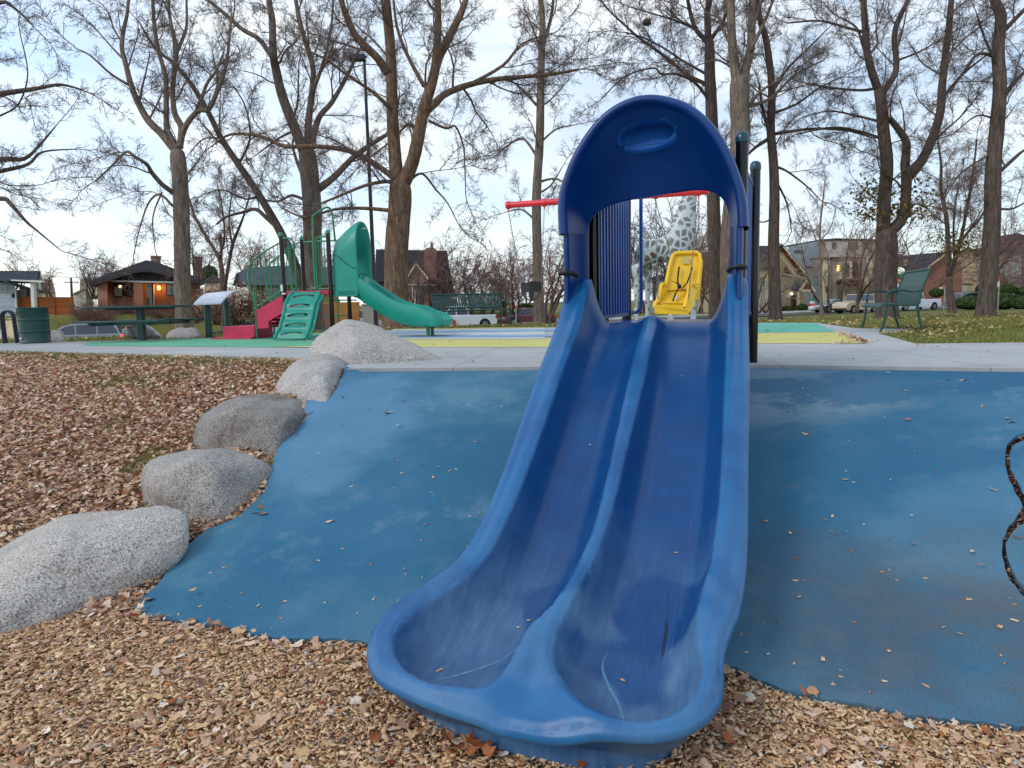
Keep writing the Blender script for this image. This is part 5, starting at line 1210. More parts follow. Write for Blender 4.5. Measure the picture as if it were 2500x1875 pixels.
tree('leaning_tree','bare tree leaning far to the left behind the play structure stairs',[
 ([(672,668),(655,620),(632,560),(612,515),(597,485),(560,422),(515,355),(478,299),(448,239),(411,179),(377,138),(336,105),(299,45)],25,4),
 ([(600,492),(575,470),(552,452),(523,459),(490,468),(467,485)],11,4),([(515,355),(540,300),(530,230),(500,180)],6,2),([(478,299),(440,300),(410,330)],4,2),([(560,422),(530,430),(480,410),(440,420)],5,2),([(448,239),(470,180),(460,120)],5,2)],26,20,'bark_dark','twig',1.0,2.0,G_T)
tree('overhanging_tree','bare tree whose thin budding branches reach in from the left edge',[
 ([(-260,900),(-262,700),(-265,500),(-262,380),(-255,330)],60,44),
 ([(-260,360),(-150,260),(-60,215),(0,203),(75,192),(131,183),(180,195)],20,3),([(-260,420),(-120,370),(0,345),(52,343),(86,313),(123,269)],18,2),([(-260,440),(-100,390),(0,370),(60,355),(93,328),(170,322)],14,2),([(-260,480),(-100,440),(0,429),(22,440),(56,478),(82,500),(130,540)],14,2),
 ([(-255,340),(-160,160),(-60,60),(0,5),(40,25),(75,60)],18,2),([(0,250),(40,225),(60,160),(45,80)],4,2),([(-30,380),(20,400),(80,400)],3,1.5),([(-255,330),(-220,100),(-120,-80)],20,4)],13,21,'bark_dark','twig',2.0,1.1)
tree('small_tree','small two-stemmed bare tree left of the grey-roofed house',[
 ([(484,640),(482,610),(478,585)],16,12),([(480,590),(474,560),(448,515),(422,470),(412,440),(400,400)],10,3),([(484,625),(489,600),(502,530),(515,496),(526,467),(540,420)],9,3),([(474,560),(485,510),(480,450),(470,400)],6,2),([(502,530),(495,480),(500,420)],5,2)],44,22,'bark_dark','twig_red',.9,2.2)
tree('bare_tree','distant upright bare tree with clumps of brownish leaves beside the brick house',[
 ([(2056,672),(2050,620),(2049,590)],18,14),([(2049,600),(2046,485),(2033,411),(2033,355),(2025,300)],11,3),([(2052,600),(2074,523),(2089,448),(2104,355),(2110,300)],9,3),([(2074,523),(2100,490),(2118,470),(2140,430)],7,3),([(2062,560),(2060,480),(2070,400)],6,2)],46,23,'bark_dark','twig_warm',.8,3.0,leaves=[(2060,540,50,25,500),(2085,520,40,18,200),(2045,510,40,20,200)])
tree('young_tree','thin young street tree with one straight pale stem before the grey modern building',[([(1774,690),(1772,600),(1771,500),(1778,430),(1782,390)],8,2),([(1772,540),(1755,500),(1745,470)],3,1.5),([(1772,520),(1795,490),(1805,450)],3,1.5)],52,24,'bark','twig_warm',.8,1.8)
# squirrel nest in the limbs left of the hood
nb_=D(1397,48,31); cr=Crown(5); nt_=thing('squirrel_nest','dark ball-shaped twig nest high in the limbs left of the blue hood','nest',nb_-Vector((0,0,.2)))
b=MB(); b.ball(nb_,.17,10,sc=(1.15,1,.85)); b.build('core',M['bark_dark'],nt_)
for _ in range(26):
    d=np.array([random.gauss(0,1) for _ in range(3)]); cr.spray(np.array(nb_)-d*.02,d,.34,SPS)
cr.build('twigs',M['twig'],nt_)
# ---- background thicket: trees and shrubs made only of stems and sprays
def thicket(name,label,x,y,h,Y,seed,mat='twig_red',stems=5,spread=.35,group=None,wide=1.0,lib=None,cat='tree',leafy=0,ns=7):
    o=D(x,y,Y); z0=o.z; H=h*K*Y/F; rr=random.Random(seed); t=thing(name,label,cat,(o.x,o.y,z0),0,group); cr=Crown(seed); st=Crown(seed+1)
    for s in range(stems):
        d=np.array((rr.gauss(0,spread)*wide,rr.gauss(0,spread),1)); q,dd=wig(rr,(o.x+rr.gauss(0,.05*H),o.y+rr.gauss(0,.05*H),z0-.2),d,H*rr.uniform(.6,.85),8,.13,.03)
        r0=.016*H; st.tube(q,r0,r0*.25,5)
        for k in range(ns):
            j=min(7,2+int(k*6/ns)); cr.spray(q[j],side(rr,q[min(8,j+1)]-q[j],.35,1.0),H*rr.uniform(.3,.48),lib or SPS)
        cr.spray(q[-1],dd,H*.35,lib or SPS)
    st.build('trunk' if cat=='tree' else 'stem',M['bark_dark'],t); cr.build('crown' if cat=='tree' else 'branches',M[mat],t)
    if leafy:
        V=[]
        for _ in range(leafy):
            d=np.array([rr.gauss(0,1) for _ in range(3)]); d/=np.linalg.norm(d); p=np.array(o)+np.array((d[0]*H*.55*wide,d[1]*H*.5,H*.5+d[2]*H*.45))*np.array((1,1,1))*1.0
            p=np.array(o)+(p-np.array(o))*np.array((rr.uniform(.5,1),rr.uniform(.5,1),rr.uniform(.7,1))); a=np.array([rr.gauss(0,1) for _ in range(3)]); a/=np.linalg.norm(a); q=np.cross(a,d); q/=max(np.linalg.norm(q),1e-6); s=rr.uniform(.05,.11)
            V+=[p-a*s,p+q*s*.6,p+a*s,p-q*s*.6]
        arr_mesh('leaves',np.array(V),np.arange(len(V)).reshape(-1,4),4,M['leaves'],t)
    return t
GT='bare trees beyond the street'
for i,(x,y,h,Y,m,st,lab) in enumerate([
 (905,676,150,58,'twig',4,'bare tree with dark stems in front of the brick gable house'),
 (975,680,175,66,'twig_red',6,'bare reddish tree just right of the brick gable house'),
 (1010,685,150,60,'twig',6,'spreading bare tree above the left half of the slatted bench'),
 (1050,684,165,68,'twig_red',6,'bare tree with a purplish crown above the middle of the slatted bench'),
 (1092,684,140,62,'twig_red',6,'low bare tree above the right end of the slatted bench'),
 (1128,684,170,70,'twig_red',5,'bare tree left of the slim straight trunk'),
 (1196,690,230,50,'twig_warm',6,'pale bare tree squeezed between the slim trunk and the blue hood'),
 (1395,672,210,62,'twig',6,'bare tree seen behind the giraffe hindquarters'),(1440,670,250,66,'twig_red',6,'bare tree behind the giraffe back'),
 (1500,672,200,60,'twig_pale',5,'pale bare tree behind the giraffe neck'),(1540,670,180,55,'twig_warm',5,'bare tree right of the yellow swing seat'),
 (1632,672,150,64,'twig_pale',5,'pale bare tree next to the blue ribbed panel'),(1850,668,220,66,'twig_warm',3,'bare tree in front of the right end of the modern building'),
 (1800,668,200,72,'twig_pale',3,'thin pale bare tree in front of the modern building entrance'),(1985,664,190,84,'twig_warm',3,'bare tree behind the slate-roofed brick house'),
 (2100,660,230,74,'twig_warm',3,'bare tree between brown leaf clump and right edge trunk'),(2195,662,230,80,'twig_warm',3,'bare tree over the grey house at the right edge'),
 (200,640,105,72,'twig_red',7,'bare tree with reddish seed clusters behind the orange fence'),(112,640,75,80,'twig_red',6,'low bare tree far behind the white porch roof'),(45,620,75,84,'twig_red',6,'bare treetop behind the white house roof'),
 (250,640,95,84,'twig_warm',6,'rusty bare tree behind the left slope of the bungalow roof'),(560,640,150,66,'twig_warm',6,'bare tree behind the grey-roofed low house'),(625,660,150,70,'twig_red',5,'bare tree behind the stair rails of the play structure'),
 (730,660,140,70,'twig_red',5,'bare tree seen between the big trunks'),(440,600,120,64,'twig',5,'bare tree rising behind the right end of the bungalow'),(800,650,150,74,'twig',5,'bare tree behind the green slide hood')]):
    thicket('bare_tree',lab,x,y,h,Y,40+i,m,st,.3,GT,1.1,ns=8)
GS='bare shrubs in the front yards'
for i,(x,y,h,Y,m,wd,lf,lab) in enumerate([
 (185,700,66,57,'twig_red',1.6,0,'tangled bare shrub at the right end of the orange fence'),(222,708,62,56,'twig_red',1.4,0,'bare shrub in front of the left corner of the bungalow'),
 (262,690,50,60,'twig_red',2.2,0,'low bare shrub under the bungalow window'),(310,688,44,60,'twig_red',2.2,0,'low bare shrub under the bungalow door side wall'),(360,690,46,60,'twig_red',2.0,0,'low bare shrub below the bungalow porch lamp'),
 (470,695,90,46,'twig_warm',1.2,500,'leafy rust-brown shrub left of the white information panel top'),(515,697,96,45,'twig_warm',1.2,700,'tall rust-brown leafy shrub behind the white information panel'),(560,690,70,47,'twig_warm',1.1,400,'rust-brown leafy shrub behind the crimson stairs'),
 (425,692,70,50,'twig_red',1.3,100,'brownish shrub between the leftmost large trunk and the information panel')]):
    thicket('shrub',lab,x,y,h,Y,90+i,m,24,.55,GS,wd,cat='shrub',leafy=lf,ns=6)
thicket('pale_shrub','small white-barked leafless shrub left of the tan gabled house',1650,672,75,66,130,'white',9,.35,None,1.0,cat='shrub',ns=3)
M['brick']=m_brick('red_brick',(150,84,66),(128,66,54),(150,138,128)); M['brick_o']=m_brick('orange_brick',(170,96,56),(140,74,46),(150,120,98)); M['brick_f']=m_brick('pale_brick',(182,110,84),(160,92,72),(170,150,138))
M['siding']=m_lined('grey_siding',(168,182,192),(110,122,132),.16); M['siding_w']=m_lined('pale_siding',(176,176,170),(130,130,126),.16); M['fence_w']=m_lined('orange_fence_boards',(176,98,42),(96,50,24),.15,2,.8,.2)
M['roof_d']=m_shingle('dark_shingle',(62,62,68)); M['roof_g']=m_shingle('grey_shingle',(96,102,112)); M['roof_s']=m_shingle('slate_shingle',(72,80,92)); M['roof_br']=m_shingle('brown_shingle',(84,74,78)); M['roof_be']=m_shingle('beige_shingle',(150,134,124))
M['trimw']=paint('white_trim',(214,212,200),.6,.05); M['cream']=paint('cream_trim',(206,192,158),.6,.06); M['tan']=paint('tan_stucco',(190,170,134),.9,.1,2); M['ochre']=paint('ochre_wall',(176,152,84),.9,.12,2)
M['bluegrey']=paint('blue_grey_panel',(144,160,174),.7,.1,1.2); M['stone']=m_brick('brown_stone',(150,134,122),(172,156,142),(138,128,120),1,.5,.2); M['greybei']=paint('grey_beige_render',(182,172,162),.9,.1,1.5)
M['glass']=m_glass('window_glass'); M['glass_d']=m_glass('dark_glass',(34,40,46)); M['redwood']=paint('red_brown_boards',(112,52,40),.8,.15,2); M['door_r']=paint('brown_door',(92,48,34),.6); M['darkw']=paint('dark_timber',(48,42,44),.8)
M['conc_w']=paint('old_concrete',(158,152,146),.9,.15,2); M['ywall']=paint('orange_yellow_wall',(178,120,60),.85,.2,1.5)
class House:
    def __init__(s,name,label,cf,Y,cat='house',group=None,zb=None):
        s.cf=cf; s.Y=Y; s.name=name; s.args=(name,label,cat,group); s.t=None; s.zb=zb
    def at(s,x,y,dy=0): return P(*s.cf(x,y),s.Y+dy)
    def start(s,x,y):
        q=s.at(x,y); n,l,c,g=s.args; s.t=thing(n,l,c,(q.x,q.y,hz(q.x,q.y)),0,g); return s
    def part(s,name,mat,polys,dy=0,depth=.3,down=False,parent=None,bevel=0):
        """polys: outlines in crop pixels on the plane Y+dy, run back by depth"""
        b=MB()
        for pl in polys:
            pts=[s.at(x,y,dy) for x,y in pl]
            if down:
                zl=min(p.z for p in pts); zg=min(hz(p.x,p.y) for p in pts)-.4
                for p in pts:
                    if p.z<zl+.25: p.z=min(p.z,zg)
            c_=sum(pts,Vector((0,0,0)))/len(pts); b.prism(pts,(0,0,0),Vector((s.t.location.x/s.Y if depth>1.5 else 0,1,0))*depth)
        return b.build(name,M[mat] if isinstance(mat,str) else mat,parent or s.t,bevel=bevel)
    def rect(s,name,mat,x0,y0,x1,y1,dy=0,depth=.3,parent=None,down=False): return s.part(name,mat,[[(x0,y0),(x1,y0),(x1,y1),(x0,y1)]],dy,depth,down,parent)
    def window(s,x0,y0,x1,y1,dy=0,fr='trimw',gl='glass',w=6,mull=1):
        f=s.part('window',fr,[[(x0,y0),(x1,y0),(x1,y0+w),(x0,y0+w)],[(x0,y1-w),(x1,y1-w),(x1,y1),(x0,y1)],[(x0,y0+w),(x0+w,y0+w),(x0+w,y1-w),(x0,y1-w)],[(x1-w,y0+w),(x1,y0+w),(x1,y1-w),(x1-w,y1-w)]]+[[((x0+x1)/2-w*.3,y0+w),((x0+x1)/2+w*.3,y0+w),((x0+x1)/2+w*.3,y1-w),((x0+x1)/2-w*.3,y1-w)]]*mull,dy-.1,.12)
        s.rect('pane',gl,x0+w*.8,y0+w*.8,x1-w*.8,y1-w*.8,dy-.05,.06,parent=f); return f
# --- white-porched grey house, far left
h=House('house','grey sided house with white porch columns at the left edge',c7,60).start(200,900)
h.part('wall','siding',[[(-260,430),(235,470),(235,935),(-260,935)]],1.5,7,True)
h.part('wall','siding_w',[[(235,560),(300,560),(300,930),(235,930)]],2.2,6,True); 
h.rect('porch_back','bluegrey',300,520,620,700,6,.3); h.rect('porch_post','darkw',410,540,425,680,5,.2); h.rect('screen','trimw',315,545,405,665,5.6,.1)
h.part('roof','roof_s',[[(-260,262),(605,262),(572,388),(-260,392)]],-.2,.3); 
b=MB(); q=[h.at(-260,262,4),h.at(605,262,4),h.at(572,392,-.4),h.at(-260,396,-.4)]; b.prism(q,(0,0,0),(0,0,-.12)); q2=[h.at(-260,262,4),h.at(605,262,4),h.at(655,440,8),h.at(-260,440,8)]; b.prism(q2,(0,0,0),(0,0,-.12)); b.build('roof',M['roof_s'],h.t)
h.part('gable','trimw',[[(600,275),(612,275),(655,385),(655,440),(575,440),(575,392)]],3.9,.2)
h.part('fascia','trimw',[[(170,398),(655,415),(655,445),(560,440),(170,418)]],-.6,.4)
h.part('column','trimw',[[(468,445),(520,445),(530,850),(482,850)]],-.3,.35,True); h.part('column','trimw',[[(548,445),(595,445),(608,850),(560,850)]],2.5,.35,True)
h.part('lower_roof','roof_g',[[(-200,330),(0,380),(130,430),(310,470),(460,520),(710,578),(700,590),(300,500),(120,462),(-200,400)]],.8,3)
h.part('gutter','trimw',[[(-120,350),(0,385),(110,432),(105,445),(0,402),(-120,365)]],.4,.2); h.window(-120,500,100,590,1.5,mull=0); h.rect('mailbox','darkw',180,620,205,680,1.3,.2); h.part('downpipe','trimw',[[(228,520),(246,520),(262,890),(240,890)]],1.3,.15)
h.rect('porch_floor','conc_w',220,930,345,975,-.5,8,down=True)
# steps down the bank
st=House('front_steps','pale steps with white side rails going down the bank left of the barrel',c7,54,'steps').start(180,1200)
for k in range(9):
    y=1000+k*38; st.rect('step','cream',60-4*k+30,y,300-k*8,y+38,2.6-k*.5,1.2)
st.part('side_rail','trimw',[[(345,1000),(300,1000),(235,1330),(275,1330)]],-1.5,.2); st.part('side_rail','trimw',[[(60,1040),(30,1040),(-20,1340),(15,1340)]],-1.5,.2)
f=House('board_fence','long orange-brown board fence left of the bungalow',c7,62,'fence').start(700,945)
f.part('boards','fence_w',[[(292,668),(1130,672),(1160,948),(292,905)]],0,.12,True)
for k,x in enumerate((300,570,840,1110)): f.rect('post','fence_w',x-5,662,x+8,930,-.12,.12,down=True)
g=House('low_wall','pale concrete kerb wall under the orange fence',c7,60.5,'wall').start(900,960); g.part('wall','conc_w',[[(760,945),(1160,952),(1160,985),(760,972)]],0,.3,True)
for lab,pl,Y in (('distant beige hip roof behind the left house',[(610,395),(815,392),(865,665),(610,665)],95),('distant beige roof left of the bungalow',[(1250,378),(1420,372),(1440,680),(1238,680)],95)):
    r=House('distant_house',lab,c7,Y).start((pl[0][0]+pl[1][0])/2,660); (x0,y0),(x1,y1),(x2,y2),(x3,y3)=pl; r.part('roof','roof_be',[[(x0,y0),(x1,y1),(x2,y1+.75*(y2-y1)),(x3,y0+.75*(y3-y0))]],0,6); r.rect('wall','tan',x3,y0+.75*(y3-y0),x2,y2+30,.4,6,down=True)
r=House('distant_house','small white gabled house left of the bungalow corner',c7,88).start(1240,680); r.part('wall','trimw',[[(1140,615),(1315,540),(1330,560),(1330,700),(1140,700)]],0,6,True); r.part('roof','roof_be',[[(1125,618),(1312,530),(1345,545),(1345,556),(1312,545),(1130,630)]],-.4,7)
r.window(1365,480,1385,640,-.3); r.rect('annexe','roof_be',1345,455,1525,700,.2,5); r.window(1405,490,1425,640,0); r.window(1445,490,1465,640,0); r.window(1485,500,1505,640,0)
# --- bungalow
cbu=CF(200,600,6.381)
h=House('bungalow','brick bungalow with a wide dark low-pitched roof and a lit porch lamp',cbu,67,'house').start(1000,960)
h.part('roof','roof_d',[[(100,548),(1000,222),(1165,252),(1908,530),(1908,600),(1860,592),(1480,490),(1060,400),(940,396),(740,432),(400,520),(205,605),(118,592)]],-1,12)
h.part('fascia','darkw',[[(118,578),(740,424),(945,390),(1060,394),(1480,482),(1900,590),(1900,606),(1480,500),(1055,410),(945,408),(742,440),(205,612),(118,596)]],-1.15,.14)
h.part('gable_infill','darkw',[[(400,548),(742,440),(945,404),(1060,404),(1480,500),(1480,600),(400,560)]],-.3,.2); h.part('porch_beam','siding_w',[[(395,532),(1480,560),(1480,586),(395,558)]],-.7,.3)
h.part('wall','brick_o',[[(390,555),(1480,580),(1480,960),(390,960)]],1.6,8,True); h.part('wall','brick',[[(1480,560),(1845,590),(1845,960),(1480,960)]],1.0,8,True)
h.rect('pier','brick_f',240,560,392,960,-.6,1.6,down=True); h.rect('pier','brick_o',800,565,948,960,-.6,.8,down=True)
h.window(488,592,782,800,1.6,'darkw','glass_d'); h.rect('curtain','siding_w',500,640,620,780,1.48,.03); h.window(1308,600,1475,770,1.6,'darkw','glass'); h.rect('door','glass_d',968,600,1112,948,1.5,.1); h.rect('door_frame','trimw',1112,600,1122,948,1.45,.1)
lh=h.rect('lamp_reflection',emit('reflected_lamp',(232,220,180),1.2),572,615,615,655,1.44,.03)  # glowing patch painted for a lamp's reflection in the window glass
for x0,y0,x1,y1,dy in ((1072,160,1152,262,5),(1728,175,1806,490,2)):
    c=h.rect('chimney','brick',x0,y0,x1,y1+60,dy,1.0); h.rect('chimney_cap','darkw' if x0>1500 else 'brick',x0-6,y0-8,x1+6,y0+14,dy-.08,1.16,parent=c)
h.window(1850,665,1878,730,2,'cream','glass',4); 
wl=h.at(1200,655,1.3); b=MB(); b.lathe((wl.x,wl.y,wl.z),[(.06,-.2),(.13,-.14),(.15,.1),(.08,.2)],10); l_=b.build('porch_lamp',emit('lit_lamp_glass',(255,170,70),9),h.t,smooth=True)
pl_=bpy.data.lights.new('porch_light','POINT'); pl_.energy=26; pl_.color=(1,.55,.2); pl_.shadow_soft_size=.1; po_=bpy.data.objects.new('porch_light',pl_); COL.objects.link(po_); po_.location=wl-Vector((0,.35,0))
# --- grey-roofed low house with ochre wall
h=House('low_house','low house with a grey roof and ochre walls behind the play structure',c2,63).start(850,880)
h.part('roof','roof_g',[[(405,735),(430,640),(520,592),(800,572),(1240,590),(1290,735)]],-.5,8); h.part('wall','ochre',[[(560,728),(1280,730),(1280,900),(560,900)]],1.4,7,True); h.rect('wall','brick_o',535,735,620,900,.6,3,down=True); h.rect('opening','glass_d',630,760,800,880,1.2,.15); h.window(880,760,960,800,1.3,w=4); h.window(1050,760,1130,800,1.3,w=4)
h.part('gable','darkw',[[(402,740),(428,640),(440,640),(440,745)]],-.6,.2)
r=House('distant_house','cream house with shutters behind the right end of the bungalow',c2,84).start(240,750); r.part('wall','cream',[[(165,700),(240,690),(330,700),(330,800),(165,800)]],0,5,True); r.part('roof','roof_br',[[(155,705),(240,640),(335,705),(335,712),(155,712)]],-.3,6); r.window(215,705,232,740,-.0,w=3)
w=House('garden_wall','orange-yellow garden wall seen under the small slide',c2,50,'wall').start(1290,1000); w.part('wall','ywall',[[(1125,882),(1445,875),(1445,1010),(1130,1000)]],0,.4,True); w.rect('pillar','brick',1130,890,1210,1000,-.1,.5,down=True)
w=House('utility_cabinet','grey concrete cabinet right of the orange-yellow garden wall',c2,49,'cabinet').start(1520,1020); w.rect('body','conc_w',1478,900,1590,1030,0,.9,down=True); w.part('lid','conc_w',[[(1470,893),(1598,893),(1598,903),(1470,903)]],-.06,1.02)
# --- brick gable house
c4=CF(800,520,4.88)
h=House('brick_house','brick house with a steep front gable, pale canopy and big chimney',c4,66,'house').start(1150,1140)
h.part('roof','roof_d',[[(575,432),(1422,448),(1475,812),(560,822)]],.5,4); h.part('wall','brick',[[(870,800),(1475,815),(1475,1160),(870,1160)]],.9,7,True); h.part('wall','brick',[[(575,820),(872,820),(872,1140),(575,1140)]],1.4,7,True)
h.part('front_gable','brick',[[(905,830),(1050,602),(1196,790),(1200,1150),(905,1150)]],-.8,2,True); h.part('bargeboard','cream',[[(1050,588),(1062,602),(915,832),(898,822)],[(1050,588),(1200,772),(1190,796),(1045,610)]],-1.1,.3)
h.part('canopy','siding_w',[[(950,845),(1180,852),(1180,866),(960,862)]],-1.7,1.0); h.part('canopy_post','trimw',[[(1004,866),(1014,866),(1014,1120),(1004,1120)],],-1.6,.12,True); h.rect('door','glass_d',1045,885,1128,1110,-.9,.15,down=True); h.rect('door_frame','trimw',1032,880,1044,1110,-.92,.15,down=True)
c=h.part('chimney','brick',[[(1150,800),(1150,440),(1180,415),(1225,410),(1265,412),(1295,450),(1295,800)]],-.2,1.2); h.part('chimney_pot','brick',[[(1225,412),(1232,352),(1246,352),(1256,412)]],.2,.4,parent=c)
for x in (1356,1440): h.window(x,868,x+52,985,.9,w=5)
h.rect('awning','trimw',1210,850,1270,862,-.4,.7)
# --- houses behind the giraffe and right of the hood
h=House('garage','plain grey garage behind the giraffe legs',cg,78,'garage').start(560,1350); h.part('wall','bluegrey',[[(480,1020),(660,1020),(660,1380),(480,1380)]],0,6,True); h.part('roof','roof_g',[[(465,1022),(560,985),(675,1022),(675,1030),(465,1030)]],-.3,7); h.rect('door','siding',520,1120,620,1370,-.06,.1,down=True)
cr4=CF(1350,200,2.2127)
h=House('tan_house','low tan house with a grey roof behind the right leg of the blue hood',cr4,80).start(1000,1220); h.part('roof','roof_br',[[(760,1010),(800,930),(900,885),(1180,885),(1185,950),(1185,1010)]],-.4,7); h.part('wall','tan',[[(780,1005),(1180,1005),(1180,1240),(780,1240)]],0,6,True); h.window(850,1060,885,1120,0,w=4); h.window(1120,1050,1150,1110,0,w=4); h.rect('door','door_r',930,1060,955,1190,-.05,.1)
# --- tan craftsman house
c5=CF(1840,560,6.144)
h=House('gabled_house','tan stucco house with a steep cream-edged gable and small porch roof, near the snowman',c5,86).start(500,1215)
h.part('wall','tan',[[(85,500),(230,330),(425,262),(600,470),(770,700),(770,1215),(85,1215)]],0,8,True); h.part('roof','roof_br',[[(85,268),(425,222),(440,232),(300,300),(85,520)]],-.6,8)
h.part('roof','roof_br',[[(425,235),(455,235),(832,682),(812,702)]],-1.0,9); h.part('bargeboard','cream',[[(440,262),(455,250),(820,690),(800,704)]],-1.15,.14); h.part('soffit','redwood',[[(400,290),(440,262),(770,700),(742,712),(610,560)]],-.25,.2)  # the red-brown soffit strip paints the shadow beneath the bargeboard
h.part('bargeboard','cream',[[(400,400),(420,396),(640,690),(610,690)]],-.5,.14); h.part('soffit','redwood',[[(448,650),(478,555),(562,660)]],-.3,.2); h.part('beam','cream',[[(430,655),(760,720),(760,740),(430,672)]],-.4,.14)
h.window(600,590,690,738,-.1,'cream','glass',8); h.rect('door','door_r',562,990,650,1200,-.1,.12,down=True); h.rect('wall','tan',690,930,762,1150,-.6,.5,down=True)
h.part('porch_roof','roof_s',[[(568,905),(622,770),(805,748),(690,915)]],-2.0,.2); b=MB(); b.prism([h.at(622,768,0),h.at(805,745,-2.2),h.at(690,918,-2.3),h.at(570,908,0)],(0,0,0),(0,0,-.1)); b.build('porch_roof',M['roof_s'],h.t)
h.part('porch_bargeboard','cream',[[(805,745),(818,762),(712,918),(682,918)],[(805,745),(935,925),(912,940),(798,768)],[(700,902),(880,902),(880,930),(700,930)]],-2.4,.2); h.part('porch_gable','redwood',[[(742,900),(806,805),(872,900)]],-2.2,.15)
h.rect('porch_post','cream',655,930,690,1150,-2.2,.3,down=True); h.rect('porch_post','cream',866,940,886,1060,-2.2,.3,down=True)
pw=h.at(568,966,-.4); b=MB(); b.ball(pw,.14,8); b.build('porch_lamp',emit('white_lamp_glass',(255,240,220),4),h.t)
# --- modern block
h=House('modern_building','three-storey modern building with grey-blue panels, brown stone and white strips',c5,96,'building').start(1300,1180)
h.part('wing','bluegrey',[[(520,250),(1005,165),(1005,1180),(740,1180),(520,1180)]],4,12,True); h.part('stone_front','stone',[[(1000,162),(1240,145),(1870,160),(1870,1190),(1000,1190)]],0,14,True)
h.part('roof_edge','darkw',[[(515,236),(1005,150),(1240,132),(1880,148),(1880,165),(1240,150),(1005,170),(515,258)]],-.4,1.0); h.part('cornice','darkw',[[(880,432),(1300,415),(1300,432),(880,450)]],-.5,1.0)
h.rect('upper_band','greybei',1075,180,1620,415,-.25,.3); h.rect('white_strip','cream',1052,470,1146,1190,-.4,.5,down=True); h.window(1082,848,1112,944,-.4,'darkw','glass_d',4,0)
h.rect('white_strip','cream',1298,488,1482,745,-.35,.4); h.window(1325,500,1385,700,-.4,'trimw','glass',5,0); h.window(1400,500,1432,690,-.4,'darkw','glass_d',4,0); h.window(1482,490,1560,690,-.3,'darkw','glass',6)
h.part('canopy','darkw',[[(1240,765),(1655,752),(1655,790),(1240,805)]],-2.5,2.6); h.rect('recess','glass_d',1262,815,1345,1180,-.1,.15,down=True); h.rect('entrance_frame','cream',1345,850,1540,1180,-.2,.2,down=True); h.rect('door','glass_d',1382,890,1450,1150,-.3,.12,down=True); h.rect('white_strip','cream',1640,700,1722,1190,-.4,.5,down=True)
h.window(590,308,740,352,4,'bluegrey','glass',4,0); h.window(760,545,890,590,4,'bluegrey','glass',4,0); h.window(1180,190,1240,290,-.25,'darkw','glass_d',4,0); h.window(1440,200,1560,300,-.25,'darkw','glass',5); h.part('banner','cream',[[(1690,440),(1755,360),(1790,560),(1755,720)]],-1.0,.1)
lm=h.at(1266,580,-.1); b=MB(); b.box(lm,(.22,.1,.8)); b.build('wall_lamp',emit('yellow_lit_glass',(250,214,120),1.6),h.t)
mf=House('metal_fence','low black metal fence between the snowman and the tan off-road car',c5,80,'fence').start(1200,1200)
b=MB()
for k in range(22): x=1140+k*14; b.tube([mf.at(x,1082),mf.at(x,1215)],.03,4)
for y in (1085,1195): b.tube([mf.at(1140,y),mf.at(1434,y)],.03,4)
b.build('pickets',M['darkw'],mf.t)
# --- right-hand houses
c6=CF(2150,560,6.32)
h=House('brick_house','brick house with a long slate-blue roof behind the side-on bench',c6,90).start(800,1000)
h.part('roof','roof_s',[[(200,440),(370,402),(1000,345),(1010,380),(780,560),(700,690),(200,700)]],-.2,7); h.part('wall','brick_f',[[(180,690),(690,690),(790,560),(1010,385),(1260,560),(1260,1030),(180,1030)]],.3,8,True); h.part('bargeboard','cream',[[(1010,372),(1015,392),(770,572),(700,690),(690,680),(755,565)]],-.4,.25); h.rect('chimney','brick',225,380,350,480,2,1.2); h.rect('dormer','cream',370,470,410,560,-.5,1)
h=House('beige_building','beige wall building with a white door between the brick house and the right trunk',c6,100,'building').start(1350,1000); h.part('wall','tan',[[(1150,360),(1330,318),(1515,305),(1515,1010),(1200,1010)]],0,7,True); h.part('roof_edge','roof_br',[[(1140,352),(1330,306),(1525,292),(1525,310),(1330,322),(1140,368)]],-.3,7.5); h.rect('door','trimw',1230,868,1335,1005,-.1,.15,down=True); h.rect('sign_band','redwood',1200,835,1430,850,-.1,.1)
h=House('grey_house','pale grey house with a dark hip roof at the right edge',c6,82).start(2000,980); h.part('wall','siding_w',[[(1500,370),(1850,335),(2330,335),(2330,1000),(1500,1000)]],0,8,True); h.part('roof','roof_br',[[(1440,372),(1640,220),(1880,92),(2130,58),(2350,140),(2350,345),(1850,340),(1500,372)]],-.6,9); h.window(1830,495,1880,560,0,w=5); h.window(1900,800,1960,860,0,'darkw','glass',5); h.rect('downpipe','redwood',2192,400,2204,1000,-.1,.1)
# --- poles, wires, signs
G_W='overhead wires on the left'
for i,(a,b_,z) in enumerate((((-200,62),(1500,120),0),((640,268),(1500,292),0),((640,322),(1500,358),0))):
    p0,p1=P(*c7(*a),104),P(*c7(*b_),104); b=MB(); b.tube([p0.lerp(p1,k/8)-Vector((0,0,.25*math.sin(math.pi*k/8))) for k in range(9)],(.02,.016,.045)[i],4); o=b.build('overhead_wire',M['darkw']); tag(o,('thin overhead wire, highest of the three at left','middle thin overhead wire between porch and bungalow','thickest and lowest overhead wire left of the bungalow')[i],'wire',G_W)
for lab,cf,x,y0,y1,Y in (('reddish utility pole behind the orange fence',c7,1106,372,700,98),('reddish utility pole behind the small two-stemmed tree',c2,302,305,760,80)):
    a,z=P(*cf(x,y0),Y),P(*cf(x+4,y1),Y); u=thing('utility_pole',lab,'utility pole',(z.x,z.y,hz(z.x,z.y))); b=MB(); b.tube([(z.x,z.y,hz(z.x,z.y)-.3),a],[.2,.13],8); b.build('pole',M['redwood'],u,smooth=True); b=MB(); b.box(a-Vector((0,0,.6)),(1.9,.12,.12)); b.build('crossarm',M['redwood'],u)
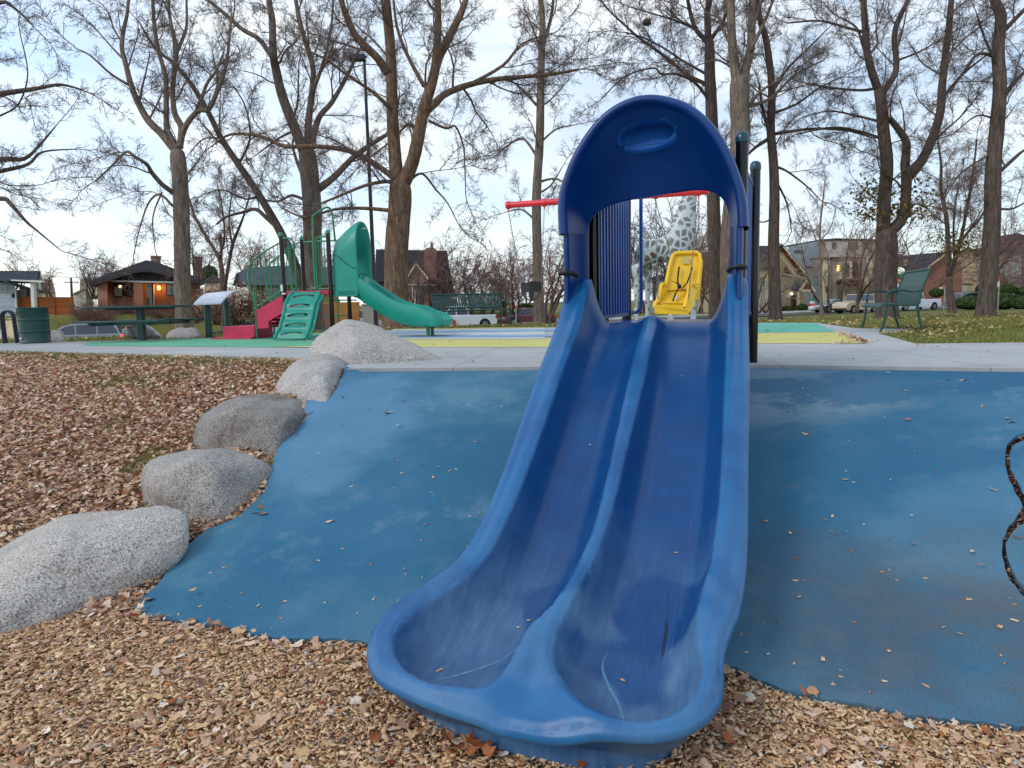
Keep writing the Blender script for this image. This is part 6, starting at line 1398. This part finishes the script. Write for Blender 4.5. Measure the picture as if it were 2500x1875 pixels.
def post_sign(lab,cf,x,y0,y1,Y,plates,pm='conc_w'):
    z=P(*cf(x,y1),Y); a=P(*cf(x,y0),Y); zg=hz(z.x,z.y); t=thing('street_sign',lab,'sign',(z.x,z.y,zg)); b=MB(); b.tube([(z.x,z.y,zg-.2),(z.x,z.y,a.z)],.045,6); b.build('pole',M[pm],t)
    for (px0,py0,px1,py1,m) in plates:
        p0,p1=P(*cf(px0,py0),Y-.06),P(*cf(px1,py1),Y-.06); b=MB(); b.box(((p0.x+p1.x)/2,Y-.06,(p0.z+p1.z)/2),(abs(p1.x-p0.x),.02,abs(p1.z-p0.z))); b.build('plate',M[m],t)
post_sign('pale sign post with small red and pinkish plates by the right edge hedge',c6,1808,770,1215,52,[(1750,768,1832,800,'red_beam'),(1755,808,1832,885,'white')])
post_sign('slim grey post right of the white pickup',c6,978,885,1175,60,[(905,888,962,918,'cream')])
post_sign('slim post with a red and white plate left of the slim tree trunk',cb2,1035,425,640,50,[(1018,425,1046,470,'white'),(1018,470,1046,495,'red_beam')])
# --- inflatables
c=c5; q=P(*c(885,1225),74); s_=thing('inflatable_snowman','small inflatable snowman with a green hat and red scarf by the gabled house porch','snowman',(q.x,q.y,hz(q.x,q.y))); u=74/F/6.144
wv=M['white']; z0=q.z
b=MB(); b.ball(q+Vector((0,0,46*u)),62*u,14,sc=(1.05,1,.85)); b.ball(q+Vector((-8*u,0,118*u)),40*u,12); b.build('body',wv,s_,smooth=True)
b=MB(); b.tube([q+Vector((-40*u,-20*u,92*u)),q+Vector((-8*u,-40*u,88*u)),q+Vector((28*u,-20*u,95*u))],14*u,8); b.box(q+Vector((-46*u,-20*u,84*u)),(24*u,10*u,60*u)); b.build('scarf',M['red_beam'],s_)
b=MB(); b.lathe(q+Vector((-8*u,0,0)),[(34*u,152*u),(30*u,175*u),(12*u,230*u),(2*u,262*u)],10); b.build('hat',M['green_metal'],s_,smooth=True)
c=c6; q=P(*c(270,1180),70); s_=thing('inflatable_figure','tall inflatable holiday figure with a white cap and green band beside the big dark trunk','inflatable',(q.x,q.y,hz(q.x,q.y))); u=70/F/6.32
b=MB(); b.lathe(q,[(70*u,-10*u),(95*u,60*u),(90*u,200*u),(60*u,330*u)],14); b.build('body',wv,s_,smooth=True)
b=MB(); b.ball(q+Vector((0,0,375*u)),62*u,12); b.build('head',paint('flesh_pink',(206,132,110),.6),s_,smooth=True)
b=MB(); b.lathe(q,[(66*u,425*u),(68*u,488*u)],14); b.build('hat_band',M['green_metal'],s_,smooth=True)
b=MB(); b.ball(q+Vector((0,0,530*u)),66*u,12,sc=(1.1,1,.85)); b.build('hat',emit('glowing_white_cap',(236,246,226),.35),s_,smooth=True)
b=MB(); b.ball(q+Vector((12*u,-52*u,400*u)),24*u,8); b.build('nose',M['red_beam'],s_,smooth=True)
# --- clipped evergreen hedges
M['hedge']=m_island('hedge_leaves',[(0,(38,62,30)),(.25,(52,78,36)),(.5,(30,50,26)),(.7,(66,92,44)),(.88,(84,104,52))]); M['hedge_b']=paint('hedge_core',(26,40,20),.95,.3,4)
def hedge(label,cf,x0,y0,x1,y1,Y,seed,n=1600,mat='hedge'):
    a=P(*cf(x0,y0),Y); z=P(*cf(x1,y1),Y); cx=(a.x+z.x)/2; rx=abs(z.x-a.x)/2; zb=z.z; h=a.z-zb; ry=min(rx,1.6); t=thing('hedge',label,'hedge',(cx,Y,zb),0,'clipped evergreen hedges'); rr=random.Random(seed)
    b=MB(); b.ball((cx,Y,zb+h*.45),1,14,sc=(rx*.93,ry*.93,h*.52)); b.build('core',M['hedge_b'],t,smooth=True); V=[]
    for _ in range(n):
        th=rr.uniform(0,math.pi*2); ph=math.acos(rr.uniform(-.5,1)); d=np.array((math.sin(ph)*math.cos(th),-abs(math.sin(ph)*math.sin(th)) if rr.random()<.8 else math.sin(ph)*math.sin(th),math.cos(ph))); k=rr.uniform(.9,1.03)
        p=np.array((cx+d[0]*rx*k,Y+d[1]*ry*k,zb+h*.45+d[2]*h*.56*k)); q=np.array([rr.gauss(0,1) for _ in range(3)]); q/=np.linalg.norm(q); w=np.cross(q,d); w/=max(1e-6,np.linalg.norm(w)); s=rr.uniform(.05,.11); V+=[p-q*s,p+w*s*.7,p+q*s,p-w*s*.7]
    arr_mesh('leaves',np.array(V),np.arange(len(V)).reshape(-1,4),4,M[mat],t)
for i,(l_,cf,x0,y0,x1,y1,Y) in enumerate([('low rounded hedge left of the right edge trunk',c6,1130,1030,1640,1225,58),('broad rounded hedge right of the right edge trunk',c6,1700,990,2080,1225,58),('rounded hedge cut by the right edge of the picture',c6,2010,1045,2330,1225,57),('round evergreen shrub in front of the grey house wall',c6,1815,850,2065,1000,72),('smaller evergreen shrub at the far right before the grey house',c6,2050,900,2330,1000,72),('dark evergreen shrub behind the white pickup bed',c6,760,905,960,1040,80),('small evergreen shrub left of the right edge trunk before the beige building',c6,1470,860,1560,990,78),('low dark shrub left of the gabled house door',c5,420,1150,600,1225,82),('low dark shrub beside the small snowman',c5,650,1120,800,1225,82),('green evergreen tree top behind the bungalow chimney',cbu,1850,310,2130,560,92),('low green hedge behind the maroon sedan',cb2,1060,460,1240,500,70)]): hedge(l_,cf,x0,y0,x1,y1,Y,60+i)
# ---- streets and kerbs
def strip(name,d0,d1,mat,dz,x0=-70,x1=100):
    V=[];Fs=[];xs=np.arange(x0,x1,1.5)
    for x in xs:
        for d in (d0,d1): y=ys(x)+d; V.append((x,y,hz(x,y)+dz))
    o=arr_mesh(name,V,[(2*i,2*i+2,2*i+3,2*i+1) for i in range(len(xs)-1)],4,[M[mat]]); o['kind']='structure'
strip('street',-4.85,4.95,'asphalt',.03); strip('kerb',-5.35,-4.95,'concrete',.05); strip('far_kerb',5.0,5.35,'concrete',.05); strip('sidewalk',5.7,6.8,'concrete',.03)
M['tyre']=paint('tyre',(24,24,26),.8); M['rim']=paint('wheel_rim',(140,142,146),.3,.1,metal=.7); M['car_glass']=m_glass('car_glass',(24,40,54),.12); M['tail']=paint('tail_lamp',(190,24,30),.2); M['tail_on']=emit('lit_tail_lamp',(255,50,50),1.6); M['head']=paint('head_lamp',(220,226,230),.1); M['trim_b']=paint('black_trim',(22,22,24),.5)
def car_paint(n,c): return paint(n,c,.22,.06,2,coat=.8)
def car(name,label,cat,px,dyS,flip,L_,W_,H_,kind,mat,lit=False,tilt=0):
    # find the spot on the street whose picture x is px
    best=min((x*.25 for x in range(-240,360)),key=lambda x:abs(1250+F*x/((ys(x)+dyS)*math.cos(PIT))-px)); y=ys(best)+dyS; z=hz(best,y)+.03; rz=math.atan(.347)+(math.pi if flip else 0)+tilt
    t=thing(name,label,cat,(best,y,z),rz,'vehicles parked along the street'); g=.2+.04*H_
    hl=L_/2; w=W_/2; belt={'suv':H_*.58,'sedan':H_*.60,'pickup':H_*.60,'jeep':H_*.62}[kind]; hood={'suv':belt*.93,'sedan':belt*.88,'pickup':belt*.97,'jeep':belt*.96}[kind]
    R_w=.36 if kind=='sedan' else .39; xf,xr=hl-.92,-hl+1.0
    def arc(cx): return [(cx+(R_w+.07)*math.cos(a),.34+(R_w+.09)*math.sin(a)) for a in [math.pi*k/8 for k in range(9)]]
    pr=[(-hl+.04,g+.08),(-hl,g+.3),(-hl+.03,belt-.06),(-hl+.1,belt)]
    if kind in('sedan',): pr+=[(-hl+.75,belt+.04)]
    pr+=[(.28*L_,belt),(hl-.3,hood-.04),(hl-.06,hood-.18),(hl,g+.35),(hl-.05,g+.05)]
    pr+=[(x,z_) for x,z_ in arc(xf)]+[(x,z_) for x,z_ in arc(xr)]
    pr=[(x,max(z_,g)) for x,z_ in pr]
    b=MB(); b.prism([Vector((x,-w,z_)) for x,z_ in pr],(0,0,0),(0,2*w,0)); b.build('body',mat,t,world=False,bevel=.05)
    if kind=='suv': gh=[(-hl+.12,belt),(-hl+.42,H_-.05),(-hl+.8,H_),(.08*L_,H_-.02),(.2*L_,H_*.9),(.33*L_,belt)]
    elif kind=='jeep': gh=[(-hl+.08,belt),(-hl+.12,H_-.03),(.1*L_,H_),(.12*L_,H_-.02),(.18*L_,belt)]
    elif kind=='pickup': gh=[(-.10*L_,belt),(-.07*L_,H_-.04),(0,H_),(.14*L_,H_-.04),(.27*L_,belt)]
    else: gh=[(-hl+.55,belt),(-.2*L_,H_-.04),(0,H_),(.08*L_,H_-.05),(.24*L_,belt)]
    def gw(z_): return w-.04-.16*(z_-belt)/(H_-belt)
    n=len(gh); vs=[(x,-gw(z_),z_) for x,z_ in gh]+[(x,gw(z_),z_) for x,z_ in gh]; b=MB(); b.add(vs,[tuple(range(n)),tuple(range(2*n-1,n-1,-1))]+[(i,i+1,n+i+1,n+i) for i in range(n-1)]); b.build('cabin',mat,t,world=False,bevel=.03)
    # glass: shrink the greenhouse outline, split by pillars
    cx=sum(x for x,_ in gh)/n; cz=(belt+H_)/2
    def inn(x,z_,k=.85): return (cx+(x-cx)*(.93),cz+(z_-cz)*.78)
    gi=[inn(*p) for p in gh]; x0,x1=min(x for x,_ in gi),max(x for x,_ in gi)
    def topz(x):
        T=sorted(gi); 
        return lerp(x,[(a,b_) for a,b_ in T])
    cuts=[x0+(x1-x0)*k for k in ((0,.33,.66,1) if kind in('suv','jeep') else (0,.5,1))]; zb_=belt+.05
    for s in (-1,1):
        for a,b_ in zip(cuts,cuts[1:]):
            a+=.04;b_-=.04; pts=[(a,zb_)]+[(a+(b_-a)*k/4,max(zb_+.01,topz(a+(b_-a)*k/4))) for k in range(5)]+[(b_,zb_)]
            m=MB(); V=[Vector((x,s*(gw(z_)+.012),z_)) for x,z_ in pts]; m.prism(V,(0,0,0),(0,-s*.02,0)); m.build('side_window',M['car_glass'],t,world=False)
    for (xa,za),(xb,zb2),nm in ((gh[-1],gh[-2],'windscreen'),(gh[0],gh[1],'rear_window')):
        d=.02 if nm=='windscreen' else -.02; p=lambda k:(xa+(xb-xa)*k+d,za+(zb2-za)*k+.012); (u0,v0),(u1,v1)=p(.1),p(.9)
        m=MB(); m.prism([Vector((u0,-gw(v0)+.1,v0)),Vector((u0,gw(v0)-.1,v0)),Vector((u1,gw(v1)-.1,v1)),Vector((u1,-gw(v1)+.1,v1))],(0,0,0),(-d,0,-.01)); m.build(nm,M['car_glass'],t,world=False)
    if kind=='pickup':
        m=MB(); m.box((-hl+.95,0,belt+.01),(1.5,W_-.3,.03)); m.build('bed',M['trim_b'],t,world=False)
    for x in (xf,xr):
        for s in (-1,1):
            m=MB(); m.lathe((x,s*(w-.12),R_w),[(R_w*.62,-.11),(R_w*.96,-.11),(R_w,-.07),(R_w,.07),(R_w*.96,.11),(R_w*.62,.11)],18,axis='Y'); wh=m.build('wheel',M['tyre'],t,world=False,smooth=True)
            m=MB(); m.lathe((x,s*(w-.10),R_w),[(R_w*.6,-.115),(R_w*.64,.0),(R_w*.6,.115)],12,axis='Y'); m.build('rim',M['rim'],wh,world=False,smooth=True)
    for s in (-1,1):
        m=MB(); m.box((-hl+.07,s*(w-.13),belt-.16),(.16,.3,.2)); m.build('tail_light',M['tail_on'] if lit else M['tail'],t,world=False,bevel=.02)
        m=MB(); m.box((hl-.1,s*(w-.2),hood-.26),(.16,.3,.14)); m.build('headlight',M['head'],t,world=False,bevel=.02)
        m=MB(); m.box((.24*L_ if kind!='jeep' else .15*L_,s*(w+.08),belt+.06),(.14,.18,.14)); m.build('mirror',mat,t,world=False,bevel=.02)
    for x,nm in ((hl-.02,'front_bumper'),(-hl+.02,'rear_bumper')):
        m=MB(); m.box((x,0,g+.16),(.18,W_-.06,.22)); m.build(nm,M['trim_b'] if kind in('jeep','pickup') else mat,t,world=False,bevel=.04)
    if kind in('suv','jeep'):
        m=MB()
        for s in (-1,1): m.tube([(-hl+.7,s*(w-.3),H_+.04),(.05*L_,s*(w-.3),H_+.04)],.025,6)
        m.build('roof_rails',M['trim_b'],t,world=False)
    return t
car('parked_suv','silver-grey sport utility car with a lit red tail lamp, behind the green barrel','car',196,-3.6,True,5.0,1.95,1.78,'suv',car_paint('silver_grey',(140,146,156)),True)
car('parked_car','dark blue car half hidden behind the crimson step box','car',588,-3.4,True,4.6,1.8,1.45,'sedan',car_paint('dark_navy',(34,42,66)))
car('parked_pickup','white pickup seen beneath and through the slatted bench','pickup',1122,-3.5,True,5.6,2.0,1.85,'pickup',car_paint('white_car',(222,226,234)))
car('parked_car','orange-red car at the left end of the slatted bench','car',1040,-5.9+2.0,True,4.3,1.8,1.45,'sedan',car_paint('orange_red',(196,74,44)))
car('parked_car','maroon sedan between the slatted bench and the slim straight tree','car',1290,-3.4,True,4.5,1.8,1.45,'sedan',car_paint('maroon',(96,44,60)))
car('parked_van','pale van behind the posts of the play structure','van',856,3.2,False,5.0,1.95,2.0,'suv',car_paint('pale_van',(190,186,190)))
car('off_road_car','tan boxy off-road car seen behind the far arm of the side-on bench','car',2098,-3.6,True,4.4,1.9,1.85,'jeep',car_paint('tan_car',(196,176,146)))
car('parked_pickup','white pickup to the right of the side-on bench','pickup',2232,-1.2,True,5.8,2.0,1.9,'pickup',car_paint('white_car',(222,226,234)))
car('parked_suv','dark red sport utility car with a silver roof, left of the low hedge','car',2372,-3.0,False,4.8,1.9,1.75,'suv',car_paint('dark_red_silver',(120,110,120)))
car('parked_car','silver car roof showing above the hedge at the right edge','car',2510,-1.0,False,4.6,1.8,1.5,'sedan',car_paint('silver_car',(160,166,174)))
car('parked_car','grey car low in front of the modern building','car',2040,2.5,True,4.5,1.8,1.4,'sedan',car_paint('slate_car',(96,104,114)))
rs=np.random.RandomState(11)
def onground(xy,extra=0.0):
    return np.array([hz(x,y)+extra for x,y in xy])
def rotm(yaw,tx,ty):
    cz,sz=np.cos(yaw),np.sin(yaw); cx,sx=np.cos(tx),np.sin(tx); cy_,sy=np.cos(ty),np.sin(ty); o=np.zeros_like(yaw); i=np.ones_like(yaw)
    Rz=np.stack([cz,-sz,o,sz,cz,o,o,o,i],-1).reshape(-1,3,3); Rx=np.stack([i,o,o,o,cx,-sx,o,sx,cx],-1).reshape(-1,3,3); Ry=np.stack([cy_,o,sy,o,i,o,-sy,o,cy_],-1).reshape(-1,3,3)
    return Rz@Rx@Ry
def chips_mesh(name,pos,lo,hi,mat,tilt=.45,label=None):
    n=len(pos); l=rs.uniform(lo,hi,n)*rs.choice([1,1,1.5],n); w=l*rs.uniform(.22,.55,n); h=rs.uniform(.0015,.0045,n)
    base=np.array([(-.5,-.42,-.5),(.46,-.5,-.5),(.5,.44,-.5),(-.4,.5,-.5),(-.5,-.42,.5),(.46,-.5,.5),(.5,.44,.5),(-.4,.5,.5)])
    V=base[None]*np.stack([l,w,h],-1)[:,None,:]; V[:,:,2]+= (V[:,:,0]**2)*rs.uniform(-6,6,n)[:,None]
    Rm=rotm(rs.uniform(0,6.3,n),rs.normal(0,tilt,n),rs.normal(0,tilt*.6,n)); V=np.einsum('nij,nkj->nki',Rm,V)+pos[:,None,:]
    Fb=np.array([(4,5,6,7),(0,1,5,4),(1,2,6,5),(2,3,7,6),(3,0,4,7)]); Fc=(Fb[None]+8*np.arange(n)[:,None,None]).reshape(-1,4)
    o=arr_mesh(name,V.reshape(-1,3),Fc,4,[M[mat]]); o['kind']='stuff'
    if label: o['label']=label
    return o
LOBE=[1.0,.52,.86,.45,.72,.4,.62,.42,.78,.48,.9,.5]
def leaves_mesh(name,pos,lo,hi,mat,tilt=.35,label=None,stem=True):
    n=len(pos); m=len(LOBE); a=np.arange(m)*2*np.pi/m; s=rs.uniform(lo,hi,n)/2
    rr_=np.array(LOBE)[None]**rs.uniform(.4,1.2,(n,1))*(1+rs.uniform(-.28,.28,(n,m))); x=np.cos(a)[None]*rr_*rs.uniform(1.1,1.5,(n,1)); y=np.sin(a)[None]*rr_*.8
    cu=rs.uniform(-.15,.55,n)[:,None]; cv=rs.uniform(-.1,.5,n)[:,None]; z=cu*x*x*.6+cv*y*y*.9+rs.uniform(-.08,.08,(n,m))
    V=np.concatenate([np.stack([x,y,z],-1),np.zeros((n,1,3))],1)*s[:,None,None]
    Rm=rotm(rs.uniform(0,6.3,n),rs.normal(0,tilt,n),rs.normal(0,tilt,n)); V=np.einsum('nij,nkj->nki',Rm,V)+pos[:,None,:]
    Fb=np.array([(i,(i+1)%m,m) for i in range(m)]); Fc=(Fb[None]+(m+1)*np.arange(n)[:,None,None]).reshape(-1,3)
    o=arr_mesh(name,V.reshape(-1,3),Fc,3,[M[mat]]); o['kind']='stuff'
    if label: o['label']=label
    return o
def blades_mesh(name,xy,hlo,hhi,w,mat,z0=None,label=None):
    n=len(xy); z=onground(xy) if z0 is None else z0; h=rs.uniform(hlo,hhi,n); a=rs.uniform(0,6.3,n); lean=rs.normal(0,.55,(n,2))*h[:,None]
    b=np.stack([np.cos(a),np.sin(a)],-1)*w/2; P0=np.concatenate([xy-b,z[:,None]-.005],1); P1=np.concatenate([xy+b,z[:,None]-.005],1); P2=np.concatenate([xy+lean,(z+h)[:,None]],1)
    V=np.stack([P0,P1,P2],1).reshape(-1,3); o=arr_mesh(name,V,np.arange(3*n).reshape(-1,3),3,[M[mat]]); o['kind']='stuff'
    if label: o['label']=label
    return o
def sample(n,x0,x1,y0,y1,test,bias=None):
    out=[]
    while len(out)<n:
        x,y=rs.uniform(x0,x1),rs.uniform(y0,y1)
        if test(x,y): out.append((x,y))
    return np.array(out)
def nz(x,y,s,k=0): return noise.noise(Vector((x*s,y*s,k)))
RB_=RUB
# bounding for speed
def inrub(x,y): return x>-2.3 and inpoly((x,y),RB_)
# wood chips
def t_ch(x,y):
    if y>yb(x)+.22: return False
    if abs(x)>y*.78+1.2: return False
    return not inrub(x,y+.015)
xy=sample(95000,-4.4,4.4,1.4,4.3,t_ch); pos=np.concatenate([xy,(onground(xy)+rs.uniform(.0,.022,len(xy)))[:,None]],1)
chips_mesh('wood_chips',pos,.009,.026,'chips',.38,'pale tan wood chips covering the ground at the foot of the slide')
xy=sample(1900,-3.6,3.6,1.6,4.3,lambda x,y:t_ch(x,y) and rs.rand()<(.35+.65*sm(y,yb(x)-.5,yb(x))+ .25*(nz(x,y,1.4)>.05))); pos=np.concatenate([xy,(onground(xy)+rs.uniform(.02,.034,len(xy)))[:,None]],1)
leaves_mesh('leaves_on_the_chips',pos,.02,.065,'leaves',.3,'dull brown fallen leaves among the wood chips')
# leaf litter on the left bank
def t_lf(x,y):
    if y>ye(x)-.02 or y<yb(x)-.1: return False
    if x>-1.2-.0*(y) or inrub(x,y): return False
    if inpoly((x,y),PLAZA): return False
    return x>-.62*y*1.15-2.0
def t_l2(x,y):
    if not t_lf(x,y): return False
    g=nz(x,y,.9,2)+.5*nz(x,y,3,4); top=sm(y,ye(x)-1.3,ye(x)-.1)*sm(-x,1.8,3.5)
    return rs.rand()<(.28 if g>.5 else 1)*(1-.8*top*(.5+.5*(nz(x,y,2.2,9)>-.1)))
xy=sample(58000,-10.5,-1.2,3.2,12.6,t_l2); pos=np.concatenate([xy,(onground(xy)+rs.uniform(.006,.05,len(xy)))[:,None]],1)
leaves_mesh('leaf_litter',pos,.028,.066,'leaves',.42,'thick litter of curled pinkish-brown leaves on the left bank')
def t_gr(x,y):
    if not t_lf(x,y): return False
    g=nz(x,y,.9,2)+.5*nz(x,y,3,4); top=sm(y,ye(x)-1.1,ye(x)-.1)
    return rs.rand()<max(.9*top,1.0 if g>.45 else .05)
xy=sample(22000,-9.5,-1.9,3.4,12.6,t_gr); blades_mesh('bank_grass',xy,.03,.085,.006,'blades',label='olive grass showing through the leaf litter on the left bank')
# oak leaves and chips caught behind the boulders and at the slide foot
pts=[(x,y,.03) for x,y in ((372,1185),(385,1205),(362,1225),(398,1180),(345,1245),(300,1290),(310,1310),(660,925),(652,945),(645,955),(664,910),(575,1105),(560,1118),(380,1172),(375,1215),(1240,1650),(1010,1625),(1030,1640),(985,1618),(1050,1632),(375,1530),(1740,1505))]
pos=np.array([tuple(Hray(a*K,b_*K,.015)+Vector((0,0,z))) for a,b_,z in pts for _ in (0,1)])+rs.normal(0,.018,(2*len(pts),3))*np.array((1,1,.2))
leaves_mesh('oak_leaves',pos,.05,.095,'oak',.25,'rusty lobed oak leaves caught by the boulders and the slide foot')
# bits lying on the rubber
def rz(x,y): return rubz(x,y)
xy=sample(330,-1.9,4.6,2.6,6.5,lambda x,y:inrub(x,y) and rs.rand()<.35+.65*sm(-y,-4.6,-3)); pos=np.array([(x,y,rz(x,y)+.003) for x,y in xy]); chips_mesh('chips_on_the_rubber',pos,.008,.024,'chips',.12,'stray wood chips lying on the blue rubber')
xy=sample(46,-1.9,4.6,2.6,6.5,lambda x,y:inrub(x,y)); pos=np.array([(x,y,rz(x,y)+.004) for x,y in xy]+[tuple(Hray(a*K,b_*K,.07)) for a,b_ in ((415,1275),(455,1237),(860,918),(1800,1478),(2100,1190),(2120,1220),(2176,903),(1960,905))]); leaves_mesh('leaves_on_the_rubber',pos,.02,.06,'leaves',.15,'a few small leaves lying on the blue rubber')
# debris in the crack
cxy=[p for p in sample(480,cx0,cx1,cy0,cy1,lambda x,y:inpoly((x,y),CRACK))]; pos=np.array([(x,y,hz(x,y)+.02+rs.uniform(0,.02)) for x,y in cxy]); leaves_mesh('leaf_debris_in_crack',pos,.015,.04,'debris',.5,'dark leaf debris packed into the crack of the rubber')
b_=[(-.28,2.72),(-.25,2.66),(.22,3.0),(.36,2.1),(-.2,1.4),(.3,.75),(-.5,3.1),(.42,3.2)]
pos=np.array([tuple(L(s_,t_,HEIGHT(s_,t_)+.004)) for s_,t_ in b_]); chips_mesh('chips_on_the_slide',pos,.012,.022,'chips',.1,'a few stray wood chips lying in the blue slide lanes')
# plaza bits
xy=sample(150,-7,9,6.6,17,lambda x,y:inpoly((x,y),PLAZA)); pos=np.array([(x,y,.012) for x,y in xy]); leaves_mesh('leaves_on_the_plaza',pos,.03,.08,'leaves',.12,'stray leaves on the concrete plaza')
pos=[]
for a,b_ in ((1815,742),(1826,742),(1832,741),(1866,738),(1872,738),(2000,748),(2290,700),(2106*1.0,702)): 
    g_=G(a*K,b_*K,.01)
    for _ in range(9): pos.append((g_.x+rs.normal(0,.10),g_.y+rs.normal(0,.03),.012+rs.uniform(0,.015)))
for k in range(150):
    t_=k/150; g_=G(2046+(2114-2046)*t_,811+(839-811)*t_,.01); pos.append((g_.x+rs.normal(.03,.05),g_.y+rs.normal(0,.05),.02))
leaves_mesh('leaf_piles',np.array(pos),.03,.07,'leaves',.3,'small piles of leaves along the edge of the yellow surfacing')
# lawns
def lawn(x,y): return y>ye(x)+.3 and not inpoly((x,y),PLAZA) and abs(x)<y*.76+1
xy=sample(60000,2.5,13.5,8.2,17,lawn); blades_mesh('near_lawn_grass',xy,.03,.075,.008,'blades',label='olive-green lawn grass by the side-on bench')
xy=sample(60000,-22,26,15,34,lawn); blades_mesh('far_lawn_grass',xy,.04,.09,.016,'blades',label='lawn grass beyond the plaza')
xy=sample(1300,2.5,13,8.2,16,lambda x,y:lawn(x,y) and nz(x,y,.8,5)>-.05); pos=np.concatenate([xy,(onground(xy)+.04)[:,None]],1); leaves_mesh('leaves_on_near_lawn',pos,.04,.09,'leaves_y',.4,'tan leaves scattered on the right lawn')
xy=sample(2600,-20,30,16,45,lambda x,y:lawn(x,y) and y<ys(x)-6); pos=np.concatenate([xy,(onground(xy)+.06)[:,None]],1); leaves_mesh('leaves_on_far_lawn',pos,.06,.13,'leaves_y',.4,'tan leaves scattered on the far lawn')
# tuft
g_=Hray(582*K,1018*K); xy=np.array([(g_.x+rs.normal(0,.03),g_.y+rs.normal(0,.03)) for _ in range(260)]); M['tuft']=m_island('tuft_blades',[(0,(60,104,44)),(.4,(84,128,56)),(.7,(48,88,36))])
blades_mesh('grass_tuft',xy,.04,.09,.004,'tuft',label='small bright green grass tuft beside the second boulder')
W=bpy.data.worlds.new('World'); scene.world=W; W.use_nodes=True; nt=W.node_tree; bg=nt.nodes['Background']
SUN_EL=R(24); SUN_AZ=R(-75)  # low, behind cloud, to the left
sky=nt.nodes.new('ShaderNodeTexSky'); sky.sky_type='NISHITA'; sky.sun_disc=False; sky.sun_elevation=SUN_EL; sky.sun_rotation=SUN_AZ; sky.air_density=1.0; sky.dust_density=.6; sky.ozone_density=2.0
tc=nt.nodes.new('ShaderNodeTexCoord'); mp=nt.nodes.new('ShaderNodeMapping'); mp.inputs['Scale'].default_value=(1,1,2.6); mp.inputs['Location'].default_value=(.3,.7,0)
nt.links.new(tc.outputs['Generated'],mp.inputs[0])
n1=nt.nodes.new('ShaderNodeTexNoise'); n1.inputs['Scale'].default_value=2.6; n1.inputs['Detail'].default_value=7; n1.inputs['Roughness'].default_value=.58; n1.inputs['Distortion'].default_value=.5
nt.links.new(mp.outputs[0],n1.inputs['Vector'])
rp=nt.nodes.new('ShaderNodeValToRGB'); rp.color_ramp.elements[0].position=.36; rp.color_ramp.elements[1].position=.60; rp.color_ramp.elements[0].color=(.25,.25,.25,1); rp.color_ramp.elements[1].color=(.97,.97,.97,1)
nt.links.new(n1.outputs[0],rp.inputs[0])
n2=nt.nodes.new('ShaderNodeTexNoise'); n2.inputs['Scale'].default_value=5; n2.inputs['Detail'].default_value=5; nt.links.new(mp.outputs[0],n2.inputs['Vector'])
cl=nt.nodes.new('ShaderNodeValToRGB'); cl.color_ramp.elements[0].position=.35; cl.color_ramp.elements[1].position=.65
cl.color_ramp.elements[0].color=(.68,.81,.98,1); cl.color_ramp.elements[1].color=(.92,.97,1.0,1)
nt.links.new(n2.outputs[0],cl.inputs[0])
sc=nt.nodes.new('ShaderNodeVectorMath'); sc.operation='SCALE'; sc.inputs['Scale'].default_value=8.0; nt.links.new(cl.outputs[0],sc.inputs[0])
sk=nt.nodes.new('ShaderNodeVectorMath'); sk.operation='SCALE'; sk.inputs['Scale'].default_value=1.5; nt.links.new(sky.outputs[0],sk.inputs[0])
mx=nt.nodes.new('ShaderNodeMix'); mx.data_type='RGBA'; nt.links.new(rp.outputs[0],mx.inputs[0]); nt.links.new(sk.outputs[0],mx.inputs[6]); nt.links.new(sc.outputs[0],mx.inputs[7])
nt.links.new(mx.outputs[2],bg.inputs[0]); bg.inputs[1].default_value=.11
sl=bpy.data.lights.new('sun','SUN'); sl.energy=1.0; sl.angle=R(20); sl.color=(1,.96,.92)
so=bpy.data.objects.new('sun',sl); COL.objects.link(so)
# from the left, over the viewer's shoulder
sd_=Vector((-math.cos(SUN_EL)*.8,-math.cos(SUN_EL)*.6,math.sin(SUN_EL)*1.6)); so.rotation_euler=sd_.to_track_quat('Z','Y').to_euler()
cam=bpy.data.cameras.new('camera'); cam.sensor_width=36; cam.lens=F*36/2500; cam.clip_start=.05; cam.clip_end=2000
co=bpy.data.objects.new('camera',cam); COL.objects.link(co); scene.camera=co
fw=Vector((0,math.cos(PIT),-math.sin(PIT))); up=Vector((0,math.sin(PIT),math.cos(PIT))); rt=Vector((1,0,0))
cr,sr=math.cos(ROL),math.sin(ROL); r2=rt*cr-up*sr; u2=up*cr+rt*sr
co.matrix_world=Matrix(((r2.x,u2.x,-fw.x,0),(r2.y,u2.y,-fw.y,0),(r2.z,u2.z,-fw.z,CZ),(0,0,0,1)))
scene.view_settings.view_transform='Standard'; scene.view_settings.look='None'; scene.view_settings.exposure=.42; scene.view_settings.gamma=1
